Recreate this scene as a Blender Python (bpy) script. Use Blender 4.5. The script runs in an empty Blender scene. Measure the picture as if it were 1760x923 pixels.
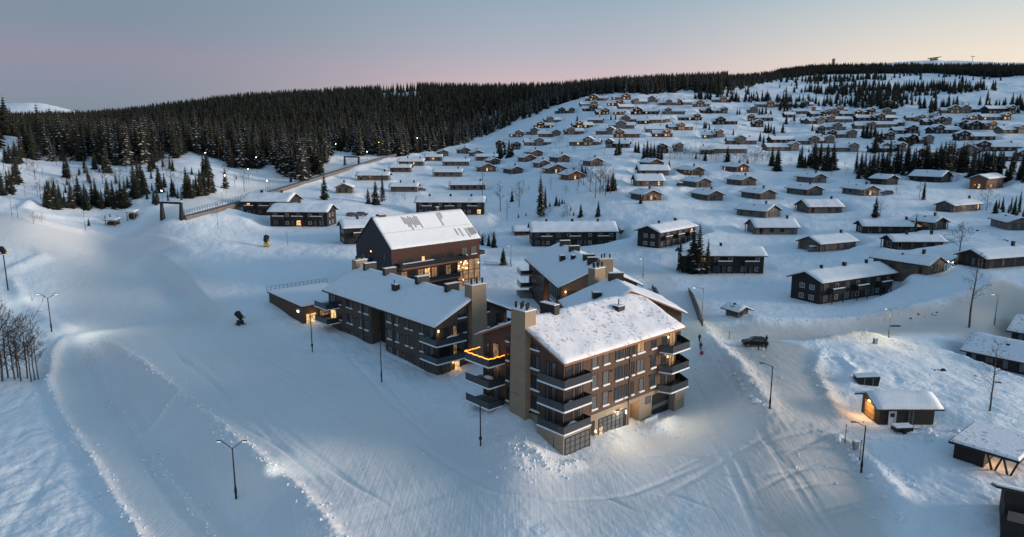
import bpy, bmesh, math, random
import numpy as np
from mathutils import Vector, Matrix

random.seed(7); RNG = np.random.default_rng(11)
SC = bpy.context.scene
COL = SC.collection
R = math.radians
PI = math.pi

# ------------------------------------------------------------------ camera
CAM_H = 41.0
FPX = 1190.0                       # focal length in photo pixels (photo 1760 x 923)
PITCH = math.atan(221 / 1190.0)
cd = bpy.data.cameras.new('camera'); cam = bpy.data.objects.new('camera', cd); COL.objects.link(cam)
cd.sensor_width = 36.0; cd.lens = 36.0 * FPX / 1760.0
cd.clip_start = 0.5; cd.clip_end = 20000
cam.location = (0, 0, CAM_H); cam.rotation_euler = (PI / 2 - PITCH, 0, 0)
SC.camera = cam

# ------------------------------------------------------------------ light, sky, exposure
SUN_AZ, SUN_EL = R(97), R(8.0)     # azimuth measured from the viewing direction (+Y) towards +X
sl = bpy.data.lights.new('sun', 'SUN'); sun = bpy.data.objects.new('sun', sl); COL.objects.link(sun)
sl.energy = 2.9; sl.angle = R(16); sl.color = (1.0, 0.80, 0.66)
sd = Vector((math.sin(SUN_AZ) * math.cos(SUN_EL), math.cos(SUN_AZ) * math.cos(SUN_EL), math.sin(SUN_EL)))
sun.rotation_euler = sd.to_track_quat('Z', 'Y').to_euler()
SC.view_settings.view_transform = 'Standard'; SC.view_settings.look = 'None'
SC.view_settings.exposure = 0.14; SC.view_settings.gamma = 1.0


def lin(r, g, b):
    f = lambda c: (c / 255 / 12.92) if c / 255 <= 0.04045 else ((c / 255 + 0.055) / 1.055) ** 2.4
    return (f(r), f(g), f(b), 1.0)


W = bpy.data.worlds.new('World'); SC.world = W; W.use_nodes = True
nt = W.node_tree; nt.nodes.clear()


def N(t, **k):
    n = nt.nodes.new(t)
    for a, v in k.items(): setattr(n, a, v)
    return n


def wramp(vals):
    n = N('ShaderNodeValToRGB'); cr = n.color_ramp
    while len(cr.elements) > 1: cr.elements.remove(cr.elements[-1])
    for i, (p, c) in enumerate(vals):
        e = cr.elements[0] if i == 0 else cr.elements.new(p)
        e.position = p; e.color = lin(*c)
    return n


tc = N('ShaderNodeTexCoord'); sep = N('ShaderNodeSeparateXYZ'); nt.links.new(tc.outputs['Generated'], sep.inputs[0])
dot = N('ShaderNodeVectorMath', operation='DOT_PRODUCT'); nt.links.new(tc.outputs['Generated'], dot.inputs[0])
dot.inputs[1].default_value = (math.sin(SUN_AZ), math.cos(SUN_AZ), 0)
rA = wramp([(0, (116, 128, 146)), (.05, (126, 137, 154)), (.10, (140, 138, 157)), (.14, (126, 139, 156)), (.2, (118, 140, 158)), (.5, (116, 146, 176)), (1, (112, 146, 180))])
rB = wramp([(0, (220, 190, 180)), (.05, (218, 189, 187)), (.085, (200, 180, 187)), (.12, (176, 176, 188)), (.2, (141, 166, 184)), (.5, (122, 153, 181)), (1, (112, 146, 180))])
rC = wramp([(0, (246, 216, 180)), (.06, (242, 222, 197)), (.10, (236, 223, 207)), (.15, (208, 211, 207)), (.2, (172, 195, 206)), (.5, (134, 163, 188)), (1, (112, 146, 180))])
for r_ in (rA, rB, rC): nt.links.new(sep.outputs['Z'], r_.inputs[0])
mapA = N('ShaderNodeMapRange', interpolation_type='SMOOTHSTEP'); mapA.inputs[1].default_value = -.62; mapA.inputs[2].default_value = -.02
mapB = N('ShaderNodeMapRange', interpolation_type='SMOOTHSTEP'); mapB.inputs[1].default_value = -.08; mapB.inputs[2].default_value = .52
for m_ in (mapA, mapB): nt.links.new(dot.outputs['Value'], m_.inputs[0])
mx1 = N('ShaderNodeMixRGB'); mx2 = N('ShaderNodeMixRGB')
nt.links.new(mapA.outputs[0], mx1.inputs[0]); nt.links.new(rA.outputs[0], mx1.inputs[1]); nt.links.new(rB.outputs[0], mx1.inputs[2])
nt.links.new(mapB.outputs[0], mx2.inputs[0]); nt.links.new(mx1.outputs[0], mx2.inputs[1]); nt.links.new(rC.outputs[0], mx2.inputs[2])
sky = N('ShaderNodeTexSky'); sky.sky_type = 'NISHITA'; sky.sun_disc = False
sky.sun_elevation = SUN_EL; sky.sun_rotation = SUN_AZ; sky.altitude = 800
bg1 = N('ShaderNodeBackground'); bg1.inputs[1].default_value = 0.05; nt.links.new(sky.outputs[0], bg1.inputs[0])
bg2 = N('ShaderNodeBackground'); bg2.inputs[1].default_value = 1.03; nt.links.new(mx2.outputs[0], bg2.inputs[0])
glA = N('ShaderNodeMapRange', interpolation_type='SMOOTHSTEP'); glA.inputs[1].default_value = .45; glA.inputs[2].default_value = 1.0    # glow rising towards the sun
glE = N('ShaderNodeMapRange', interpolation_type='SMOOTHSTEP'); glE.inputs[1].default_value = .5; glE.inputs[2].default_value = .0
nt.links.new(dot.outputs['Value'], glA.inputs[0]); nt.links.new(sep.outputs['Z'], glE.inputs[0])
glM = N('ShaderNodeMath', operation='MULTIPLY'); nt.links.new(glA.outputs[0], glM.inputs[0]); nt.links.new(glE.outputs[0], glM.inputs[1])
glS = N('ShaderNodeMath', operation='MULTIPLY_ADD'); glS.inputs[1].default_value = 2.2; glS.inputs[2].default_value = 1.03; nt.links.new(glM.outputs[0], glS.inputs[0]); nt.links.new(glS.outputs[0], bg2.inputs[1])
mixs = N('ShaderNodeMixShader'); mixs.inputs[0].default_value = 0.9
nt.links.new(bg1.outputs[0], mixs.inputs[1]); nt.links.new(bg2.outputs[0], mixs.inputs[2])
wo = N('ShaderNodeOutputWorld'); nt.links.new(mixs.outputs[0], wo.inputs[0])


# ------------------------------------------------------------------ materials
def mat(name, col, rough=.8, noise=0.0, nscale=3.0, bump=0.0, bscale=20.0, metal=0.0, emit=None, estr=0.0, col2=None, spec=.3, stretch=None, boards=0.0, bdir='X'):
    m = bpy.data.materials.new(name); m.use_nodes = True
    t = m.node_tree; b = t.nodes['Principled BSDF']
    b.inputs['Base Color'].default_value = (*col, 1); b.inputs['Roughness'].default_value = rough
    b.inputs['Metallic'].default_value = metal; b.inputs['Specular IOR Level'].default_value = spec
    tcn = t.nodes.new('ShaderNodeTexCoord'); vec = tcn.outputs['Object']
    if stretch:
        mp = t.nodes.new('ShaderNodeMapping'); mp.inputs['Scale'].default_value = stretch
        t.links.new(vec, mp.inputs[0]); vec = mp.outputs[0]
    if noise or col2:
        n = t.nodes.new('ShaderNodeTexNoise'); n.inputs['Scale'].default_value = nscale; n.inputs['Detail'].default_value = 5
        t.links.new(vec, n.inputs['Vector'])
        rp = t.nodes.new('ShaderNodeMapRange'); rp.inputs[1].default_value = .3; rp.inputs[2].default_value = .7
        t.links.new(n.outputs['Fac'], rp.inputs[0])
        mx = t.nodes.new('ShaderNodeMixRGB')
        c2 = col2 if col2 else tuple(c * (1 - noise) for c in col)
        mx.inputs[1].default_value = (*col, 1); mx.inputs[2].default_value = (*c2, 1)
        t.links.new(rp.outputs[0], mx.inputs[0]); cur = mx.outputs[0]
        t.links.new(cur, b.inputs['Base Color'])
    else:
        cur = None
    if boards:
        wv = t.nodes.new('ShaderNodeTexWave'); wv.wave_type = 'BANDS'; wv.bands_direction = bdir; wv.wave_profile = 'SAW'
        wv.inputs['Scale'].default_value = boards; wv.inputs['Distortion'].default_value = 0
        t.links.new(tcn.outputs['Object'], wv.inputs['Vector'])
        bp = t.nodes.new('ShaderNodeBump'); bp.inputs['Strength'].default_value = .6; bp.inputs['Distance'].default_value = .03
        t.links.new(wv.outputs['Fac'], bp.inputs['Height']); t.links.new(bp.outputs[0], b.inputs['Normal'])
    elif bump:
        n2 = t.nodes.new('ShaderNodeTexNoise'); n2.inputs['Scale'].default_value = bscale; n2.inputs['Detail'].default_value = 4
        t.links.new(vec, n2.inputs['Vector'])
        bp = t.nodes.new('ShaderNodeBump'); bp.inputs['Strength'].default_value = bump; bp.inputs['Distance'].default_value = .1
        t.links.new(n2.outputs['Fac'], bp.inputs['Height']); t.links.new(bp.outputs[0], b.inputs['Normal'])
    if emit:
        b.inputs['Emission Color'].default_value = (*emit, 1); b.inputs['Emission Strength'].default_value = estr
    return m


M = {}
M['snow'] = mat('roof_snow', (.80, .84, .87), .7, noise=.06, nscale=.8, bump=.35, bscale=2.5)
M['snow_lump'] = mat('loose_snow', (.82, .84, .87), .75, noise=.05, nscale=3, bump=.5, bscale=5)
M['timber'] = mat('weathered_timber', (.165, .125, .10), .85, col2=(.125, .098, .08), nscale=1.5, stretch=(1, 1, .3), boards=2.2, bdir='Z')
M['timber_red'] = mat('reddish_timber', (.19, .105, .075), .85, col2=(.14, .08, .058), nscale=1.5, boards=2.2, bdir='Z')
M['timber_grey'] = mat('grey_timber', (.18, .16, .145), .85, col2=(.14, .125, .115), nscale=1.5, boards=2.2, bdir='Z')
M['black_timber'] = mat('dark_stained_timber', (.022, .02, .02), .8, col2=(.034, .03, .029), nscale=2, boards=2.2, bdir='Z')
M['clad'] = mat('brown_cladding', (.115, .073, .051), .8, col2=(.08, .053, .038), nscale=1.2, stretch=(3, 3, .25), boards=1.8, bdir='DIAGONAL')
M['clad_grey'] = mat('grey_brown_cladding', (.10, .08, .067), .8, col2=(.075, .06, .052), nscale=1.2, stretch=(3, 3, .25), boards=1.8, bdir='DIAGONAL')
M['plaster'] = mat('beige_plaster', (.32, .265, .20), .85, col2=(.26, .215, .165), nscale=.7)
M['tower'] = mat('sand_stone', (.30, .235, .17), .85, col2=(.25, .195, .14), nscale=1.4, stretch=(.4, .4, 3), bump=.25, bscale=6)
M['roof_dark'] = mat('dark_roof_edge', (.035, .032, .03), .7)
M['wood_warm'] = mat('warm_wood_trim', (.30, .15, .075), .7, noise=.3)
M['metal_dark'] = mat('dark_metal', (.02, .021, .023), .45, metal=.3)
M['metal_grey'] = mat('galvanised_metal', (.22, .23, .25), .5, metal=.6)
M['concrete'] = mat('concrete', (.25, .24, .225), .9, noise=.2, nscale=2)
M['slab'] = mat('balcony_slab', (.16, .14, .125), .8)
M['frame'] = mat('window_frame', (.018, .017, .017), .5)
M['white_frame'] = mat('white_window_frame', (.55, .54, .52), .6)
M['glass'] = mat('window_glass', (.035, .042, .05), .08, spec=.7)
M['curtain_glass'] = mat('curtained_window_glass', (.11, .118, .125), .2, spec=.5)
M['rail_glass'] = mat('smoked_rail_glass', (.035, .042, .05), .12, spec=.6)
M['lit'] = mat('lit_window_glass', (.5, .35, .2), .3, emit=(1, .62, .28), estr=.6)
M['lit_dim'] = mat('dim_lit_window_glass', (.3, .2, .12), .3, emit=(1, .55, .25), estr=.13)
M['lit_white'] = mat('lamp_white', (.8, .8, .75), .3, emit=(1, .92, .74), estr=9)
M['lit_bright'] = mat('lamp_warm', (.8, .6, .3), .3, emit=(1, .58, .22), estr=5)
M['fairy'] = mat('fairy_light_orange', (.8, .4, .1), .3, emit=(1, .30, .03), estr=3)
M['bark'] = mat('spruce_bark', (.05, .036, .028), .9)
M['birch'] = mat('bare_twigs', (.04, .032, .028), .9)
M['birch_trunk'] = mat('birch_bark', (.14, .12, .105), .9, col2=(.05, .04, .035), nscale=4)
M['needle'] = mat('spruce_needles', (.016, .022, .018), .9, col2=(.024, .03, .021), nscale=.6)
M['needle_b'] = mat('spruce_needles_brownish', (.022, .024, .017), .9, col2=(.032, .031, .021), nscale=.6)
M['tree_snow'] = mat('snow_on_branches', (.48, .5, .53), .85)
M['rock'] = mat('dark_rock', (.045, .04, .038), .9, noise=.4)
M['car_black'] = mat('black_car_paint', (.006, .006, .007), .4, spec=.3)
M['car_grey'] = mat('snowy_car_paint', (.12, .13, .15), .4)
M['rubber'] = mat('tyre_rubber', (.015, .015, .015), .9)
M['jacket_dark'] = mat('dark_jacket', (.015, .016, .02), .8)
M['jacket_red'] = mat('red_fabric', (.28, .05, .06), .8)
M['skin'] = mat('skin', (.5, .3, .22), .6)
M['yellow'] = mat('snow_gun_yellow', (.45, .30, .07), .6)
M['hot_red'] = mat('brick_red_cladding', (.078, .036, .028), .8, col2=(.058, .028, .022), nscale=1, stretch=(3, 3, .25), boards=1.8, bdir='DIAGONAL')
M['hot_grey'] = mat('slate_grey_cladding', (.055, .056, .062), .8, noise=.2)
M['solar'] = mat('bare_metal_roofing', (.36, .35, .34), .6)
M['door_white'] = mat('white_door', (.6, .6, .6), .6)
M['door_wood'] = mat('honey_wood_door', (.42, .25, .11), .6, noise=.25)


def interior(m, sc):
    t = m.node_tree; b = t.nodes['Principled BSDF']; s0 = b.inputs['Emission Strength'].default_value
    tcn = t.nodes.new('ShaderNodeTexCoord'); n = t.nodes.new('ShaderNodeTexNoise'); n.inputs['Scale'].default_value = sc; n.inputs['Detail'].default_value = 2
    oi = t.nodes.new('ShaderNodeObjectInfo'); va = t.nodes.new('ShaderNodeVectorMath'); va.operation = 'ADD'
    t.links.new(tcn.outputs['Object'], va.inputs[0]); t.links.new(oi.outputs['Location'], va.inputs[1]); t.links.new(va.outputs[0], n.inputs['Vector'])
    r = t.nodes.new('ShaderNodeMapRange'); r.inputs[1].default_value = .36; r.inputs[2].default_value = .68; r.inputs[3].default_value = s0 * .1; r.inputs[4].default_value = s0 * 2.0
    t.links.new(n.outputs['Fac'], r.inputs[0]); t.links.new(r.outputs[0], b.inputs['Emission Strength'])


for k_ in ('lit', 'lit_dim'): interior(M[k_], 1.7)


def speckled():
    m = mat('grass_roof_snow', (.83, .84, .87), .75); t = m.node_tree; b = t.nodes['Principled BSDF']
    tcn = t.nodes.new('ShaderNodeTexCoord')
    a = t.nodes.new('ShaderNodeTexNoise'); a.inputs['Scale'].default_value = 1.9; a.inputs['Detail'].default_value = 3; a.inputs['Distortion'].default_value = .6
    b2 = t.nodes.new('ShaderNodeTexNoise'); b2.inputs['Scale'].default_value = .22; b2.inputs['Detail'].default_value = 2
    for n in (a, b2): t.links.new(tcn.outputs['Object'], n.inputs['Vector'])
    r1 = t.nodes.new('ShaderNodeMapRange'); r1.inputs[1].default_value = .56; r1.inputs[2].default_value = .66
    r2 = t.nodes.new('ShaderNodeMapRange'); r2.inputs[1].default_value = .38; r2.inputs[2].default_value = .55
    t.links.new(a.outputs['Fac'], r1.inputs[0]); t.links.new(b2.outputs['Fac'], r2.inputs[0])
    mu = t.nodes.new('ShaderNodeMath'); mu.operation = 'MULTIPLY'; t.links.new(r1.outputs[0], mu.inputs[0]); t.links.new(r2.outputs[0], mu.inputs[1])
    m2 = t.nodes.new('ShaderNodeMath'); m2.operation = 'MULTIPLY'; m2.inputs[1].default_value = .62; t.links.new(mu.outputs[0], m2.inputs[0])
    mx = t.nodes.new('ShaderNodeMixRGB'); mx.inputs[1].default_value = (.83, .84, .87, 1); mx.inputs[2].default_value = (.14, .11, .08, 1)
    t.links.new(m2.outputs[0], mx.inputs[0]); t.links.new(mx.outputs[0], b.inputs['Base Color'])
    bp = t.nodes.new('ShaderNodeBump'); bp.inputs['Strength'].default_value = .5; bp.inputs['Distance'].default_value = .12
    t.links.new(a.outputs['Fac'], bp.inputs['Height']); t.links.new(bp.outputs[0], b.inputs['Normal'])
    return m


M['snow_grass'] = speckled()


def ground_mat():
    m = mat('snow_ground', (.8, .82, .86), .75); t = m.node_tree; b = t.nodes['Principled BSDF']
    at = t.nodes.new('ShaderNodeAttribute'); at.attribute_name = 'packed'
    geo = t.nodes.new('ShaderNodeNewGeometry')
    def no(sc, de=5, dist=0):
        n = t.nodes.new('ShaderNodeTexNoise'); n.inputs['Scale'].default_value = sc; n.inputs['Detail'].default_value = de; n.inputs['Distortion'].default_value = dist
        t.links.new(geo.outputs['Position'], n.inputs['Vector']); return n
    big = no(.06); fine = no(1.1, 6, .4); lump = no(.35, 4)
    mx = t.nodes.new('ShaderNodeMixRGB'); mx.inputs[1].default_value = (.79, .84, .87, 1); mx.inputs[2].default_value = (.72, .715, .70, 1)
    r = t.nodes.new('ShaderNodeMapRange'); r.inputs[1].default_value = .35; r.inputs[2].default_value = .7; r.inputs[3].default_value = .65; r.inputs[4].default_value = 1
    t.links.new(big.outputs['Fac'], r.inputs[0])
    mu = t.nodes.new('ShaderNodeMath'); mu.operation = 'MULTIPLY'; t.links.new(r.outputs[0], mu.inputs[0]); t.links.new(at.outputs['Fac'], mu.inputs[1])
    t.links.new(mu.outputs[0], mx.inputs[0])
    ar = t.nodes.new('ShaderNodeAttribute'); ar.attribute_name = 'road'; m3 = t.nodes.new('ShaderNodeMixRGB'); m3.inputs[2].default_value = (.57, .545, .51, 1)
    mr = t.nodes.new('ShaderNodeMath'); mr.operation = 'MULTIPLY'; t.links.new(r.outputs[0], mr.inputs[0]); t.links.new(ar.outputs['Fac'], mr.inputs[1])
    t.links.new(mr.outputs[0], m3.inputs[0]); t.links.new(mx.outputs[0], m3.inputs[1]); t.links.new(m3.outputs[0], b.inputs['Base Color'])
    def streak(ang):                                   # groomer and ski tracks: relief drawn out along the slope
        mp = t.nodes.new('ShaderNodeMapping'); mp.inputs['Rotation'].default_value = (0, 0, ang); mp.inputs['Scale'].default_value = (3.2, .07, 1)
        n = t.nodes.new('ShaderNodeTexNoise'); n.inputs['Scale'].default_value = 1; n.inputs['Detail'].default_value = 4; n.inputs['Distortion'].default_value = .15
        t.links.new(geo.outputs['Position'], mp.inputs[0]); t.links.new(mp.outputs[0], n.inputs['Vector']); return n
    s1, s2 = streak(R(-43)), streak(R(12)); sx = t.nodes.new('ShaderNodeSeparateXYZ'); t.links.new(geo.outputs['Position'], sx.inputs[0])
    mxx = t.nodes.new('ShaderNodeMapRange'); mxx.inputs[1].default_value = 0; mxx.inputs[2].default_value = 22; t.links.new(sx.outputs['X'], mxx.inputs[0])
    ms = t.nodes.new('ShaderNodeMixRGB'); t.links.new(mxx.outputs[0], ms.inputs[0]); t.links.new(s1.outputs['Fac'], ms.inputs[1]); t.links.new(s2.outputs['Fac'], ms.inputs[2])
    sm = t.nodes.new('ShaderNodeMath'); sm.operation = 'MULTIPLY'; t.links.new(ms.outputs[0], sm.inputs[0]); t.links.new(at.outputs['Fac'], sm.inputs[1])
    s5 = t.nodes.new('ShaderNodeMath'); s5.operation = 'MULTIPLY'; s5.inputs[1].default_value = .75; t.links.new(sm.outputs[0], s5.inputs[0])
    ad = t.nodes.new('ShaderNodeMath'); ad.operation = 'ADD'; t.links.new(fine.outputs['Fac'], ad.inputs[0]); t.links.new(lump.outputs['Fac'], ad.inputs[1])
    inv = t.nodes.new('ShaderNodeMapRange'); inv.inputs[1].default_value = 0; inv.inputs[2].default_value = 1; inv.inputs[3].default_value = .55; inv.inputs[4].default_value = .26
    t.links.new(at.outputs['Fac'], inv.inputs[0])
    bp = t.nodes.new('ShaderNodeBump'); bp.inputs['Distance'].default_value = .35
    t.links.new(inv.outputs[0], bp.inputs['Strength']); ad2 = t.nodes.new('ShaderNodeMath'); ad2.operation = 'ADD'; t.links.new(ad.outputs[0], ad2.inputs[0]); t.links.new(s5.outputs[0], ad2.inputs[1]); t.links.new(ad2.outputs[0], bp.inputs['Height']); t.links.new(bp.outputs[0], b.inputs['Normal'])
    return m


# ------------------------------------------------------------------ mesh and naming helpers
class MB:
    def __init__(s): s.v = []; s.f = []; s.m = []
    def quad(s, a, b, c, d, m=0):
        n = len(s.v); s.v += [tuple(a), tuple(b), tuple(c), tuple(d)]; s.f.append((n, n + 1, n + 2, n + 3)); s.m.append(m)
    def tri(s, a, b, c, m=0):
        n = len(s.v); s.v += [tuple(a), tuple(b), tuple(c)]; s.f.append((n, n + 1, n + 2)); s.m.append(m)
    def box(s, x0, x1, y0, y1, z0, z1, m=0):
        n = len(s.v)
        s.v += [(x0, y0, z0), (x1, y0, z0), (x1, y1, z0), (x0, y1, z0), (x0, y0, z1), (x1, y0, z1), (x1, y1, z1), (x0, y1, z1)]
        for q in ((0, 3, 2, 1), (4, 5, 6, 7), (0, 1, 5, 4), (1, 2, 6, 5), (2, 3, 7, 6), (3, 0, 4, 7)):
            s.f.append(tuple(n + i for i in q)); s.m.append(m)
        return s
    def prism(s, pts, z0, z1, m=0):                 # counter-clockwise outline in plan
        n = len(s.v); k = len(pts)
        s.v += [(p[0], p[1], z0) for p in pts] + [(p[0], p[1], z1) for p in pts]
        s.f.append(tuple(n + i for i in reversed(range(k)))); s.f.append(tuple(n + k + i for i in range(k))); s.m += [m, m]
        for i in range(k):
            j = (i + 1) % k; s.f.append((n + i, n + j, n + k + j, n + k + i)); s.m.append(m)
        return s
    def hull(s, ring0, ring1, m=0, caps=True):
        n = len(s.v); k = len(ring0); s.v += [tuple(p) for p in ring0] + [tuple(p) for p in ring1]
        if caps:
            s.f.append(tuple(n + i for i in reversed(range(k)))); s.f.append(tuple(n + k + i for i in range(k))); s.m += [m, m]
        for i in range(k):
            j = (i + 1) % k; s.f.append((n + i, n + j, n + k + j, n + k + i)); s.m.append(m)
        return s
    def tube(s, p0, p1, r0, r1=None, n=6, m=0, caps=True):
        r1 = r0 if r1 is None else r1
        a = Vector(p0); b = Vector(p1); d = (b - a)
        if d.length < 1e-6: return s
        d.normalize(); u = d.orthogonal().normalized(); w = d.cross(u)
        ring = lambda c, r: [c + (u * math.cos(2 * PI * i / n) + w * math.sin(2 * PI * i / n)) * r for i in range(n)]
        return s.hull(ring(a, r0), ring(b, r1), m, caps)
    def mesh(s, name, mats, smooth=False):
        me = bpy.data.meshes.new(name); me.from_pydata(s.v, [], s.f)
        for mm in (mats if isinstance(mats, (list, tuple)) else [mats]): me.materials.append(mm)
        if len(set(s.m)) > 1: me.polygons.foreach_set('material_index', s.m)
        if smooth: me.polygons.foreach_set('use_smooth', [True] * len(s.f))
        me.update(); return me
    def build(s, name, mats, parent=None, smooth=False, loc=None, rz=0.0):
        return put(name, s.mesh(name, mats, smooth), parent, loc, rz)


def put(name, me, parent=None, loc=None, rz=0.0):
    o = bpy.data.objects.new(name, me); COL.objects.link(o)
    if parent is not None: o.parent = parent
    if loc is not None: o.location = loc
    if rz: o.rotation_euler = (0, 0, rz)
    return o


def thing(name, label, cat, loc, rz=0.0, group=None):
    o = bpy.data.objects.new(name, None); COL.objects.link(o); o.empty_display_size = .5
    o.location = loc; o.rotation_euler = (0, 0, rz)
    return tag(o, label, cat, group)


def tag(o, label=None, cat=None, group=None, kind=None):
    for k, v in (('label', label), ('category', cat), ('group', group), ('kind', kind)):
        if v: o[k] = v
    return o


def copy_thing(root, loc, rz, label, group=None, scale=1.0):
    r = root.copy(); COL.objects.link(r); r.location = loc; r.rotation_euler = (0, 0, rz); r.scale = (scale,) * 3 if not isinstance(scale, tuple) else scale
    r['label'] = label
    if group: r['group'] = group
    for ch in list(root.children):
        c = ch.copy(); COL.objects.link(c); c.parent = r
        for g in list(ch.children):
            d = g.copy(); COL.objects.link(d); d.parent = c
    return r


# ------------------------------------------------------------------ noise
def vnoise(x, y, seed=0):
    xi = np.floor(x).astype(np.int64); yi = np.floor(y).astype(np.int64); xf = x - xi; yf = y - yi
    def h(a, b):
        n = (a * 374761393 + b * 668265263 + seed * 1442695041) & 0xffffffff
        n = ((n ^ (n >> 13)) * 1274126177) & 0xffffffff
        return ((n ^ (n >> 16)) & 0xffff) / 65535.0
    u = xf * xf * (3 - 2 * xf); v = yf * yf * (3 - 2 * yf)
    return (h(xi, yi) * (1 - u) + h(xi + 1, yi) * u) * (1 - v) + (h(xi, yi + 1) * (1 - u) + h(xi + 1, yi + 1) * u) * v


def fbm(x, y, oct=4, seed=0):
    s = 0; a = .5
    for i in range(oct): s = s + a * (vnoise(x, y, seed + i) - .5); x = x * 2.03; y = y * 2.03; a *= .5
    return s


# ------------------------------------------------------------------ terrain
CP_, SP_ = math.cos(PITCH), math.sin(PITCH)


def ray(px, py):
    x = (px - 880) / FPX; y = -(py - 461.5) / FPX
    return np.array([x, CP_ + y * SP_, -SP_ + y * CP_])


def proj(p):
    x, y, z = p[0], p[1], p[2] - CAM_H
    f = y * CP_ - z * SP_; u = y * SP_ + z * CP_
    return 880 + FPX * x / f, 461.5 - FPX * u / f


ctrl = []
def cz(px, py, z):
    d = ray(px, py); t = (z - CAM_H) / d[2]; ctrl.append((d[0] * t, d[1] * t, z))
def cD(px, py, D, dz=0.0):
    d = ray(px, py); t = D / math.hypot(d[0], d[1]); ctrl.append((d[0] * t, d[1] * t, CAM_H + d[2] * t + dz))


for a in ((880, 923, -.5), (100, 923, -2), (1700, 923, -1), (-500, 860, -2), (2300, 860, -.5), (405, 857, -1.5), (87, 570, 1), (14, 500, 4),
          (537, 605, .8), (656, 657, .5), (826, 766, .0), (968, 800, -.1), (1080, 790, -.5), (1160, 730, -.9), (1323, 702, 2.0), (1481, 812, -.8), (1290, 592, 2.5),
          (1400, 640, 2), (1528, 580, 2.5), (1700, 560, 2), (1760, 700, .5), (1550, 732, .3), (1265, 547, 3), (1205, 600, 1.2), (1150, 510, 3), (1200, 660, -.3),
          (250, 600, .3), (250, 500, 3.5), (180, 430, 7), (300, 440, 7.5), (413, 557, 2.5), (480, 500, 4.5), (458, 425, 8.5), (560, 450, 7.0),
          (820, 490, 2.6), (930, 530, 1.6), (720, 470, 3), (885, 748, 2.0), (850, 700, 2.6), (780, 660, .9), (905, 760, 1.7), (-300, 480, 6), (2100, 600, 2)): cz(*a)
for a in ((50, 380, 260), (100, 355, 295), (60, 290, 360), (60, 245, 430), (0, 232, 480), (300, 372, 255), (400, 330, 310), (560, 280, 410), (680, 257, 500),
          (850, 236, 610), (960, 182, 720), (500, 307, 350), (430, 292, 375), (250, 277, 370), (330, 265, 390), (-400, 330, 320), (-400, 250, 430),
          (525, 388, 252), (835, 367, 300), (1000, 424, 236), (1150, 426, 225), (1000, 300, 330), (1000, 250, 440), (1000, 200, 590), (1020, 171, 690),
          (1200, 400, 240), (1215, 345, 300), (1210, 300, 345), (1250, 275, 385), (1200, 250, 440), (1200, 200, 570), (1250, 180, 650), (1250, 166, 720), (1250, 144, 900),
          (1450, 523, 178), (1250, 469, 205), (1450, 428, 235), (1700, 482, 190), (1700, 402, 260), (1650, 362, 300), (1480, 336, 310), (1600, 314, 345),
          (1500, 270, 440), (1500, 230, 540), (1500, 192, 640), (1720, 196, 620), (1720, 247, 480), (1500, 166, 760), (1500, 142, 960), (1500, 130, 1080),
          (1600, 105, 1700), (1440, 113, 1600), (1750, 109, 1650), (1362, 122, 1650), (1900, 112, 1650), (1760, 166, 740), (1760, 138, 950), (1760, 122, 1150),
          (2200, 480, 200), (2200, 330, 330), (2200, 200, 640), (2200, 140, 1000), (2200, 115, 1650), (720, 490, 175), (640, 400, 240), (720, 300, 380)): cD(*a)
for a in ((-400, 195, 800, -14), (0, 190, 780, -14), (200, 189, 820, -15), (400, 158, 950, -15), (560, 148, 980, -15), (720, 138, 1000, -15), (860, 141, 1060, -15),
          (1000, 143, 1130, -14), (1130, 138, 1200, -13), (1300, 121, 1330, -12), (1500, 117, 1250, -7), (1760, 116, 1280, -7), (150, 230, 480, -14), (300, 215, 560, -15)): cD(*a)
for th, D, z in ((-50, 1500, 20), (-25, 1500, 70), (-5, 1500, 85), (10, 1700, 110), (-50, 2600, 10), (-22, 2600, 20), (0, 2600, 30), (20, 2700, 130), (35, 2700, 150), (50, 2700, 130),
                 (0, 5000, 0), (25, 5000, 40), (50, 5000, 40), (-50, 5500, 200), (-22, 5500, 20)):
    ctrl.append((D * math.sin(R(th)), D * math.cos(R(th)), z))
for px, py in ((-60, 186), (20, 179), (55, 176), (100, 184), (140, 195)): cD(px, py, 4200)
for th in (-60, -35, 0, 35, 60): ctrl.append((28 * math.sin(R(th)), 28 * math.cos(R(th)), -1.5))

C_ = np.array(ctrl)
cT = np.arctan2(C_[:, 0], C_[:, 1]) * 2.2; cL = np.log(np.hypot(C_[:, 0], C_[:, 1])); cV = C_[:, 2] / np.hypot(C_[:, 0], C_[:, 1])
def tps(r2): return .5 * r2 * np.log(r2 + 1e-12)
nC = len(C_)
A_ = np.zeros((nC + 3, nC + 3)); A_[:nC, :nC] = tps((cT[:, None] - cT[None]) ** 2 + (cL[:, None] - cL[None]) ** 2) + np.eye(nC) * 2e-4
A_[:nC, nC] = 1; A_[:nC, nC + 1] = cT; A_[:nC, nC + 2] = cL; A_[nC:, :nC] = A_[:nC, nC:].T
wts = np.linalg.solve(A_, np.concatenate([cV, np.zeros(3)]))


def base_h(x, y):
    x = np.asarray(x, float); y = np.asarray(y, float); sh = x.shape; x = x.ravel(); y = y.ravel()
    out = np.empty_like(x)
    for i in range(0, len(x), 40000):
        xx = x[i:i + 40000]; yy = y[i:i + 40000]; rr = np.maximum(np.hypot(xx, yy), 12)
        t = np.arctan2(xx, yy) * 2.2; l = np.log(rr)
        out[i:i + 40000] = rr * (tps((t[:, None] - cT) ** 2 + (l[:, None] - cL) ** 2) @ wts[:nC] + wts[nC] + wts[nC + 1] * t + wts[nC + 2] * l)
    return out.reshape(sh)


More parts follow.
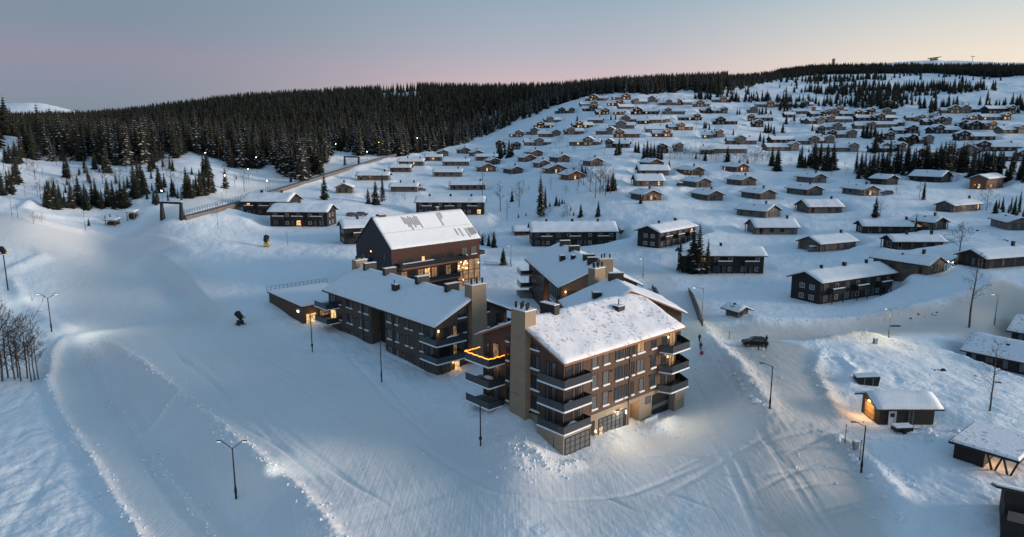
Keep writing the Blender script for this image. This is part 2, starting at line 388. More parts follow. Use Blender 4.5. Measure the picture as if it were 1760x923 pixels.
_ts = np.concatenate([np.geomspace(45, 400, 420), np.geomspace(402, 2200, 260)])
def cast(px, py, hf):
    d = ray(px, py); h = math.hypot(d[0], d[1]); t = _ts / h
    x = d[0] * t; y = d[1] * t; z = CAM_H + d[2] * t
    k = z - hf(x, y); i = np.argmax(k < 0)
    if not (k < 0).any(): i = len(t) - 1; return np.array([x[i], y[i], hf(x[i:i + 1], y[i:i + 1])[0]])
    if i == 0: i = 1
    f = k[i - 1] / (k[i - 1] - k[i]); tt = t[i - 1] + f * (t[i] - t[i - 1])
    p = d * tt; return np.array([p[0], p[1], CAM_H + p[2]])


# snow banks, berms and tracks: polylines on the ground with a cross profile
feats = []
def feat(pts, kind, h, w, w2=None, fade=6.0, rough=0.0):
    P = np.array([cast(px, py, base_h)[:2] for px, py in pts])
    feats.append((P, kind, h, w, w2 if w2 else w, fade, rough))


def seg_dist(P, x, y):
    best = np.full(x.shape, 1e9); sd = np.zeros(x.shape); tt = np.zeros(x.shape); acc = 0.0
    for a, b in zip(P[:-1], P[1:]):
        d = b - a; L = math.hypot(*d)
        if L < 1e-6: continue
        t = np.clip(((x - a[0]) * d[0] + (y - a[1]) * d[1]) / (L * L), 0, 1)
        ex = x - (a[0] + t * d[0]); ey = y - (a[1] + t * d[1]); q = np.hypot(ex, ey)
        m = q < best; best = np.where(m, q, best); sd = np.where(m, np.sign(d[0] * ey - d[1] * ex) * q, sd); tt = np.where(m, acc + t * L, tt); acc += L
    return best, sd, tt, acc


def sstep(a, b, x): t = np.clip((x - a) / (b - a), 0, 1); return t * t * (3 - 2 * t)


feat([(120, 575), (92, 600), (82, 650), (100, 700), (150, 770), (195, 850), (245, 923), (290, 1010)], 'ridge', .8, .9, fade=5, rough=.7)
feat([(150, 574), (205, 640), (265, 715), (330, 780), (430, 870), (500, 960), (560, 1060)], 'bank', 3.4, 4.0, 22, fade=14)
feat([(165, 582), (250, 645), (340, 718), (430, 790), (520, 870), (600, 960)], 'ridge', .6, .9, fade=5, rough=1.0)
feat([(150, 590), (190, 670), (240, 745), (310, 832), (390, 925)], 'ridge', .5, .8, fade=5, rough=.6)
feat([(232, 738), (270, 722), (315, 690)], 'ridge', .3, .6, fade=3, rough=.5)
feat([(262, 440), (310, 480), (350, 530), (385, 562)], 'bank', 2.6, 2.0, 10, fade=9)
feat([(275, 437), (300, 432), (335, 436), (330, 442)], 'ridge', .9, 2.0, fade=5)
feat([(335, 440), (420, 445), (520, 455)], 'ridge', .5, 2.2, fade=8)
feat([(0, 475), (40, 456), (75, 442), (60, 428)], 'ridge', .9, 1.6, fade=4, rough=.3)
feat([(18, 480), (48, 528), (90, 556), (130, 566)], 'ridge', .7, 1.5, fade=4, rough=.6)
feat([(1194, 556), (1222, 598), (1262, 640), (1300, 690), (1316, 712)], 'ridge', 2.0, 2.6, fade=5, rough=.45)
feat([(1410, 742), (1450, 762), (1500, 800), (1540, 850), (1560, 900)], 'ridge', .9, 1.6, fade=5, rough=.6)
feat([(1415, 600), (1400, 640), (1430, 690), (1440, 730)], 'ridge', .45, 1.2, fade=5, rough=.5)
feat([(1440, 612), (1470, 640), (1455, 665)], 'ridge', .4, .9, fade=3, rough=.8)
feat([(1230, 545), (1300, 552), (1400, 556), (1500, 548), (1600, 525), (1680, 502), (1760, 488)], 'ridge', 1.2, 2.2, fade=6, rough=.35)
feat([(1390, 588), (1480, 575), (1560, 596), (1640, 612), (1760, 655)], 'ridge', .9, 1.4, fade=6, rough=.6)
feat([(0, 366), (60, 378), (150, 398), (235, 412), (330, 425)], 'ridge', 1.0, 1.6, fade=10)
feat([(110, 334), (60, 345), (36, 358), (60, 368), (110, 374), (200, 372), (275, 366)], 'ridge', 1.0, 1.8, fade=8)
feat([(230, 415), (260, 395), (310, 378), (420, 345), (480, 328), (560, 300)], 'ridge', .6, 2.0, fade=10)
feat([(360, 368), (410, 378), (440, 388)], 'ridge', 1.6, 3.0, fade=5)
feat([(430, 345), (520, 318), (620, 283), (690, 262)], 'ridge', 1.2, 3.0, fade=10)
feat([(850, 236), (760, 258), (660, 276), (600, 296)], 'ridge', 1.0, 3.0, fade=10)
feat([(905, 770), (935, 800), (965, 806), (1010, 800)], 'ridge', .6, 1.0, fade=2, rough=.8)
feat([(790, 690), (830, 760), (870, 790), (920, 800)], 'ridge', .4, 1.5, fade=4, rough=.8)
feat([(1112, 742), (1140, 735), (1166, 716)], 'ridge', .7, 1.0, fade=2, rough=.6)
for off in (0, 9):
    feat([(1206 + off, 592), (1240 + off, 640), (1275 + off, 690)], 'ridge', -.22, .3, fade=3)
for k in range(6):
    y0 = 690 + (k * 53) % 170
    feat([(-10 + (k * 29) % 40, y0 + 20), (30 + (k * 17) % 30, y0), (60 + (k * 37) % 40, y0 - 30 + (k * 13) % 30)], 'ridge', -.16, .4, fade=3)
for x0, y0, x1, y1, x2, y2 in ((0, 905, 50, 850, 75, 800), (70, 820, 95, 770, 88, 740), (430, 905, 460, 880, 490, 870), (1090, 560, 1180, 640, 1300, 860),
                               (1240, 640, 1290, 720, 1420, 923), (1180, 700, 1250, 800, 1300, 923), (1320, 760, 1380, 830, 1440, 923), (1140, 850, 1230, 800, 1330, 740),
                               (960, 860, 1080, 850, 1220, 790), (700, 760, 850, 850, 1010, 880), (1440, 860, 1490, 900, 1520, 940), (300, 620, 420, 720, 560, 860), (330, 620, 470, 740, 620, 860)):
    for off in (0, 7): feat([(x0 + off, y0), (x1 + off, y1), (x2 + off, y2)], 'ridge', -.13, .26, fade=6)

tr_ = random.Random(8)
for k in range(26):
    x, y = tr_.uniform(150, 900), tr_.uniform(640, 900); x2, y2 = x - tr_.uniform(60, 200), y - tr_.uniform(60, 160)
    feat([(x, y), ((x + x2) / 2 + tr_.uniform(-12, 12), (y + y2) / 2), (x2, y2)], 'ridge', -.12, .3, fade=4)
for k in range(22):
    x, y = tr_.uniform(1000, 1420), tr_.uniform(730, 920); a = tr_.uniform(-.6, .9)
    feat([(x, y), (x + 60 * math.cos(a), y + 30 * math.sin(a) - 12), (x + 130 * math.cos(a), y + 70 * math.sin(a) - 14)], 'ridge', -.15, .28, fade=3)
for k in range(16):
    x, y = tr_.uniform(1380, 1600), tr_.uniform(600, 700); a = tr_.uniform(-1.2, 1.2)
    feat([(x, y), (x + 25 * math.cos(a), y + 12 * math.sin(a)), (x + 45 * math.cos(a + .5), y + 22 * math.sin(a + .5))], 'ridge', tr_.choice((-.18, .16)), .5, fade=2)
feat([(1225, 573), (1300, 574), (1400, 571), (1480, 562), (1560, 553), (1640, 538), (1760, 515)], 'ridge', -.8, 4.2, fade=8)
PACK = []                                            # groomed or driven snow
def pack(pts, w): PACK.append((np.array([cast(px, py, base_h)[:2] for px, py in pts]), w))
pack([(1215, 575), (1400, 572), (1560, 555), (1760, 520)], 5.0)
pack([(1150, 515), (1185, 580), (1220, 680), (1280, 800), (1330, 923)], 8)
pack([(1320, 600), (1360, 660), (1400, 720), (1380, 800), (1420, 923)], 7)
pack([(1000, 860), (1150, 800), (1300, 730)], 8)
pack([(120, 600), (200, 730), (300, 850), (380, 960)], 5)
pack([(60, 390), (200, 440), (280, 560), (420, 680), (700, 860)], 16)
pack([(850, 436), (1000, 440), (1120, 470), (1150, 510)], 3.5)
pack([(250, 400), (480, 310), (680, 258)], 6)


def height(x, y, detail=True):
    h = base_h(x, y); r = np.hypot(x, y)
    for P, kind, hh, w, w2, fade, rough in feats:
        lo = P.min(0) - 4 * max(w, w2) - fade; hi = P.max(0) + 4 * max(w, w2) + fade
        m = (x > lo[0]) & (x < hi[0]) & (y > lo[1]) & (y < hi[1])
        if not m.any(): continue
        xx = x[m]; yy = y[m]; q, sd, t, L = seg_dist(P, xx, yy)
        e = np.minimum(1, np.minimum(t, L - t) / fade + (0 if kind != 'ridge' else 0)); e = np.clip(e, 0, 1)
        if kind == 'ridge':
            k = hh * np.exp(-(q / w) ** 2) * (.25 + .75 * e)
            if rough: k = k * (1 + rough * 1.6 * fbm(xx * .35, yy * .35, 2, 5)) + hh * rough * .55 * fbm(xx * 1.9, yy * 1.9, 3, 9) * np.exp(-(q / (w * 1.7)) ** 2)
        else:
            s_ = sd                                   # right of the line is the high side
            k = hh * (sstep(-w, w, s_) - .5) * np.where(s_ > 0, np.exp(-np.maximum(s_ - w, 0) / w2), np.exp(-np.maximum(-s_ - w, 0) / (w2 * .55))) * e
        h[m] += k
    if detail:
        pk = packed(x, y)
        a = np.clip(r / 200, .35, 3.0)
        h = h + (1 - .8 * pk) * (.9 * a * fbm(x * .05, y * .05, 3, 3) * np.clip(r / 150, .5, 2) + .55 * fbm(x * .28, y * .28, 4, 21) + .22 * fbm(x * 1.1 + y * .4, y * .5, 3, 40))
        h = h + pk * .07 * fbm(x * 2.2 + y * .9, y * .12 - x * .05, 2, 55)
        h = h + np.where(r > 1200, (r - 1200).clip(0, 800) / 800 * 6 * fbm(x * .01, y * .01, 4, 8), 0)
    return h


def packed(x, y, lst=None):
    p = np.zeros(np.shape(x))
    for P, w in (lst or PACK):
        q, _, _, _ = seg_dist(P, x, y); p = np.maximum(p, 1 - sstep(w * .7, w * 1.35, q + 2.0 * (vnoise(x * .2, y * .2, 3) - .5)))
    return p


nth = 780
th = np.tan(np.linspace(-1, 1, nth) * R(50) ); th = np.arctan(th)
rr1 = 1 / np.linspace(1 / 52.0, 1 / 225.0, 440); rr0 = np.linspace(24, 51, 14); rr2 = np.geomspace(226, 1900, 330); rr3 = np.geomspace(1950, 6500, 46)
rad = np.concatenate([rr0, rr1, rr2, rr3]); nr = len(rad)
TX = rad[:, None] * np.sin(th)[None]; TY = rad[:, None] * np.cos(th)[None]
TZ = height(TX.ravel(), TY.ravel()).reshape(TX.shape)


_lr = np.log(rad); _ir = np.arange(nr); _ith = np.arange(nth)
def H(x, y):                                           # height of the built sheet, bilinear
    x = np.asarray(x, float); y = np.asarray(y, float)
    i = np.interp(np.log(np.maximum(np.hypot(x, y), 1)), _lr, _ir); j = np.interp(np.arctan2(x, y), th, _ith)
    i0 = np.clip(np.floor(i).astype(int), 0, nr - 2); j0 = np.clip(np.floor(j).astype(int), 0, nth - 2); fi = i - i0; fj = j - j0
    return (TZ[i0, j0] * (1 - fi) * (1 - fj) + TZ[i0 + 1, j0] * fi * (1 - fj) + TZ[i0, j0 + 1] * (1 - fi) * fj + TZ[i0 + 1, j0 + 1] * fi * fj)


def at(px, py): return cast(px, py, H)


me = bpy.data.meshes.new('snow_ground')
vv = np.stack([TX.ravel(), TY.ravel(), TZ.ravel()], 1)
idx = np.arange(nr * nth).reshape(nr, nth)
fq = np.stack([idx[:-1, :-1], idx[:-1, 1:], idx[1:, 1:], idx[1:, :-1]], -1).reshape(-1, 4)[:, ::-1]
me.vertices.add(len(vv)); me.vertices.foreach_set('co', vv.ravel())
me.loops.add(fq.size); me.loops.foreach_set('vertex_index', fq.ravel().astype(np.int32))
me.polygons.add(len(fq)); me.polygons.foreach_set('loop_start', np.arange(0, fq.size, 4, dtype=np.int32)); me.polygons.foreach_set('loop_total', np.full(len(fq), 4, np.int32))
me.polygons.foreach_set('use_smooth', np.ones(len(fq), bool)); me.update(calc_edges=True)
at_ = me.attributes.new('packed', 'FLOAT', 'POINT'); at_.data.foreach_set('value', packed(TX.ravel(), TY.ravel()).astype(np.float32))
at_ = me.attributes.new('road', 'FLOAT', 'POINT'); at_.data.foreach_set('value', packed(TX.ravel(), TY.ravel(), [PACK[0], PACK[2]]).astype(np.float32))
me.materials.append(ground_mat())
ground = tag(put('snow_ground', me), kind='structure')
PADS = []
def level_pads():
    """cut and fill the snow so that every house stands on level ground"""
    Wm = np.zeros_like(TZ); S = np.zeros_like(TZ); Q = np.zeros_like(TZ)
    for ox, oy, a, x0, x1, y0, y1, z, rim in PADS:
        c, s = math.cos(a), math.sin(a); cx, cy = ox + c * (x0 + x1) / 2 + s * (y0 + y1) / 2, oy - s * (x0 + x1) / 2 + c * (y0 + y1) / 2
        ext = math.hypot(x1 - x0, y1 - y0) / 2 + rim + 1; r = math.hypot(cx, cy); i0, i1 = np.searchsorted(rad, [r - ext, r + ext]); t = math.atan2(cx, cy); j0, j1 = np.searchsorted(th, [t - ext / r, t + ext / r])
        if i1 <= i0 or j1 <= j0: continue
        X = TX[i0:i1, j0:j1] - ox; Y = TY[i0:i1, j0:j1] - oy; lx = c * X - s * Y; ly = s * X + c * Y
        d = np.hypot(np.maximum(np.maximum(x0 - lx, lx - x1), 0), np.maximum(np.maximum(y0 - ly, ly - y1), 0))
        w = 1 - sstep(.6, rim, d); Wm[i0:i1, j0:j1] = np.maximum(Wm[i0:i1, j0:j1], w); S[i0:i1, j0:j1] += w ** 4; Q[i0:i1, j0:j1] += w ** 4 * z
    m = S > 1e-9; TZ[m] = TZ[m] * (1 - Wm[m]) + Wm[m] * Q[m] / S[m]
    vv[:, 2] = TZ.ravel(); me_g = ground.data; me_g.vertices.foreach_set('co', vv.ravel()); me_g.update()


# ------------------------------------------------------------------ building helpers
# a building stands in its own frame: the near corner is the origin, face 'R' runs along +X (outward -Y),
# face 'L' runs along +Y (outward -X), 'B' is the face opposite R and 'E' the face opposite L
_cache = {}


def cached(key, fn):
    if key not in _cache: _cache[key] = fn()
    return _cache[key]


def ring(w, h, b, y0, y1, m=0, mb=None):
    mb = mb or MB()
    mb.box(-w / 2, w / 2, y0, y1, 0, b, m); mb.box(-w / 2, w / 2, y0, y1, h - b, h, m)
    mb.box(-w / 2, -w / 2 + b, y0 + .001, y1, b, h - b, m); mb.box(w / 2 - b, w / 2, y0 + .001, y1, b, h - b, m)
    return mb


def spot(face, s, z, Lx, Ly, off=0.0):
    if face == 'R': return (s, -off, z), 0.0
    if face == 'L': return (-off, s, z), -PI / 2
    if face == 'B': return (s, Ly + off, z), PI
    return (Lx + off, s, z), PI / 2


def window(parent, face, s, z, w, h, Lx=0, Ly=0, glass='glass', frame='frame', snow=True, split=0, deep=.07, off=0.0, name='window'):
    loc, rz = spot(face, s, z, Lx, Ly, off)
    w = round(w, 2); h = round(h, 2)
    def mk():
        mb = ring(w, h, .07, -deep, .02)
        for k in range(split):
            x = -w / 2 + w * (k + 1) / (split + 1); mb.box(x - .03, x + .03, -deep + .01, .02, .07, h - .07)
        return mb.mesh('window_frame', M[frame])
    o = put(name, cached(('wf', w, h, frame, split, deep), mk), parent, loc, rz)
    put('pane', cached(('wp', w, h, glass), lambda: MB().box(-w / 2 + .07, w / 2 - .07, -.02, .01, .07, h - .07).mesh('pane', M[glass])), o)
    if snow:
        put('sill_snow', cached(('ws', w), lambda: MB().box(-w / 2 - .04, w / 2 + .04, -.26, -.004, -.14, .02).box(-w / 2, w / 2, -.2, -.006, .02, .07).mesh('sill_snow', M['snow_lump'])), o)
    return o


def small_window(parent, face, s, z, w, h, Lx, Ly, glass='glass', frame='frame', name='window'):
    loc, rz = spot(face, s, z, Lx, Ly)
    w = round(w, 1); h = round(h, 1)
    def mk():
        mb = ring(w, h, .09, -.06, .02); mb.box(-w / 2 + .09, w / 2 - .09, -.025, .01, .09, h - .09, 1)
        if w > 1.3: mb.box(-.04, .04, -.055, .0, .09, h - .09, 0)
        return mb.mesh('window', [M[frame], M[glass]])
    return put(name, cached(('sw', w, h, glass, frame), mk), parent, loc, rz)


def door(parent, face, s, z, Lx, Ly, w=1.0, h=2.1, m='black_timber', handle=True):
    loc, rz = spot(face, s, z, Lx, Ly)
    o = put('door', cached(('dr', w, h, m), lambda: ring(w, h, .08, -.08, .02).box(-w / 2 + .08, w / 2 - .08, -.03, .01, .08, h - .08).mesh('door', M[m])), parent, loc, rz)
    return o


def walls(Lx, Ly, h, rise, ridge, low=-1.2, pts=None):
    mb = MB(); mb.prism(pts or [(0, 0), (Lx, 0), (Lx, Ly), (0, Ly)], low, h)
    if ridge == 'X':
        for x in ((0, .25), (Lx - .25, Lx)): mb.hull([(x[0], 0, h), (x[0], Ly, h), (x[0], Ly / 2, h + rise)], [(x[1], 0, h), (x[1], Ly, h), (x[1], Ly / 2, h + rise)])
    elif ridge == 'Y':
        for y in ((0, .25), (Ly - .25, Ly)): mb.hull([(0, y[0], h), (Lx / 2, y[0], h + rise), (Lx, y[0], h)], [(0, y[1], h), (Lx / 2, y[1], h + rise), (Lx, y[1], h)])
    return mb


def roof_snow_mesh(L, Wd, zr, slope, T, step, seed, droop=.0, rough=.12, gl=0.0, gr=0.0):
    """snow lying on a gable roof: canonical frame, ridge along x from 0 to L at y = 0, half width Wd"""
    nx = max(4, int(L / step)); ny = max(6, int(2 * Wd / step)); ny += ny % 2
    X = np.linspace(0, L, nx + 1); Y = np.linspace(-Wd, Wd, ny + 1)
    gx, gy = np.meshgrid(X, Y, indexing='ij')
    dx = np.minimum(gx, L - gx); dy = Wd - np.abs(gy)
    e = np.sqrt(np.clip(np.minimum(dx, dy) / .55, 0, 1))
    n = fbm(gx * .45 + seed * 7.3, gy * .45 + seed, 3, seed) * 2 + .7 * fbm(gx * 1.7 + seed, gy * 1.7, 2, seed + 5)
    t = T * (.45 + .55 * e) * (1 + rough * 4 * n)
    ridge_soft = np.exp(-(gy / .5) ** 2) * .12
    base = zr - slope * np.abs(gy)
    z = base + t - ridge_soft * slope
    wob = .10 * (vnoise(gx * 1.3 + seed, gy * .7, 3) - .5)
    gy2 = gy + np.where(np.abs(gy) > Wd - 1e-6, np.sign(gy) * wob, 0); gx2 = gx + np.where((gx < 1e-6) | (gx > L - 1e-6), wob, 0)
    v = np.stack([gx2, gy2, z], -1).reshape(-1, 3)
    idx = np.arange((nx + 1) * (ny + 1)).reshape(nx + 1, ny + 1)
    f = np.stack([idx[:-1, :-1], idx[1:, :-1], idx[1:, 1:], idx[:-1, 1:]], -1).reshape(-1, 4).tolist()
    b = np.concatenate([idx[:, 0], idx[-1, 1:], idx[-2::-1, -1], idx[0, -2:0:-1]])
    lowv = v[b].copy(); lowv[:, 2] = (base.reshape(-1)[b]) + .005
    n0 = len(v); v = np.concatenate([v, lowv]); k = len(b)
    for i in range(k):
        j = (i + 1) % k; f.append([int(b[i]), n0 + i, n0 + j, int(b[j])])
    return v, f


def roof(parent, Lx, Ly, h, rise, ridge, og=.6, oe=.7, th=.22, T=.32, step=1.0, seed=1, snow='snow', edge='roof_dark', rough=.12, x_off=(0, 0), names=('roof', 'roof_snow')):
    """roof slabs and the snow on them; ridge along 'X' or 'Y'"""
    L = (Lx if ridge == 'X' else Ly) + 2 * og; half = (Ly if ridge == 'X' else Lx) / 2
    slope = rise / half; Wd = half + oe; zr = h + rise + .02
    o0 = (-og, half) if ridge == 'X' else (half, -og)
    rz = 0 if ridge == 'X' else PI / 2
    mb = MB()
    for sgn in (-1, 1):
        A = [(0, 0, zr), (0, sgn * Wd, zr - slope * Wd), (0, sgn * Wd, zr - slope * Wd + th), (0, 0, zr + th)]
        mb.hull(A if sgn < 0 else A[::-1], [(L, p[1], p[2]) for p in (A if sgn < 0 else A[::-1])])
    key = ('rf', round(L, 2), round(Wd, 2), round(slope, 3), round(zr, 2), th, edge)
    r = put(names[0], cached(key, lambda: mb.mesh('roof', M[edge])), parent, (o0[0], o0[1], 0), rz)
    def mk():
        v, f = roof_snow_mesh(L - .12, Wd - .06, zr + th, slope, T, step, seed, rough=rough)
        m2 = bpy.data.meshes.new('roof_snow'); m2.from_pydata(v.tolist(), [], f); m2.materials.append(M[snow])
        m2.polygons.foreach_set('use_smooth', [True] * len(f)); m2.update(); return m2
    put(names[1], cached(('rs', round(L, 2), round(Wd, 2), round(slope, 3), round(zr, 2), T, step, seed, snow), mk), r, (.06, 0, 0))
    return r, zr + th


def chimney(parent, x, y, z, w=.6, d=.6, hgt=1.2, m='metal_dark', rnd=False, low=.6, snow=True):
    def mk():
        mb = MB()
        if rnd: mb.tube((0, 0, -low), (0, 0, hgt), w / 2, n=10); mb.tube((0, 0, hgt), (0, 0, hgt + .1), w * .58, n=10)
        else: mb.box(-w / 2, w / 2, -d / 2, d / 2, -low, hgt); mb.box(-w / 2 - .06, w / 2 + .06, -d / 2 - .06, d / 2 + .06, hgt, hgt + .09)
        return mb.mesh('chimney', M[m])
    c = put('chimney', cached(('ch', w, d, hgt, m, rnd, low), mk), parent, (x, y, z))
    return c


def lump(parent, name, x, y, z, sx, sy, sz, seed=0, m='snow_lump', n=7):
    def mk():
        mb = MB(); rg = np.random.default_rng(seed); rows = 5
        V = []
        for i in range(rows + 1):
            a = i / rows * PI / 2
            for j in range(10):
                b = 2 * PI * j / 10; k = 1 + .25 * (rg.random() - .5)
                V.append((math.cos(b) * math.cos(a) * k * sx, math.sin(b) * math.cos(a) * k * sy, math.sin(a) * sz * k))
        mb.v = V
        for i in range(rows):
            for j in range(10): mb.f.append((i * 10 + j, i * 10 + (j + 1) % 10, (i + 1) * 10 + (j + 1) % 10, (i + 1) * 10 + j)); mb.m.append(0)
        return mb.mesh(name, M[m], True)
    return put(name, cached(('lump', sx, sy, sz, seed, m), mk), parent, (x, y, z))


def rail(parent, pts, z, hgt=1.1, m='rail_glass', th=.05, name='railing_panel', cap='metal_dark'):
    """a railing panel along each stretch of an outline; each panel a part with a cap rail of its own"""
    for (x0, y0), (x1, y1) in zip(pts[:-1], pts[1:]):
        L = math.hypot(x1 - x0, y1 - y0); a = math.atan2(y1 - y0, x1 - x0)
        o = MB().box(.02, L - .02, -th / 2, th / 2, 0, hgt).build(name, M[m], parent, loc=(x0, y0, z), rz=a)
        MB().box(0, L, -th / 2 - .03, th / 2 + .03, hgt, hgt + .06).build('cap_rail', M[cap], parent if parent.parent else o, loc=(x0, y0, z) if parent.parent else None, rz=a if parent.parent else 0)


def balcony(parent, poly, rails, z, th=.32, m='slab', snow_edge=True, glass='rail_glass', seed=0):
    b = MB().prism(poly, z - th, z).build('balcony', M[m], parent)
    rail(b, rails, z - .12)
    if snow_edge:
        mb = MB()
        for (x0, y0), (x1, y1) in zip(rails[:-1], rails[1:]):
            L = math.hypot(x1 - x0, y1 - y0); dx, dy = (x1 - x0) / L, (y1 - y0) / L; nx, ny = dy, -dx
            mb.hull([(x0 + nx * .02, y0 + ny * .02, z - .2), (x1 + nx * .02, y1 + ny * .02, z - .2), (x1 + nx * .15, y1 + ny * .15, z - .2), (x0 + nx * .15, y0 + ny * .15, z - .2)],
                    [(x0 + nx * .02, y0 + ny * .02, z - .03), (x1 + nx * .02, y1 + ny * .02, z - .03), (x1 + nx * .1, y1 + ny * .1, z - .05), (x0 + nx * .1, y0 + ny * .1, z - .05)])
        mb.build('edge_snow', M['snow_lump'], b)
    return b


def flue_tower(parent, x0, x1, y0, y1, z0, z1, n=5, label=None):
    mb = MB(); f = .25
    mb.hull([(x0 - f, y0 - f, z0), (x1 + f, y0 - f, z0), (x1 + f, y1 + f, z0), (x0 - f, y1 + f, z0)], [(x0, y0, z1), (x1, y0, z1), (x1, y1, z1), (x0, y1, z1)])
    t = mb.build('chimney_tower', M['tower'], parent)
    MB().box(x0 - .08, x1 + .08, y0 - .08, y1 + .08, z1, z1 + .12).build('cap_slab', M['snow_lump'], t)
    lx = (x1 - x0) > (y1 - y0)
    for k in range(n):
        u_ = (k + .6) / (n + .2)
        px = x0 + (x1 - x0) * (u_ if lx else (.3 + .4 * (k % 2))); py = y0 + (y1 - y0) * ((.3 + .4 * (k % 2)) if lx else u_)
        put('flue', cached('flue', lambda: MB().tube((0, 0, 0), (0, 0, .75), .17, n=8).tube((0, 0, .75), (0, 0, .85), .21, n=8).mesh('flue', M['metal_dark'])), t, (px, py, z1 + .1))
    return t


def pane_door(parent, face, s0, s1, z0, z1, nx, nz, Lx, Ly, off=.0, lit=(), name='garage_door'):
    """a glazed garage door: frame bars, each pane a piece"""
    w = s1 - s0; h = z1 - z0; loc, rz = spot(face, (s0 + s1) / 2, z0, Lx, Ly, off)
    mb = ring(w, h, .1, -.09, .02)
    for i in range(1, nx): mb.box(-w / 2 + w * i / nx - .035, -w / 2 + w * i / nx + .035, -.08, .015, .1, h - .1)
    for k in range(1, nz): mb.box(-w / 2 + .1, w / 2 - .1, -.075, .013, h * k / nz - .03, h * k / nz + .03)
    d = mb.build(name, M['frame'], parent, loc=loc, rz=rz)
    pw, ph = w / nx, h / nz
    for i in range(nx):
        for k in range(nz):
            g = 'lit' if (i, k) in lit else 'curtain_glass'
            put('pane', cached(('pane', round(pw, 2), round(ph, 2), g), lambda: MB().box(-pw / 2, pw / 2, -.03, -.008, -ph / 2, ph / 2).mesh('pane', M[g])), d, (-w / 2 + pw * (i + .5), 0, ph * (k + .5)))
    return d


def lamp_point(loc, power, col=(1, .72, .42), radius=.25, kind='POINT', aim=None, angle=120, blend=.8):
    l = bpy.data.lights.new('lamp_light', kind); o = bpy.data.objects.new('lamp_light', l); COL.objects.link(o)
    l.energy = power; l.color = col; l.shadow_soft_size = radius; o.location = loc
    if kind == 'SPOT':
        l.spot_size = R(angle); l.spot_blend = blend
        o.rotation_euler = (Vector(aim) - Vector(loc)).to_track_quat('-Z', 'Y').to_euler()
    return o


def world_of(root, p):
    c, s = math.cos(root.rotation_euler.z), math.sin(root.rotation_euler.z)
    return (root.location.x + c * p[0] - s * p[1], root.location.y + s * p[0] + c * p[1], root.location.z + p[2])


# ------------------------------------------------------------------ the apartment block in front
AZ = R(-42.1)
uu = np.array([math.cos(AZ), -math.sin(AZ), 0]); vv_ = np.array([math.sin(AZ), math.cos(AZ), 0])
Cc = np.array([6.7026, 84.574, 0.0]); Wc = Cc + 1.4 * uu + 1.4 * vv_
b1 = thing('apartment_block', 'tall brown four-storey apartment block nearest the camera, with glazed garage doors at its foot', 'apartment building', tuple(Wc), -AZ)
LX, LY, HE, RS = 25.1, 16.6, 12.75, 3.55
walls(LX, LY, HE, RS, 'X', 3.62).build('wall', M['clad'], b1)
MB().prism([(-.03, -.03), (5.2, -.03), (5.2, 0.9), (6.35, .9), (6.35, -.03), (13.55, -.03), (13.55, .02), (14.0, .02), (14.0, 1.6), (16.4, 1.6), (16.4, -.03), (19.35, -.03), (19.35, .5), (24.55, .5), (24.55, -.03), (LX + .03, -.03), (LX + .03, LY + .03), (-.03, LY + .03)], -3, 3.6).build('ground_floor_wall', M['plaster'], b1)
MB().box(-.03, 5.3, -.03, 1, 2.9, 3.61).box(5.3, 14.0, -.035, 1.6, 2.72, 3.615).box(14, 24.6, -.035, 1.6, 3.0, 3.615).build('lintel_band', M['plaster'], b1)
roof(b1, LX, LY, HE, RS, 'X', .95, 1.0, .26, .30, .55, 3, 'snow_grass', 'wood_warm', .2)
# corner garage under the balconies
g = MB().prism([(-1.4, -1.4), (3.9, -1.4), (3.9, -.04), (-.04, -.04), (-.04, 3.5), (-1.4, 3.5)], -3, 3.0).build('corner_garage', M['plaster'], b1)
pane_door(b1, 'R', -1.15, 3.75, -.35, 2.7, 5, 4, LX, LY, 1.41)
MB().box(-.85, -.8, -.05, .05, 0, 2.6).build('wall_joint', M['frame'], b1, loc=(-1.4, 1.2, -.1), rz=PI / 2)
cp = [(-1.4, -1.4), (3.9, -1.4), (3.9, -.02), (-.02, -.02), (-.02, 3.5), (-1.4, 3.5)]
for z in (3.3, 6.45, 9.6):
    balcony(b1, cp, [(-1.4, 3.5), (-1.4, -1.4), (3.9, -1.4), (3.9, -.02)], z)
for z, w in ((3.3, 'lit_dim'), (6.45, 'lit'), (9.6, 'glass')):
    window(b1, 'R', 1.0, z + .1, 1.5, 2.3, glass='glass', snow=False); window(b1, 'R', 2.5, z + .1, .6, 2.3, snow=False); window(b1, 'R', 3.4, z + .1, .5, 2.3, snow=False, glass='curtain_glass')
    window(b1, 'L', 1.8, z + .1, .9, 2.3, snow=False, glass='curtain_glass'); window(b1, 'L', 3.0, z + .1, .6, 2.3, snow=False)
lump(b1, 'snow_heap', 1.9, -.75, 9.6, .8, .5, .55, 3); lump(b1, 'snow_heap', .7, -.7, 6.45, .65, .5, .8, 4); lump(b1, 'snow_heap', 2.2, -.7, 6.45, 1.0, .5, .5, 5); lump(b1, 'snow_heap', 1.1, -.75, 3.3, 1.2, .55, .95, 6); lump(b1, 'snow_heap', -.8, 2.9, 9.6, .5, .5, .6, 7)
cols = [(6.05, 1.2, 'curtain_glass', 0), (8.45, 1.3, 'curtain_glass', 0), (11.3, 1.75, 'glass', 1), (12.9, .65, 'glass', 0), (14.45, .65, 'glass', 0), (16.2, 1.75, 'curtain_glass', 1), (19.3, 1.25, 'glass', 0)]
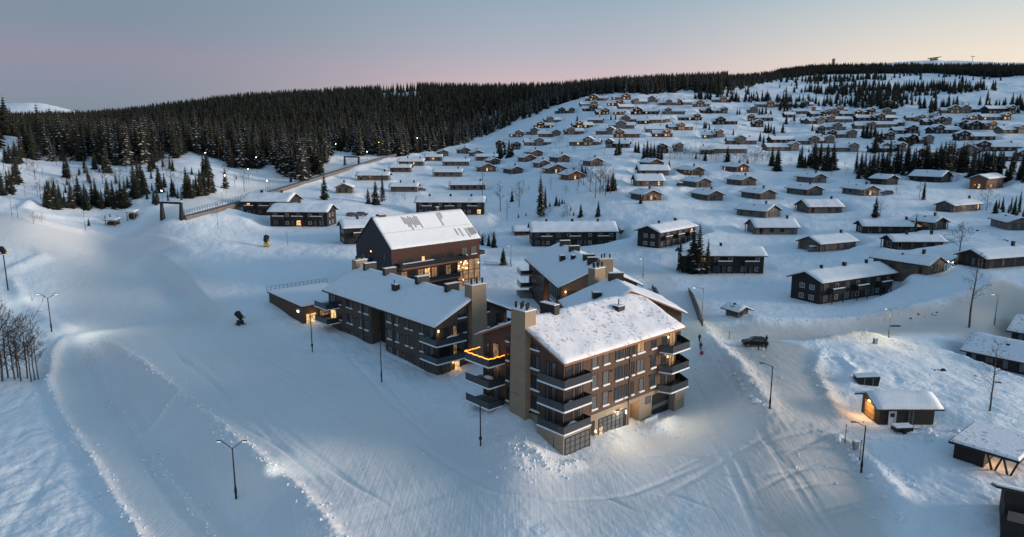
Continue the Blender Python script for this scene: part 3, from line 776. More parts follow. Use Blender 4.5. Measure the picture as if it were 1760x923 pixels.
for zi, z in enumerate((4.4, 7.42, 10.42)):
    for ci, (s, w, gl, sp) in enumerate(cols):
        if zi == 0 and ci == 5: s, w, sp = 16.6, 1.1, 0
        window(b1, 'R', s, z, w, 1.98, glass='lit_dim' if (zi, ci) == (2, 5) else gl, split=sp)
    window(b1, 'L', 5.35, z - .15, 1.7, 1.9, split=1, glass='glass')
    window(b1, 'L', 10.95, z - .3, .7, 2.0, glass='glass')
window(b1, 'L', 5.4, 13.0, 1.7, .55, glass='glass'); window(b1, 'L', 10.95, 12.95, .7, .6)
for s, z in ((9.6, 9.1), (9.6, 6.1), (18.6, 9.3), (18.6, 6.25)):
    MB().box(-.25, .25, -.22, 0, 0, .14).build('wall_vent', M['frame'], b1, loc=(s, 0, z))
MB().tube((13.62, -.09, -1), (13.62, -.09, 12.4), .06, n=6).build('drainpipe', M['frame'], b1)
# garages and the entrance on the ground floor
pane_door(b1, 'R', 7.1, 12.7, -.55, 2.62, 6, 5, LX, LY, .03, lit=((0, 1), (0, 2)))
MB().box(12.7, 13.3, -.08, .4, -1, 2.65).build('door_reveal', M['frame'], b1)
MB().box(19.5, 24.4, .45, .49, -1.3, 3.0).build('garage_shutter', M['metal_dark'], b1)
MB().box(19.6, 24.2, .40, .44, .35, 1.0).build('shutter_glazing', M['curtain_glass'], b1)
MB().box(14.02, 16.38, 1.5, 1.56, -1.2, 2.7).build('entrance_lining', M['door_wood'], b1)
door(b1, 'R', 15.0, -1.05, LX, LY, 1.3, 2.3).location.y = 1.48
window(b1, 'R', 18.4, 1.95, 1.2, 1.15, glass='curtain_glass', snow=False, off=.03)
MB().prism([(24.62, -.6), (27.2, -.6), (27.9, 1.2), (27.9, 4.6), (25.2, 4.6), (25.2, -.02), (24.62, -.02)], -3, 3.1).build('side_plinth', M['plaster'], b1)
MB().box(-1.5, 1.5, -.12, .12, 0, 1.0).build('leaning_board', M['snow_lump'], b1, loc=(18.2, -.9, -.9))
for s in (11.2,):
    l = MB().box(-.35, .35, -.3, 0, 0, .12).box(-.3, .3, -.27, -.03, -.03, 0, 1).build('wall_lamp', [M['frame'], M['lit_bright']], b1, loc=(s, -.03, 2.78))
    lamp_point(world_of(b1, (s, -.6, 2.5)), 110, (1, .80, .5), .2)
l = MB().tube((0, 0, 0), (0, 0, .5), .07, n=6).build('tube_lamp', M['lit_white'], b1, loc=(13.0, -.2, 1.9))
l = MB().tube((0, 0, 0), (0, 0, .3), .07, n=6).build('tube_lamp', M['lit_white'], b1, loc=(4.7, -1.6, 1.9))
lamp_point(world_of(b1, (15.2, .7, 2.3)), 60, (1, .62, .3), .2)
lamp_point(world_of(b1, (8.0, -3.2, 4.8)), 420, (1, .82, .56), .5, 'SPOT', world_of(b1, (8.5, -9, -1)), 140)
lamp_point(world_of(b1, (19.0, -3.2, 4.8)), 650, (1, .82, .56), .5, 'SPOT', world_of(b1, (20.5, -8, -1)), 140)
# balconies on the right end and behind the tower
rp = [(20.8, -.02), (21.5, -1.9), (26.0, -1.9), (27.6, .8), (27.6, 3.8), (25.13, 3.8), (25.13, -.02)]
for zi, z in enumerate((3.4, 6.5, 9.6)):
    balcony(b1, rp, [(20.8, -.02), (21.5, -1.9), (26.0, -1.9), (27.6, .8), (27.6, 3.8)], z)
    window(b1, 'R', 22.0, z + .15, 1.2, 2.3, snow=False, glass='glass'); window(b1, 'R', 24.0, z + .15, 1.6, 2.3, snow=False, glass='lit_dim' if zi else 'glass', split=1)
    lump(b1, 'snow_heap', 23.6 + zi * .3, -1.0, z, 1.1, .5, .4, 10 + zi)
    if zi: lamp_point(world_of(b1, (22.9, -.35, z + 2.1)), 9, (1, .6, .25), .1); MB().box(-.06, .06, -.12, 0, 0, .3).build('wall_lamp', M['lit_bright'], b1, loc=(22.9, -.01, z + 1.7))
lp = [(-3.0, 11.7), (-.02, 11.7), (-.02, 17.0), (-3.0, 17.0)]
for zi, z in enumerate((3.3, 6.45, 9.6)):
    balcony(b1, lp, [(-3.0, 17.0), (-3.0, 11.7), (-.02, 11.7)], z)
    window(b1, 'L', 13.6, z + .15, 1.4, 2.3, snow=False, glass='curtain_glass' if zi < 2 else 'lit_dim'); window(b1, 'L', 15.4, z + .15, .7, 2.3, snow=False)
MB().box(-1.9, -1.0, 12.8, 14.4, 6.45, 7.15).build('garden_table', M['wood_warm'], b1)
lump(b1, 'snow_heap', -1.45, 13.6, 7.15, .55, .9, .3, 17)
lamp_point(world_of(b1, (-.5, 13.2, 8.6)), 14, (1, .6, .3), .1)
mb = MB(); rg = random.Random(3)
pth = [(-.1, 11.65), (-3.05, 11.65), (-3.05, 17.05), (-.1, 17.05)]
for (x0, y0), (x1, y1) in zip(pth[:-1], pth[1:]):
    n = int(math.hypot(x1 - x0, y1 - y0) / .16)
    for k in range(n):
        a = (k + rg.random() * .6) / n; x, y, z = x0 + (x1 - x0) * a, y0 + (y1 - y0) * a, 10.68 + .03 * math.sin(k * .9) + rg.random() * .04
        mb.box(x - .05, x + .05, y - .05, y + .05, z - .05, z + .05)
fl = thing('string_lights', 'glowing orange string of lights wound round the top balcony railing beside the stone tower', 'string lights', world_of(b1, (0, 11.65, 10.6)), -AZ)
s_ = mb.build('light_string', M['fairy'], fl, loc=(0, -11.65, -10.6)); s_['kind'] = 'stuff'
for x, y in ((-3, 12), (-3, 15), (-1.2, 11.7)): lamp_point(world_of(b1, (x, y, 10.9)), 5, (1, .4, .08), .15)
# tower and ridge boxes
flue_tower(b1, -1.0, 1.0, 6.4, 9.2, -2, 18.2, 5)
window(b1, 'L', 7.9, 4.95, 1.1, 1.35, glass='glass', snow=False, off=1.08, name='tower_hatch')
MB().box(-.45, .45, -.05, .01, 0, .6).build('tower_hatch', M['frame'], b1, loc=(.05, 6.27, 3.4))
def ridge_box(parent, x, y, z, w, d, h, rz=0.0):
    o = MB().box(-w / 2, w / 2, -d / 2, d / 2, -1, h).box(-w / 2 - .06, w / 2 + .06, -d / 2 - .06, d / 2 + .06, h, h + .1).build('ridge_chimney', M['metal_dark'], parent, loc=(x, y, z), rz=rz)
    MB().box(-w / 2, w / 2, -d / 2, d / 2, h + .1, h + .2).build('snow_cap', M['snow_lump'], o)
    return o
ridge_box(b1, 6.2, 8.9, 16.5, 1.0, 3.0, 1.2)
ridge_box(b1, 17.8, 5.6, 15.2, 1.5, 1.2, .9); chimney(b1, 18.0, 5.8, 16.0, .16, .16, 1.1, rnd=True)
# rear wing of the same block
wg = bpy.data.objects.new('rear_wing', None); COL.objects.link(wg); wg.parent = b1; wg.location = (17.1, 13.4, 0); wg.rotation_euler = (0, 0, -R(34.1))
walls(17.5, 10.5, 13.2, 3.7, 'Y', -2).build('wing_wall', M['clad_grey'], wg)
r_, _ = roof(wg, 17.5, 10.5, 13.2, 3.7, 'Y', .6, .9, .25, .3, .6, 8, 'snow', 'wood_warm', .15, names=('wing_roof', 'wing_snow'))
ridge_box(wg, 8.75, 8.6, 17.2, 2.6, .8, 1.1); ridge_box(wg, 4.0, 3.3, 15.2, 1.4, 1.2, 1.0)
for ch in list(wg.children):                          # the wing's pieces belong to the block itself
    c_, s_ = math.cos(wg.rotation_euler.z), math.sin(wg.rotation_euler.z); x_, y_, z_ = ch.location
    ch.parent = b1; ch.location = (wg.location.x + c_ * x_ - s_ * y_, wg.location.y + s_ * x_ + c_ * y_, z_); ch.rotation_euler.z += wg.rotation_euler.z
bpy.data.objects.remove(wg)
flue_tower(b1, 28.3, 31.0, 19.6, 21.2, 0, 18.6, 5)

# ------------------------------------------------------------------ the long block behind it
W2 = np.array([-12.83, 113.71, .8])
b2 = thing('apartment_block', 'long grey-brown three-storey apartment block beside the piste with four dark ridge boxes', 'apartment building', tuple(W2), -AZ)
LX2, LY2, HE2, RS2 = 16.0, 38.5, 9.3, 3.55
walls(LX2, LY2, HE2, RS2, 'Y', -3, [(0, 0), (LX2, 0), (LX2, LY2), (0, LY2), (0, 21.5), (2.2, 21.5), (2.2, 16.4), (0, 16.4)]).build('wall', M['clad_grey'], b2)
roof(b2, LX2, LY2, HE2, RS2, 'Y', .95, 1.0, .26, .34, .6, 5, 'snow', 'roof_dark', .12)
MB().box(2.1, 2.19, 16.5, 21.4, -2, 9.2).build('recess_lining', M['black_timber'], b2)
window(b2, 'L', 17.4, 3.7, .9, 1.9, glass='lit', off=-2.08); door(b2, 'L', 18.0, .1, LX2, LY2, 1.6, 2.3).location.x = 2.08
for zi, z in enumerate((.35, 3.7, 6.95)):
    for s, w, gl in ((33.5, .9, 'glass'), (30.4, .7, 'glass'), (29.0, 1.0, 'curtain_glass'), (25.4, .9, 'curtain_glass'), (23.0, 1.6, 'glass'), (14.8, 1.5, 'curtain_glass'), (12.2, 1.1, 'curtain_glass'), (9.0, 1.0, 'glass'), (7.4, .7, 'glass'), (4.3, 1.1, 'glass')):
        window(b2, 'L', s, z, w, 1.9, glass=gl, split=1 if w > 1.4 else 0)
    for s in (10.6, 16.0, 26.9, 31.6): MB().box(-.2, 0, -.25, .25, 0, .15).build('wall_vent', M['frame'], b2, loc=(0, s, z + 1.6))
for s in (13.4, 24.4): MB().tube((-.09, s, -2), (-.09, s, 9.0), .06, n=6).build('drainpipe', M['frame'], b2)
cp2 = [(-1.5, -2.1), (4.7, -2.1), (4.7, -.02), (-.02, -.02), (-.02, 2.9), (-1.5, 2.9)]
for zi, z in enumerate((3.2, 6.3)):
    balcony(b2, cp2, [(-1.5, 2.9), (-1.5, -2.1), (4.7, -2.1), (4.7, -.02)], z)
    window(b2, 'R', 1.6, z + .12, 2.0, 2.1, snow=False, split=1); window(b2, 'R', 3.9, z + .12, .9, 2.1, snow=False, glass='lit_dim'); window(b2, 'L', 1.4, z + .12, 1.6, 2.1, snow=False)
lump(b2, 'snow_heap', 2.4, -1.2, 6.3, 1.9, .6, 1.0, 21); lump(b2, 'snow_heap', -.8, 1.6, 6.3, .55, 1.0, .7, 22)
window(b2, 'R', 1.8, 0, 1.8, 2.2, snow=False, split=1, glass='glass'); window(b2, 'R', 4.3, 0, 1.2, 2.2, snow=False, glass='lit')
for x, z in ((.35, 8.0), (3.4, 1.9)):
    MB().box(-.08, .08, -.14, 0, 0, .35).build('wall_lamp', M['lit_bright'], b2, loc=(x, -.005, z)); lamp_point(world_of(b2, (x, -.5, z)), 26, (1, .55, .22), .12)
for zi, z in enumerate((3.7, 6.95)):
    window(b2, 'R', 5.5, z, 1.8, 2.0, glass='glass', split=1); window(b2, 'R', 11.2, z, 1.0, 2.0, glass='curtain_glass'); window(b2, 'R', 14.3, z + .1, 1.7, 2.0, split=1)
window(b2, 'R', 5.5, 9.7, 1.9, .7); window(b2, 'R', 11.2, 9.8, 1.0, .7)
bp_ = [(13.0, -2.0), (17.4, -2.0), (17.4, 1.5), (16.02, 1.5), (16.02, -.02), (13.0, -.02)]
for z in (3.2, 6.3): balcony(b2, bp_, [(13.0, -.02), (13.0, -2.0), (17.4, -2.0), (17.4, 1.5)], z)
lb = [(-3.0, 33.8), (-.02, 33.8), (-.02, 39.0), (-3.0, 39.0)]
for z in (3.2, 6.3):
    balcony(b2, lb, [(-3.0, 39.0), (-3.0, 33.8), (-.02, 33.8)], z)
    window(b2, 'L', 36.6, z + .12, 2.4, 2.1, snow=False, split=1, glass='lit' if z < 4 else 'glass')
lamp_point(world_of(b2, (-.8, 36.6, 5.2)), 22, (1, .75, .4), .15)
flue_tower(b2, 7.0, 10.2, -1.0, 1.0, -2, 15.3, 5); flue_tower(b2, 6.6, 9.4, 38.2, 39.9, -2, 14.7, 4)
for s in (6.4, 15.8, 27.4, 35.2): ridge_box(b2, 8.2, s, 13.1, 2.8, .9, 1.25)
ridge_box(b2, 4.2, 19.0, 11.5, 1.0, 1.4, 1.3); chimney(b2, 4.9, 20.5, 12.0, .2, .2, 1.2, rnd=True)

# ------------------------------------------------------------------ terrace wing left of it
AZT = R(-42)
p = at(521, 557)
PADS.append((p[0], p[1], AZT, -2, 9.5, -4, -1, p[2] - .3, 4)) if False else None
tw = thing('terrace_hall', 'low wedge-shaped dark hall with a snow covered flat roof and lit corner entrance', 'building', (p[0], p[1], p[2] - .3), -AZ)
mb = MB(); mb.hull([(0, 0, -3), (9.5, 0, -3), (9.5, 17, -1), (0, 17, 2.0)], [(0, 0, 3.9), (9.5, 0, 3.9), (9.5, 17, 4.3), (0, 17, 4.3)]); mb.build('wall', M['clad'], tw)
mb = MB(); mb.hull([(-.3, -.3, 3.95), (9.7, -.3, 3.95), (9.7, 17.3, 4.35), (-.3, 17.3, 4.35)], [(-.3, -.3, 4.12), (9.7, -.3, 4.12), (9.7, 17.3, 4.52), (-.3, 17.3, 4.52)]); mb.build('roof', M['roof_dark'], tw)
mb = MB(); mb.hull([(-.2, -.2, 4.13), (14, -.2, 4.13), (14, 17.2, 4.53), (-.2, 17.2, 4.53)], [(-.1, -.1, 4.42), (14, -.1, 4.42), (14, 17.1, 4.85), (-.1, 17.1, 4.85)]); mb.build('roof_snow', M['snow'], tw)
window(tw, 'R', 1.9, .2, 2.4, 2.2, glass='lit', split=2, snow=False); window(tw, 'R', 5.2, 1.4, 2.6, 1.4, glass='lit_dim', split=1, snow=False)
MB().box(-.3, .3, -.12, 0, 0, .3).build('wall_lamp', M['lit_white'], tw, loc=(-.02, 2.0, 2.6), rz=-PI / 2)
lamp_point(world_of(tw, (2.2, -1.2, 2.4)), 40, (1, .7, .35), .2)
fe = thing('terrace_fence', 'thin dark post and rail fence on the snowy flat roof beside the long block', 'fence', world_of(tw, (-.5, 16.8, 4.75)), -AZ)
pm = MB().box(-.03, .03, -.03, .03, -.3, 1.15).mesh('post', M['metal_dark'])
for k in range(16): put('post', pm, fe, (k * 1.0, 0, 0))
for z in (.35, .75, 1.1): MB().box(0, 15, -.02, .02, z - .02, z + .02).build('rail', M['metal_dark'], fe)

# ------------------------------------------------------------------ the block behind to the right
AZ4 = R(-9.9)
b4 = thing('apartment_block', 'dark brown apartment block with bluish snow roof and stone flue tower behind the front block', 'apartment building', (10.3, 141.5, 1.6), -AZ4)
LX4, LY4, HE4, RS4 = 16.6, 34.5, 9.3, 3.7
walls(LX4, LY4, HE4, RS4, 'Y', -3, [(0, 0), (LX4, 0), (LX4, LY4), (0, LY4), (0, 16.5), (1.8, 16.5), (1.8, 12.0), (0, 12.0)]).build('wall', M['clad_grey'], b4)
MB().box(.3, LX4 - .3, -.03, 0, -2, 9.3).build('gable_cladding', M['clad'], b4)
roof(b4, LX4, LY4, HE4, RS4, 'Y', .95, 1.0, .26, .34, .7, 6, 'snow', 'roof_dark', .12)
for zi, z in enumerate((.5, 3.6, 6.7)):
    for s in (2.0, 4.2, 6.3, 9.6, 18.4, 21.6, 24.2, 26.6, 29.5): window(b4, 'L', s, z, 1.0, 1.9, glass='glass', snow=False)
lb4 = [(-3.0, 30.0), (-.02, 30.0), (-.02, 35.0), (-3.0, 35.0)]
for z in (3.0, 6.1): balcony(b4, lb4, [(-3.0, 35.0), (-3.0, 30.0), (-.02, 30.0)], z)
MB().box(-3.2, -.1, 29.6, 34.6, -1, 1.2).build('terrace_plinth', M['concrete'], b4)
cp4 = [(-1.5, -1.8), (4.2, -1.8), (4.2, -.04), (-.02, -.04), (-.02, 4.0), (-1.5, 4.0)]
for z in (3.0, 6.1): balcony(b4, cp4, [(-1.5, 4.0), (-1.5, -1.8), (4.2, -1.8), (4.2, -.04)], z)
for z in (3.2, 6.3): window(b4, 'R', 2.6, z, 2.4, 2.0, snow=False, split=1, off=.03)
window(b4, 'R', 7.0, 8.5, 2.4, .8, off=.03)
for p_ in ((.9, -.05, 8.0), (.9, -.05, 4.6)):
    MB().box(-.1, .1, -.12, 0, 0, .3).build('wall_lamp', M['lit_bright'], b4, loc=p_); lamp_point(world_of(b4, (p_[0], -.5, p_[2])), 25, (1, .5, .2), .15)
MB().box(1.7, 1.79, 12.1, 16.4, -1, 2.6).build('entrance_lining', M['door_wood'], b4)
MB().box(0, .2, 13, 13.4, 2.2, 2.5).build('wall_lamp', M['lit_bright'], b4, loc=(1.0, .8, 0))
lamp_point(world_of(b4, (.4, 14.2, 2.2)), 160, (1, .45, .15), .2)
for s in (8.5, 21, 30): ridge_box(b4, 8.3, s, 13.2, 2.6, .9, 1.25)
ridge_box(b4, 4.4, 17.0, 11.7, 1.2, 1.4, 1.2); ridge_box(b4, 6.2, 14.0, 12.5, .9, 1.0, .9); ridge_box(b4, 8.0, 4.0, 13.3, 2.6, .8, 1.2)
flue_tower(b4, 8.0, 10.8, -1.0, 1.2, -2, 15.0, 3)

# ------------------------------------------------------------------ the red hotel
AZ3 = R(-44.5)
ht = thing('hotel_building', 'brick red hotel with a steep white roof and a glass corner full of lamps', 'hotel', (-28.9, 164.0, 3.0), -AZ3)
LX3, LY3, HE3, RS3 = 28.3, 15.6, 12.2, 7.0
walls(LX3, LY3, HE3, RS3, 'X', -3).build('wall', M['hot_red'], ht)
mb = MB(); mb.hull([(-.05, -.02, -3), (-.05, LY3, -3), (-.05, LY3, HE3), (-.05, LY3 / 2, HE3 + RS3), (-.05, -.02, HE3)], [(.0, -.02, -3), (.0, LY3, -3), (.0, LY3, HE3), (.0, LY3 / 2, HE3 + RS3), (.0, -.02, HE3)]); mb.build('gable_cladding', M['hot_grey'], ht)
r3, zr3 = roof(ht, LX3, LY3, HE3, RS3, 'X', .3, .35, .2, .16, .7, 12, 'snow', 'metal_dark', .05)
sl3 = RS3 / (LY3 / 2)
def bare(x, d, w, l):                                   # strips of the metal roof where the snow has slid away
    c = math.atan(sl3); o = MB().box(0, w, -l, 0, 0, .05).build('bare_roof_strip', M['solar'], r3); o.location = (x, -d, zr3 - sl3 * d + .2); o.rotation_euler = (c, 0, 0)
for k in range(8): bare(8.2 + k * .62, .8 + (k % 3) * .25, .38, 2.6 + (k * 37 % 5) * .35)
bare(19.4, .8, .35, 4.4); bare(20.1, .6, .3, 2.4); bare(20.7, .6, .3, 1.8)
for k, (x, l) in enumerate(((22.0, 3.0), (23.4, 3.6), (25.4, 4.0), (26.2, 3.2), (26.7, 3.2), (27.2, 3.0), (27.7, 2.9), (28.2, 2.7))): bare(x, 5.3 - (k < 2) * .2, .36, l * .8)
MB().box(.5, LX3, 0, .1, 0, .08).build('snow_guard', M['metal_grey'], r3, loc=(0, -4.4, zr3 - sl3 * 4.4 + .18))
ridge_box(ht, 2.8, 8.2, 18.4, 2.0, 1.6, 1.3); ridge_box(ht, 20.8, 8.6, 19.0, .9, .9, 1.3)
dk = MB().prism([(1.2, -2.6), (21.5, -2.6), (21.5, -.02), (1.2, -.02)], 7.2, 7.6).build('terrace_deck', M['wood_warm'], ht)
rail(dk, [(1.2, -.02), (1.2, -2.6), (21.5, -2.6), (21.5, -.02)], 7.6, 1.0)
MB().box(1.6, 11, -2.4, -1.8, 7.6, 8.75).build('drift', M['snow_lump'], dk)
dk2 = MB().prism([(7, -2.4), (19.5, -2.4), (19.5, -.02), (7, -.02)], 3.0, 3.4).build('terrace_deck', M['wood_warm'], ht)
rail(dk2, [(7, -2.4), (19.5, -2.4), (19.5, -.02)], 3.4, 1.0)
for k, s in enumerate((2.6, 4.6, 6.0, 8.2, 9.4, 12.6, 14.0, 15.6, 17.6, 18.8)): window(ht, 'R', s, 7.8, 1.1, 1.7, snow=False, glass='lit' if k in (4,) else 'glass')
for s in (23.0, 26.2): window(ht, 'R', s, 8.2, 1.9, 2.0, split=1, glass='curtain_glass')
for k, s in enumerate((3.5, 6.0, 8.5, 10.6, 12.8, 15.0, 17.4)): window(ht, 'R', s, 3.7, 1.8, 2.6, snow=False, glass=('lit_dim', 'glass', 'lit_dim', 'lit')[k % 4], split=1)
gc = MB().box(20.3, 28.2, -.12, -.03, -1, 6.9).build('glass_corner', M['lit_dim'], ht)
for x in (20.3, 22.2, 24.2, 26.2, 28.2): MB().box(x - .09, x + .09, -.22, -.1, -1, 6.9).build('mullion', M['frame'], gc)
for z in (1.6, 4.0, 6.9): MB().box(20.3, 28.2, -.2, -.1, z - .08, z + .08).build('transom', M['frame'], gc)
rg = random.Random(5)
for k in range(17):
    x, z = (20.6 + rg.random() * 3.2, 4.4 + rg.random() * 2.3) if k < 12 else (20.7 + rg.random() * 7, .4 + rg.random() * 6)
    put('globe_lamp', cached('globe', lambda: MB().tube((0, 0, -.13), (0, 0, .13), .13, n=8).mesh('globe_lamp', M['lit_bright'])), gc, (x, -.3, z))
lamp_point(world_of(ht, (23, -2.0, 4.5)), 70, (1, .58, .25), .6); lamp_point(world_of(ht, (12, -1.3, 6.4)), 60, (1, .45, .2), .3)
for s, z in ((3, 9), (2, 4)): window(ht, 'L', s, z, 1.2, 1.9, snow=False, off=.05)
bl3 = [(-2.4, 8.0), (-.06, 8.0), (-.06, 13.5), (-2.4, 13.5)]
balcony(ht, bl3, [(-2.4, 13.5), (-2.4, 8.0), (-.06, 8.0)], 7.6)
window(ht, 'L', 9.5, 7.8, 1.6, 2.0, snow=False, off=.05); window(ht, 'L', 12.0, 7.8, 1.0, 2.0, snow=False, off=.05); window(ht, 'L', 10.0, 11.4, .6, 1.6, snow=False, off=.05)
MB().box(-.1, .1, -.1, 0, 0, .3).build('wall_lamp', M['lit_bright'], ht, loc=(-.06, 8.8, 10.6), rz=-PI / 2)
balcony(ht, [(28.34, 0), (30.2, 0), (30.2, 4), (28.34, 4)], [(28.34, 0), (30.2, 0), (30.2, 4)], 7.6)
#P3

# ------------------------------------------------------------------ fitting a house to its place on the ground
def edge_len(N0, az, xt, lo=3.0, hi=40.0):
    d = np.array([math.sin(az), math.cos(az), 0]); f = lambda l: proj(N0 + d * l)[0]
    if (f(lo) - xt) * (f(hi) - xt) > 0: return lo if abs(f(lo) - xt) < abs(f(hi) - xt) else hi
    for _ in range(40):
        m = (lo + hi) / 2
        if (f(lo) - xt) * (f(m) - xt) <= 0: hi = m
        else: lo = m
    return (lo + hi) / 2


def frame_of(xl, xn, xr, yn, az, Lmax=(16, 12), Lmin=(6, 6)):
    """near corner at (xn, yn); the left edge runs at azimuth az, the right one at az + 90"""
    N0 = at(xn, yn); a = R(az)
    ly = min(max(edge_len(N0, a, xl), Lmin[0]), Lmax[0]); lx = min(max(edge_len(N0, a + PI / 2, xr), Lmin[1]), Lmax[1])
    zs = [H(*(N0[:2] + i * lx * np.array([math.cos(a), -math.sin(a)]) + j * ly * np.array([math.sin(a), math.cos(a)]))) for i in (0, 1) for j in (0, 1)]
    return N0, a, lx, ly, float(N0[2]), float(min(zs))


# ------------------------------------------------------------------ two-storey row houses
def row_house(xl, xn, xr, yn, az, ridge, label, Lmax, Lmin, m='black_timber', lit=(), chims=3, long_face=None, h=5.3, balc=3, seed=1, gable_win=True):
    N0, a, lx, ly, z0, zm = frame_of(xl, xn, xr, yn, az, Lmax, Lmin)
    PADS.append((N0[0], N0[1], a, -.8, lx + .8, -.8, ly + .8, z0 - .05, 6.0))
    t = thing('row_house', label, 'row house', (N0[0], N0[1], z0 - .1), -a, 'two-storey row houses')
    rise = (lx if ridge == 'Y' else ly) / 2 * .38
    walls(lx, ly, h, rise, ridge, zm - z0 - 2).build('wall', M[m], t)
    roof(t, lx, ly, h, rise, ridge, .8, 1.0, .22, .42, .8, seed, rough=.16)
    f = 'R' if ridge == 'X' else 'L'; L = lx if ridge == 'X' else ly; Wd = ly if ridge == 'X' else lx
    n = max(3, int(L / 3.6)); pos = [(k + .5) * L / n for k in range(n)]
    lit = [(min(k, n - 1), st) for k, st in lit]
    rg = random.Random(seed)
    for k, s in enumerate(pos):
        for st, z in enumerate((.35, 3.0)):
            gl = 'lit' if (k, st) in lit else ('curtain_glass' if rg.random() < .6 else 'glass')
            small_window(t, f, s, z + (.35 if (k % 2) else 0), 1.8 if k % 2 == 0 else 1.2, 1.9 if k % 2 == 0 else 1.2, lx, ly, gl, 'white_frame' if k % 2 else 'frame')
        if k % 2 == 1: small_window(t, f, s - L / n * .45, .2, .9, 2.0, lx, ly, 'glass', 'timber_red', name='door')
    for j in range(balc):
        c = (j + .5) * L / balc; w = min(4.2, L / balc * .62)
        loc, rz = spot(f, c, 2.75, lx, ly)
        b = MB().box(-w / 2, w / 2, -1.6, -.01, -.2, 0).build('balcony', M[m], t, loc=loc, rz=rz)
        MB().box(-w / 2, w / 2, -1.62, -1.54, 0, 1.0).build('railing_panel', M[m], b); MB().box(-w / 2, -w / 2 + .08, -1.53, -.02, 0, 1.0).build('side_panel', M[m], b); MB().box(w / 2 - .08, w / 2, -1.53, -.02, 0, 1.0).build('side_panel', M[m], b)
        MB().box(-w / 2 + .1, w / 2 - .1, -1.75, -1.4, 1.0, 1.2).build('rail_snow', M['snow_lump'], b)
        for sx in (-1, 1): MB().box(-.09, .09, -.09, .09, -3.6, -.2).build('post', M[m], b, loc=(sx * (w / 2 - .15), -1.45, 0))
    if gable_win:
        g = 'L' if ridge == 'X' else 'R'
        for s in (.28, .62):
            for z in (.7, 3.2): small_window(t, g, Wd * s, z, 1.4, 1.2, lx, ly, 'curtain_glass' if s < .5 else 'glass', 'white_frame')
    for j in range(chims):
        c = (j + .6) * L / (chims + .2); x, y = (c, ly / 2) if ridge == 'X' else (lx / 2, c)
        chimney(t, x, y, h + rise + .2, .8, .8, 1.1, rnd=(j % 2 == 0))
    if lit:
        k, st = lit[0]; s = pos[min(k, n - 1)]; p_, _ = spot(f, s, 0, lx, ly, .7)
        lamp_point(world_of(t, (p_[0], p_[1], 2.0 + 2.4 * st)), 18, (1, .5, .2), .2)
    return t


zz = lambda ox, oy, sc: (lambda *a: [ox + a[i] / sc for i in range(3)] + [oy + a[3] / sc])
v4 = zz(280, 240, 5.77); v6 = zz(560, 240, 5.77); v8 = zz(840, 250, 5.77); z8 = zz(1000, 330, 2.316); v7 = zz(1120, 290, 5.43); v9 = zz(1440, 270, 5.43); z4 = zz(1160, 460, 1.993)
RH = ((34, 12), (14, 8))
def rh(e, az, ridge, label, **k):
    LM, Lm = ((12, 34), (8, 14)) if ridge == 'X' else ((34, 12), (14, 8))
    return row_house(*e, az, ridge, label, LM, Lm, **k)
rh(v4(800, 1245, 1390, 752), -84, 'Y', 'dark row house half hidden behind another, left of all others', lit=((4, 1),), chims=2, seed=2)
rh(v4(1068, 1632, 1720, 862), -86, 'Y', 'dark row house without chimney, in front of a half hidden one', lit=((2, 0),), chims=0, seed=3)
rh(v6(870, 897, 1565, 742), 1, 'X', 'long black row house above the red hotel with one lit ground floor window', lit=((6, 0),), chims=3, seed=4)
rh([584.5, 593, 735, 420], -24, 'X', 'black row house partly hidden behind the roof of the red hotel', chims=3, seed=5)
rh(v8(398, 430, 1262, 1000), -3, 'X', 'black row house with three chimneys and a dark shed at its left end', chims=3, seed=6)
rh(z8(224, 305, 446, 224), -47, 'X', 'dark row house with a glowing upper window and its gable towards the camera', lit=((5, 1),), chims=2, seed=7)
rh(z8(398, 403, 722, 322), 2, 'X', 'black row house half screened by four tall spruces', lit=((1, 1),), chims=1, seed=8)
rh(z8(830, 945, 1232, 447), -28, 'X', 'large dark row house with three balconies above the snow road', chims=3, seed=9, m='black_timber', h=5.5)


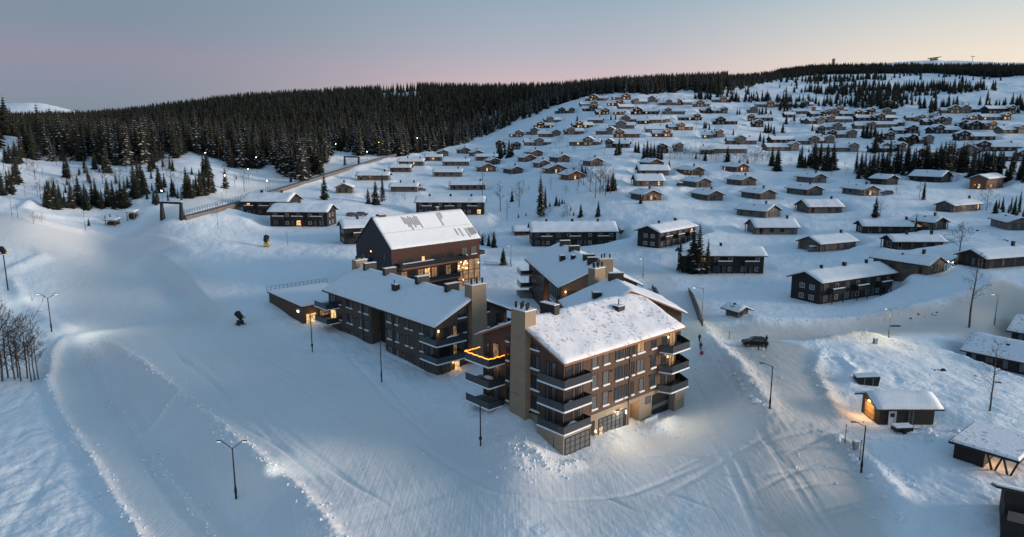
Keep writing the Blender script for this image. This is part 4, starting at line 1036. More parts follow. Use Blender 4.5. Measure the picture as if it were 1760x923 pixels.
# ------------------------------------------------------------------ timber cabins in the middle distance
def cabin(e, az, ridge, label, m='timber', h=2.7, lit=0, LM=None, Lm=None, chim=1, porch=True, seed=1, big=False, snow='snow', T=.34, dark_win=True, extra=None, nwin=None, drop=.25):
    if LM is None: LM, Lm = ((11, 24), (6, 8)) if ridge == 'X' else ((17, 10), (8, 6.5))
    N0, a, lx, ly, z0, zm = frame_of(*e, az, LM, Lm)
    lx = round(lx * 2) / 2; ly = round(ly * 2) / 2
    PADS.append((N0[0], N0[1], a, -.5, lx + .5, -.5, ly + .5, z0 - .1, 4.5))
    t = thing('cabin', label, 'cabin', (N0[0], N0[1], z0 - drop), -a, 'timber cabins on the lower slope')
    Wd = lx if ridge == 'Y' else ly; L = ly if ridge == 'Y' else lx; rise = Wd / 2 * .42
    walls(lx, ly, h, rise, ridge, min(-.8, zm - z0 - .6)).build('wall', M[m], t)
    roof(t, lx, ly, h, rise, ridge, .9, .8, .2, T, .9, seed % 5, rough=.12, snow=snow)
    fl, fg = ('L', 'R') if ridge == 'Y' else ('R', 'L')
    rg = random.Random(seed * 7 + 1); n = nwin or max(2, int(L / 3.2))
    for k in range(n):
        gl = 'lit' if (lit and k == (seed % n)) else ('curtain_glass' if rg.random() < .45 else 'glass')
        tall = rg.random() < .45
        small_window(t, fl, L * (k + .5) / n, .5 if tall else 1.0, 1.0 if tall else 1.4, 1.9 if tall else 1.2, lx, ly, gl)
    for k, s in enumerate((.24, .44, .64)):
        gl = 'lit' if lit > 1 and k == 1 else ('curtain_glass' if rg.random() < .4 else 'glass')
        small_window(t, fg, Wd * s, .5, 1.0, 1.9, lx, ly, gl)
    p_, rz = spot(fl, L * .15, .05, lx, ly); small_window(t, fl, L * .12, .1, 1.0, 2.1, lx, ly, 'glass', 'wood_warm', name='door')
    if porch:
        for s in (.05, .95) if ridge == 'X' else (.92,):
            c = Wd * s if ridge == 'Y' else Wd * s; q, rz = spot(fg, c, -.6, lx, ly, .75)
            put('porch_post', cached(('pp', h), lambda: MB().box(-.11, .11, -.11, .11, 0, h + .7).mesh('porch_post', M[m])), t, q, rz)
        q, rz = spot(fg, Wd * .6, -.5, lx, ly, 0)
        put('porch_deck', cached(('pd', round(Wd)), lambda: MB().box(-Wd * .38, Wd * .38, -2.0, -.02, 0, .55).mesh('porch_deck', M['timber'])), t, q, rz)
    for j in range(chim):
        c = L * ((.24, .66) if ridge == 'Y' else (.86, .35))[j]; x, y = (lx / 2, c) if ridge == 'Y' else (c, ly / 2)
        chimney(t, x, y, h + rise + .15, .62, .62, 1.3)
    if ridge == 'Y': chimney(t, lx * .28, ly * .55, h + rise * .5 + .3, .35, .35, .55)
    if lit:
        q, _ = spot(fg if lit > 1 else fl, (Wd * .7 if lit > 1 else L * .4), 1.9, lx, ly, .6); lamp_point(world_of(t, q), 22, (1, .5, .2), .2)
    return t


A = 'Y'; B = 'X'
cabin(v8(137, 222, 340, 283), -15, A, 'brown gabled cabin standing alone on the crest above the spruce bank', seed=1)
cabin(v8(355, 430, 505, 110), -15, A, 'cabin directly behind another of the same shape, left end of the cabin cluster', seed=2, m='timber_red')
cabin(v8(290, 345, 468, 163), -15, A, 'reddish gabled cabin at the front of an overlapping pair', seed=3, m='timber_red')
cabin(v8(440, 492, 585, 221), -15, A, 'grey cabin squeezed left of the cabin with two bright lights', seed=4, m='timber_grey')
cabin(v8(535, 590, 765, 278), -15, A, 'brown cabin with two bright lights under its eaves', seed=5, lit=2)
cabin(v8(600, 690, 770, 165), -15, A, 'cabin behind the one with two bright lights, single chimney at its gable', seed=6)
cabin(v8(695, 785, 945, 345), -15, A, 'brown cabin with a lit porch left of the birch grove', seed=7, lit=2, m='timber_red')
cabin(v8(930, 1010, 1135, 205), -15, A, 'cabin above the long retaining deck in the birch grove', seed=8, m='timber_grey')
cabin(v8(1495, 1590, 1720, 218), -15, A, 'gabled cabin just behind two white-roofed long cabins', seed=9)
cabin(v8(1465, 1500, 1790, 297), 0, B, 'white-roofed long cabin, the upper of two stacked side by side', seed=10, m='timber_grey')
cabin(v8(1413, 1470, 1735, 404), 0, B, 'white-roofed long cabin, the lower of two stacked, with one lit window', seed=11, m='timber_grey', lit=1)
cabin(v8(1410, 1535, 1705, 548), -17, A, 'gabled cabin with a strong orange light on its right porch', seed=12, lit=2)
cabin(v6(1580, 1625, 1725, 250), -15, A, 'brown gabled cabin behind a slightly lower twin, right of the long low cabins', seed=13)
cabin(v6(1490, 1530, 1682, 318), -15, A, 'brown gabled cabin with two orange windows, front one of two twins', seed=14, lit=2)
cabin(v6(88, 100, 265, 530), -8, A, 'small tan cabin with its gable facing straight out, nearest the ski fence', seed=15)
cabin(v6(290, 312, 615, 402), 1, B, 'long low cabin with a lit doorway behind the three spruces', seed=16, lit=1)
cabin(v6(610, 635, 835, 321), 1, B, 'long low reddish cabin with a chimney at its right roof end and a front terrace', seed=17, m='timber_red')
cabin(v6(700, 722, 968, 258), 1, B, 'long low cabin with an orange doorway and two chimney pipes', seed=18, lit=1, chim=2)
cabin(v6(976, 988, 1150, 210), 1, B, 'low cabin with a lit window at the back of the row along the piste', seed=19, lit=1)
cabin(v6(1157, 1165, 1412, 258), 1, B, 'long grey cabin under a thick white roof, middle of the upper row', seed=20, m='timber_grey')
cabin(v6(1058, 1070, 1350, 366), 1, B, 'long grey cabin with a black left gable and snowy deck in front', seed=21, m='timber_grey')
cabin(v6(1222, 1236, 1580, 497), 1, B, 'long timber cabin above the black row house, birch in front of its right end', seed=22)
cabin(v6(630, 641, 905, 516), 1, B, 'long tan cabin with two chimneys and a parked car at its right end', seed=23, chim=2)
cabin(v6(1295, 1330, 1440, 138), -12, A, 'brown gabled cabin at the top end of the row along the piste', seed=24)
cabin(v6(1476, 1490, 1700, 208), 1, B, 'long reddish cabin in front of a pair of snowy trees by the piste', seed=25, m='timber_red')
cabin(v6(1100, 1120, 1200, 160), -12, A, 'grey cabin nearly buried behind white roofs beside the piste', seed=26, m='timber_grey')
cabin(v6(1415, 1460, 1530, 166), -12, A, 'cabin squeezed between the top gabled cabin and a long reddish one', seed=27, m='timber_grey')
cabin(v7(225, 370, 475, 62), -14, A, 'cabin with two glowing windows, upper left of the gabled rows', seed=28, lit=1)
cabin(v7(280, 420, 550, 175), -14, A, 'cabin with a parked car tucked at its left wall', seed=29, m='timber_grey')
cabin(v7(370, 522, 660, 298), -14, A, 'cabin with pale gable windows and sledges lying by its porch', seed=30)
cabin(v7(698, 840, 965, 157), -14, A, 'cabin with a snow slope rising right behind it', seed=31)
cabin(v7(838, 1015, 1155, 287), -17, A, 'cabin with a lit corner and drifted porch, centre of the gabled rows', seed=32)
cabin(v7(1262, 1450, 1592, 250), -13, A, 'cabin in front of a twin at the foot of the dark spruce row', seed=33)
cabin(v7(1352, 1505, 1622, 132), -13, A, 'cabin closest to the dark spruce row, twin roof right in front', seed=34, m='timber_grey')
cabin([1120 + 930 / 7.69, 1120 + 1120 / 7.69, 1120 + 1275 / 7.69, 190 + 812 / 7.69], -15, A, 'cabin with a glowing corner lamp at the top of the gabled rows', seed=35, lit=2, m='timber_red')
cabin(v7(795, 1065, 1190, 458), -38, A, 'broad gabled cabin behind the long one with a tall black chimney', seed=36, m='timber_grey')
cabin(v7(888, 975, 1355, 612), 0, B, 'long grey cabin with a tall black chimney at its right end', seed=37, m='timber_grey')
cabin(v7(1350, 1465, 1770, 415), -5, B, 'long brown cabin with patchy snow roof and warm lit facade', seed=38, snow='snow_grass')
cabin(v7(1372, 1570, 1900, 775), -26, B, 'long grey-brown cabin with side annex and a car parked under its gable', seed=39)
cabin(v9(38, 240, 372, 361), -10, A, 'cabin with a bright porch lamp and silver car to its right', seed=40, lit=2, m='timber_grey')
cabin(v9(325, 450, 513, 258), -20, A, 'small black cabin without chimney below the spruce row', seed=41, m='black_timber', chim=0, porch=False)
cabin(v9(675, 955, 1050, 237), -36, A, 'dark long cabin with deep right porch directly below the spruce row', seed=42, m='black_timber')
cabin(v9(1290, 1385, 1540, 302), -40, B, 'two-storey honey coloured lodge with lit windows below the spruces', seed=43, h=4.6, m='timber_red', lit=2, porch=True)
cabin(v9(920, 1075, 1330, 515), -30, B, 'long cabin with a black chimney near the leafless shrubs on the right', seed=44, lit=1)
cabin(v9(720, 885, 1010, 680), -24, A, 'black cabin with open right porch and bright light by its small pine', seed=45, m='black_timber', lit=1)
cabin(v9(236, 239, 735, 710), 4, B, 'very long black cabin with small white windows and no visible gable', seed=46, m='black_timber', porch=False)
cabin(v9(425, 520, 975, 862), 0, B, 'dark cabin with a raised timber deck on its right end', seed=47, m='black_timber', chim=2)
cabin(v9(1420, 1585, 1760, 680), 13, A, 'grey cabin with broad bluish roof and tall gable windows by the boulders', seed=48, m='timber_grey')
cabin(z8(1160, 1375, 1442, 330), -31, A, 'cabin with a long bluish roof and lit porch behind the large row house', seed=49, LM=(22, 10), Lm=(10, 7))
cabin(z8(1515, 1605, 1790, 305), -19, B, 'black cabin with a car with headlights on at its left wall', seed=50, m='black_timber', LM=(12, 26), Lm=(7, 10), chim=1)
cabin([1658, 1800, 1870, 652], -40, A, 'low black cabin with thin grassy snow roof on the right above the ditch', seed=51, m='black_timber', LM=(26, 10), Lm=(8, 8), snow='snow_grass', nwin=5)
cabin([1737, 1840, 1900, 606], -40, A, 'black cabin with red lights under its eaves above the low grassy-roofed one', seed=52, m='black_timber', LM=(24, 10), Lm=(7, 8), snow='snow_grass')
gr = cabin([1489.7, 1509.7, 1594, 729], 0, B, 'black garage with lit wooden gate in its gable and white door', m='black_timber', LM=(7, 10), Lm=(5, 8), chim=0, porch=False, seed=53, h=2.9, nwin=1)
for ch in [c for c in gr.children if c.name.split('.')[0] in ('window', 'door')]: bpy.data.objects.remove(ch)
gr.name = 'garage'; gr['category'] = 'garage'; gr['group'] = 'garage'; del gr['group']
_lx = max(c.location.x for c in gr.children if c.name.startswith('roof')) + 8
pane_door(gr, 'L', 1.2, 4.0, .2, 2.5, 1, 3, 8, 6, .02, name='garage_door')
MB().box(1.1, 4.1, -.06, .0, .1, 2.6).build('lit_gate', M['door_wood'], gr, loc=(-.02, 5.2, 0), rz=-PI / 2)
put('door', cached('gdr', lambda: ring(1.1, 2.1, .1, -.1, .02).box(-.45, .45, -.05, .01, .1, 2.0).box(-.3, .3, -.07, -.04, 1.2, 1.8, 1).mesh('door', [M['door_white'], M['glass']])), gr, (1.9, 0, .15))
lad = MB().box(-.35, -.27, -.09, -.02, 0, 2).box(.27, .35, -.09, -.02, 0, 2)
for k in range(6): lad.box(-.27, .27, -.085, -.03, .2 + k * .33, .26 + k * .33)
lad.build('ladder', M['metal_grey'], gr, loc=(4.6, 0, .3))
lamp_point(world_of(gr, (-1.3, 2.6, 2.3)), 260, (1, .55, .2), .2)
MB().box(-.3, 0, -.3, .3, 0, .12).build('gate_lamp', M['lit_bright'], gr, loc=(-.02, 2.6, 2.75))


# ------------------------------------------------------------------ cabins far up the slope
def far_cabin(x0, x1, y, gab=None, lit=0, m='timber', tall=0.0, seed=0, az=6, label=''):
    p = at((x0 + x1) / 2, y); D = math.hypot(p[0], p[1]); s = D / FPX
    L = max(4.0, (x1 - x0) * s * 1.0); Wd = 7.0; h = 2.5 + tall
    a = R(az) ; L = round(L * 2) / 2
    PADS.append((p[0], p[1], a, -L / 2 - .3, L / 2 + .3, -1.6, Wd + .3, p[2] - .15, 4.0))
    t = thing('hillside_cabin', label, 'cabin', (p[0], p[1], p[2] - .2), -a + 0.0, 'cabins high on the hillside')
    rise = 1.7
    body = MB(); body.prism([(-L / 2, 0), (L / 2, 0), (L / 2, Wd), (-L / 2, Wd)], -2.5, h)
    for x in ((-L / 2, -L / 2 + .2), (L / 2 - .2, L / 2)): body.hull([(x[0], 0, h), (x[0], Wd, h), (x[0], Wd / 2, h + rise)], [(x[1], 0, h), (x[1], Wd, h), (x[1], Wd / 2, h + rise)])
    put('wall', body.mesh('wall', M[m]), t)
    def roof_mesh(L_, W_, h_, r_, ov):
        mb = MB(); k = r_ / (W_ / 2); e = W_ / 2 + ov
        for sg in (-1, 1):
            q = [(-L_ / 2 - ov, W_ / 2, h_ + r_), (-L_ / 2 - ov, W_ / 2 + sg * e, h_ + r_ - k * e), (L_ / 2 + ov, W_ / 2 + sg * e, h_ + r_ - k * e), (L_ / 2 + ov, W_ / 2, h_ + r_)]
            if sg > 0: q = q[::-1]
            mb.hull(q, [(x, y_, z + .2) for x, y_, z in q], 0)
            mb.hull([(x * .995, W_ / 2 + (y_ - W_ / 2) * .985, z + .201) for x, y_, z in q], [(x * .985, W_ / 2 + (y_ - W_ / 2) * .96, z + .55) for x, y_, z in q], 1)
        return mb.mesh('roof', [M['roof_dark'], M['snow']])
    put('roof', cached(('fr', L, Wd, h, rise), lambda: roof_mesh(L, Wd, h, rise, .7)), t)
    rg = random.Random(seed * 13 + 5); n = max(2, int(L / 3.4)); lit = lit if rg.random() < .55 else max(0, lit - 2); litset = set(rg.sample(range(n), min(lit, n)))
    gx = None
    if gab:
        g0, g1 = gab; gw = max(4.0, round((g1 - g0) * s * 2) / 2); gx = ((g0 + g1) / 2 - (x0 + x1) / 2) * s
        gh = h + (1.5 if tall == 0 else .8); gr_ = gw / 2 * .5
        mb = MB(); mb.prism([(-gw / 2, -1.6), (gw / 2, -1.6), (gw / 2, Wd * .6), (-gw / 2, Wd * .6)], -2.5, gh)
        mb.hull([(-gw / 2, -1.6, gh), (gw / 2, -1.6, gh), (0, -1.6, gh + gr_)], [(-gw / 2, -1.3, gh), (gw / 2, -1.3, gh), (0, -1.3, gh + gr_)])
        g = put('gable_front', mb.mesh('gable_front', M[m]), t, (gx, 0, 0))
        def gmesh():
            q = roof_mesh(Wd * .6 + 1.6, gw, gh, gr_, .6); q.transform(Matrix.Translation((0, Wd * .3 - .8, 0)) @ Matrix.Rotation(PI / 2, 4, 'Z') @ Matrix.Translation((0, -gw / 2, 0))); return q
        put('gable_roof', cached(('fg', gw, round(gh, 2), Wd), gmesh), g)
        for k, sx in enumerate((-.24, .24)):
            gl = 'lit' if lit > 1 and k == 0 else ('lit_dim' if lit else 'curtain_glass')
            put('window', cached(('sw', 1.3, 1.5, gl, 'white_frame'), lambda: ring(1.3, 1.5, .09, -.06, .02).box(-.56, .56, -.025, .01, .09, 1.41, 1).mesh('window', [M['white_frame'], M[gl]])), g, (gw * sx, -1.6, .7))
            put('window', cached(('sw', 1.0, 1.0, gl, 'white_frame'), lambda: ring(1.0, 1.0, .09, -.06, .02).box(-.41, .41, -.025, .01, .09, .91, 1).mesh('window', [M['white_frame'], M[gl]])), g, (gw * sx * .6, -1.6, gh - .5))
    for k in range(n):
        x = -L / 2 + L * (k + .5) / n
        if gx is not None and abs(x - gx) < gw / 2 + .6: continue
        gl = ('lit' if rg.random() < .6 else 'lit_dim') if k in litset else ('curtain_glass' if rg.random() < .5 else 'glass')
        put('window', cached(('sw', 1.3, 1.3, gl, 'white_frame'), lambda: ring(1.3, 1.3, .09, -.06, .02).box(-.56, .56, -.025, .01, .09, 1.21, 1).mesh('window', [M['white_frame'], M[gl]])), t, (x, 0, .8))
    put('chimney', cached(('ch', .6, .6, 1.1, 'metal_dark', False, .6), lambda: MB().box(-.3, .3, -.3, .3, -.6, 1.1).mesh('chimney', M['metal_dark'])), t, (L * (.3 if seed % 2 else -.28), Wd / 2, h + rise + .3))
    return t


FC = []
def fz(ox, oy, sc, rows):
    for r in rows:
        x0, x1, y = r[0], r[1], r[2]; gab = r[3] if len(r) > 3 else None; lit = r[4] if len(r) > 4 else 0; m = r[5] if len(r) > 5 else 'timber'; tall = r[6] if len(r) > 6 else 0
        FC.append((ox + x0 / sc, ox + x1 / sc, oy + y / sc, (ox + gab[0] / sc, ox + gab[1] / sc) if gab else None, lit, m, tall))
TR, TG, BT = 'timber_red', 'timber_grey', 'black_timber'
fz(840, 130, 5.77, [(955, 1165, 250, (1000, 1085), 3, TR), (1230, 1405, 240, (1320, 1400), 3, TR), (1440, 1570, 282, (1440, 1480), 0, TG), (1575, 1670, 263, (1590, 1650), 1, TG), (915, 1085, 308, (1015, 1075), 0), (1175, 1330, 298, (1270, 1330), 2, TR),
    (1298, 1440, 335), (932, 1120, 352, (1000, 1075), 0, BT), (655, 765, 375, (695, 765), 0, BT), (768, 850, 373, (800, 850), 0, BT), (1072, 1190, 388, (1120, 1188), 1, BT), (1235, 1330, 388, None, 2, TR), (1412, 1670, 383, (1440, 1525), 3, BT),
    (555, 713, 465, (580, 640), 0), (447, 635, 520, (485, 550), 2, BT), (980, 1115, 470, None, 2, TR), (1297, 1460, 465, (1320, 1400), 0), (840, 1030, 520, (870, 930), 2, BT), (370, 560, 585, (420, 500), 0), (1195, 1435, 525, (1270, 1360), 0, TG), (1476, 1580, 478, None, 1, BT), (1600, 1738, 468, None, 1),
    (200, 395, 608, (270, 340), 1, TG), (495, 705, 608, (635, 705), 0), (765, 940, 583, (780, 845), 2, TR), (1060, 1240, 583, (1175, 1240), 0), (1242, 1485, 613, (1260, 1345), 3, TR), (1567, 1740, 563, None, 0, TG), (75, 160, 715, (75, 155), 1, BT), (235, 315, 730, (240, 312), 0, BT), (362, 620, 693, (460, 540), 0), (797, 1090, 693, (945, 1035), 1), (1163, 1380, 713, (1165, 1230), 2, BT)])
fz(1120, 90, 7.69, [(105, 320, 700, (200, 260), 0, TR), (315, 385, 695, (315, 385), 1, TR), (420, 540, 695, None, 0, TG), (550, 750, 720, (600, 690), 1), (810, 1020, 658, (910, 980), 3, TR), (145, 430, 818, (190, 260), 0), (660, 800, 805, (730, 795), 0, BT), (808, 990, 805, (920, 990), 0, BT), (1265, 1392, 800, (1310, 1385), 1), (1400, 1690, 722, (1530, 1600), 3, TR), (1290, 1580, 905, (1300, 1360), 1, BT), (50, 235, 918, None, 3, TR), (360, 650, 898, (560, 630), 1, BT)])
fz(1120, 190, 7.69, [(820, 1115, 183, (860, 970), 0, BT), (235, 540, 258, (340, 425), 3, TR), (28, 270, 348, (160, 235), 3, TR), (672, 825, 368, None, 1, TG), (828, 955, 352, (850, 930), 1, TR), (1020, 1370, 445, (1110, 1230), 2), (1352, 1470, 215, (1365, 1460), 0, BT), (75, 210, 560, (85, 200), 0, BT), (310, 410, 540, (315, 405), 1), (650, 790, 575, None, 0, BT), (835, 1240, 560, None, 0, TG)])
fz(1320, 170, 7.69, [(285, 580, 108, (445, 520), 1, BT), (355, 540, 200, None, 0), (535, 690, 185, (540, 610), 1, TR), (575, 780, 235, (705, 780), 1, BT), (770, 910, 175), (900, 1040, 180, (920, 985), 1, TR), (820, 930, 230, (825, 925), 1, TR), (985, 1210, 235, (1140, 1205), 2, BT), (1245, 1400, 210, (1310, 1395), 1, BT), (1400, 1650, 215, (1515, 1600), 0), (450, 550, 320, None, 0, BT), (553, 722, 330, (630, 715), 0), (790, 1085, 308, (800, 880), 0), (1190, 1360, 288, None, 0, BT), (1420, 1695, 290, (1430, 1530), 0, BT), (640, 740, 455, (665, 740), 0, BT), (740, 1000, 412, (860, 950), 0), (795, 900, 515, (800, 890), 0, BT), (900, 1140, 512, (1040, 1135), 2), (1180, 1390, 395, (1310, 1385), 0), (1395, 1650, 378), (1545, 1650, 540, (1550, 1645), 0, BT), (400, 690, 602, (540, 650), 0), (690, 860, 585, (760, 850), 0), (0, 380, 685, (280, 380), 0, TG), (650, 1135, 695, (1040, 1135), 0, TG), (1365, 1500, 703, (1480, 1580), 0, BT), (1500, 1700, 703, None, 0, BT), (60, 350, 585, None, 0, BT), (235, 350, 245, None, 0, BT), (1548, 1690, 110, (1550, 1640), 0)])
fz(1540, 170, 7.69, [(5, 110, 690, (10, 95), 0, BT), (635, 815, 190, (700, 815), 1), (820, 960, 188, (840, 955), 1), (965, 1090, 178, None, 0, BT), (1110, 1205, 165, None, 0, BT), (1240, 1540, 198, (1450, 1530), 1, BT, 1.5), (1180, 1460, 282, (1380, 1455), 2, TR), (185, 480, 288, (415, 480), 1, TR), (300, 370, 300, (305, 365), 1, TR), (390, 500, 345, None, 0, BT), (500, 640, 345, (510, 635), 0, BT), (645, 712, 335, (650, 710), 0), (840, 955, 395, (850, 950), 0, BT), (945, 1040, 325, (950, 1035), 2, TR), (1000, 1215, 405, (1000, 1110), 0, BT), (1215, 1300, 405, (1220, 1295), 1, TR), (1425, 1690, 455, (1580, 1650), 0), (505, 840, 455, (505, 620), 0, BT), (870, 1240, 545, (870, 990), 0, BT), (1145, 1560, 690, (1150, 1270), 0, BT), (430, 725, 760, (590, 725), 1, TR), (735, 1005, 750, (830, 1005), 0), (1310, 1690, 820, (1550, 1690), 0, BT), (130, 280, 590, (130, 260), 0, BT), (335, 470, 590, (370, 465), 0, TG), (0, 255, 460, (130, 250), 0, BT), (5, 100, 355, None, 0, BT)])
# rows from the forest edge downwards, counted from the left within each row
FC.sort(key=lambda c: c[2])
ORD = ['first', 'second', 'third', 'fourth', 'fifth', 'sixth', 'seventh', 'eighth', 'ninth', 'tenth', 'eleventh', 'twelfth', 'thirteenth', 'fourteenth', 'fifteenth', 'sixteenth', 'seventeenth', 'eighteenth']
WORD = {'timber': 'brown', 'timber_red': 'reddish', 'timber_grey': 'grey', 'black_timber': 'black'}
nrow = 11; per = math.ceil(len(FC) / nrow)
for ri in range(nrow):
    row = sorted(FC[ri * per:(ri + 1) * per])
    for ci, c in enumerate(row):
        look = WORD[c[5]] + (' cabin with front gable' if c[3] else ' low cabin') + (' and lit windows' if c[4] else '')
        far_cabin(*c, seed=ri * 17 + ci, az=(-6, 4, 14, 20)[(ri * 5 + ci * 3) % 4], label=f"{look}, {ORD[ci]} from left in the {ORD[ri]} hillside row")
level_pads()

# ------------------------------------------------------------------ trees
def spruce_mesh(name, Hh, Rm, whorls, per, snow, seed, needle='needle', bare=.04, full=True):
    rg = np.random.default_rng(seed); V = []; F = []; MI = []
    def face(pts, m):
        n = len(V); V.extend(pts); F.append(tuple(range(n, n + len(pts)))); MI.append(m)
    for k in range(whorls):
        t = k / (whorls - 1); z = Hh * (bare + (1 - bare) * t ** .92) - .1
        r = Rm * ((1 - t) ** .85) * (.85 + .3 * rg.random()) + .12
        n = max(4, int(per * (1 - .45 * t)))
        a0 = rg.random() * 6.28
        for j in range(n):
            a = a0 + 6.283 * (j + .35 * (rg.random() - .5)) / n; rr = r * (.72 + .5 * rg.random())
            if rg.random() < .05: continue
            c, s = math.cos(a), math.sin(a); dr = rr * (.28 + .25 * rg.random()) * (1 - .8 * t); w = rr * .30 + .08
            p0 = np.array([0, 0, z + rr * .12]); pm = np.array([c * rr * .6, s * rr * .6, z - dr * .35]); pt = np.array([c * rr, s * rr, z - dr]); sd = np.array([-s, c, 0])
            l, r_ = pm + sd * w - [0, 0, w * .35], pm - sd * w - [0, 0, w * .35]
            face([p0, l, pt], 0); face([p0, pt, r_], 0)
            if full: hang = pm - [0, 0, .35 * rr * .5 + .25]; face([p0 * .5 + pm * .5, pt, hang], 0)
            if rg.random() < snow:
                o = np.array([0, 0, .07]); q = .55 + .4 * rg.random()
                cc = p0 * .3 + pm * .35 + pt * .35
                face([cc + (p0 - cc) * q * .6 + o, cc + (l - cc) * q + o, cc + (pt - cc) * q * 1.0 + o, cc + (r_ - cc) * q + o], 1)
    for j in range(7):                                   # dense dark inside of the crown
        a, b = 6.2832 * j / 7, 6.2832 * (j + 1) / 7; q = Rm * .5
        face([np.array([q * math.cos(a), q * math.sin(a), Hh * (bare + .05)]), np.array([q * math.cos(b), q * math.sin(b), Hh * (bare + .05)]), np.array([0, 0, Hh * .96])], 0)
    me = bpy.data.meshes.new(name); me.from_pydata([tuple(v) for v in V], [], F); me.materials.append(M[needle]); me.materials.append(M['tree_snow'])
    me.polygons.foreach_set('material_index', MI); me.update(); return me


def trunk_mesh(Hh, r):
    return MB().tube((0, 0, -.6), (0, 0, Hh * .5), r, r * .55, 6).tube((0, 0, Hh * .5), (0, 0, Hh * .97), r * .55, .02, 5, caps=False).mesh('trunk', M['bark'])


SPH = 12.0
sp_dark = [spruce_mesh('crown', SPH, 2.1 + .25 * i, 22, 10, .07, 40 + i, ('needle', 'needle_b', 'needle')[i]) for i in range(3)]
sp_snow = [spruce_mesh('crown', SPH, 2.3, 22, 9, .5, 60 + i, 'needle_b') for i in range(2)]
sp_slim = [spruce_mesh('crown', SPH, 1.35, 24, 8, .14, 70 + i, 'needle_b', bare=.1) for i in range(2)]
sp_trunk = trunk_mesh(SPH, .2)
n_spruce = 0
def spruce(x, y, hpx=None, label='', group='', kind='dark', hm=None, world=False, seedr=None):
    global n_spruce
    p = (x, y, float(H(x, y))) if world else at(x, y)
    D = math.hypot(p[0], p[1]); h = hm if hm else hpx * D / FPX * 1.04
    rg = random.Random(n_spruce * 31 + 7); n_spruce += 1
    cr = {'dark': sp_dark, 'snow': sp_snow, 'slim': sp_slim}[kind]; c = cr[rg.randrange(len(cr))]
    s = h / SPH; w = s * rg.uniform(.85, 1.2)
    t = thing('spruce_tree', label, 'tree', (p[0], p[1], p[2] - .1), rg.random() * 6.28, group); t.scale = (w, w, s)
    put('trunk', sp_trunk, t); put('crown', c, t)
    return t


def zone(pts, label, group, kind='dark'):
    for q in pts: spruce(q[0], q[1], q[2], label, group, kind if len(q) < 4 else q[3])


def strip(x0, x1, y0, y1, h0, h1, n, label, group, kind='dark', seed=1):
    rg = random.Random(seed)
    for k in range(n):
        a = (k + rg.random()) / n; x = x0 + (x1 - x0) * a
        spruce(x, y0 + (y1 - y0) * a + rg.uniform(-6, 5), rg.uniform(h0, h1) * (1 if rg.random() < .6 else rg.uniform(.5, .85)), label, group, 'slim' if rg.random() < .35 else kind)


zone([(88, 357, 40), (97, 358, 38), (104, 356, 36), (112, 357, 24), (124, 357, 40), (137, 353, 45), (148, 358, 38), (152, 361, 22), (160, 352, 35), (166, 350, 36), (176, 358, 30), (187, 352, 40), (196, 357, 42), (209, 356, 40), (217, 356, 42), (81, 356, 34), (130, 356, 28), (171, 355, 26), (203, 357, 30), (92, 357, 30)],
     'dark spruce in the dense clump by the bend of the ski track', 'spruces in the clump by the bend')
MEA = [(232, 337, 50), (240, 335, 55), (245, 333, 50), (236, 340, 35), (249, 334, 38), (275, 331, 42), (272, 322, 30), (283, 322, 20), (297, 338, 30), (289, 346, 20, 'slim'), (253, 342, 14), (265, 350, 24), (271, 351, 26), (117, 306, 32), (112, 304, 25), (152, 313, 26, 'slim'), (185, 297, 42), (163, 291, 25), (178, 292, 22), (3, 335, 40), (14, 327, 30), (20, 333, 36), (25, 316, 30), (30, 312, 34), (10, 279, 22), (18, 281, 28), (28, 281, 32), (35, 280, 22), (212, 283, 30), (58, 275, 16), (300, 338, 26, 'slim'), (312, 344, 20, 'slim'), (306, 341, 16), (200, 284, 26), (145, 290, 20, 'slim'), (263, 290, 30), (258, 295, 22), (330, 300, 12)]
for q in MEA:
    w_ = 'in the tight cluster right of the bend clump' if 228 < q[0] < 260 and q[1] > 330 else 'beside the nearest portal frame' if q[0] > 260 and q[1] > 315 else 'at the left end of the meadow, nearer the piste' if q[0] < 60 and q[1] > 300 else 'at the far left below the snow clearing' if q[0] < 60 else 'on the open middle of the meadow'
    spruce(q[0], q[1], q[2], 'young spruce ' + w_, 'spruces ' + w_, q[3] if len(q) > 3 else 'dark')
zone([(322, 340, 48), (329, 341, 34), (338, 336, 32), (346, 336, 30), (352, 334, 38), (360, 331, 36), (366, 328, 26), (334, 338, 28), (343, 337, 24), (326, 339, 38)], 'spruce in the long clump right beside the ski piste', 'spruces beside the piste')
spruce(388, 324, 32, 'single snow dusted spruce standing alone at the piste edge', '', 'snow'); spruce(350, 303, 34, 'taller of two spruces in front of the forest corridor', ''); spruce(357, 304, 40, 'broad spruce in front of the forest corridor, right of a thinner one', '')
spruce(558, 343, 42, 'bushy spruce rising behind the right end of the dark row houses', '')
zone([(633, 350, 28), (646, 351, 40)], 'spruce of the trio below the long low cabins', 'trio of spruces'); spruce(658, 347, 48, 'slender tallest spruce of the trio below the long low cabins', '', 'slim')
spruce(929, 372, 70, 'tall slim spruce on the snowy bank, the tallest tree of the bank', '', 'slim'); spruce(937, 359, 40, 'spruce close behind the tallest slim one on the bank', '', 'slim'); spruce(880, 346, 20, 'small dense spruce between two bare birches', '')
spruce(998, 372, 23, 'small spruce behind the black row house with three chimneys, left of a twin', ''); spruce(1028, 372, 28, 'small spruce behind the black row house with three chimneys, right of a twin', '')
zone([(956, 353, 18), (961, 354, 14), (966, 350, 10), (981, 362, 10), (945, 355, 9), (891, 374, 8), (904, 371, 7), (986, 370, 8), (1024, 373, 8), (970, 350, 8), (1053, 327, 32), (1045, 328, 22), (1057, 325, 20), (1000, 300, 20), (1006, 302, 16)], 'little spruce on the snowy bank below the gabled cabins', 'little spruces on the bank')
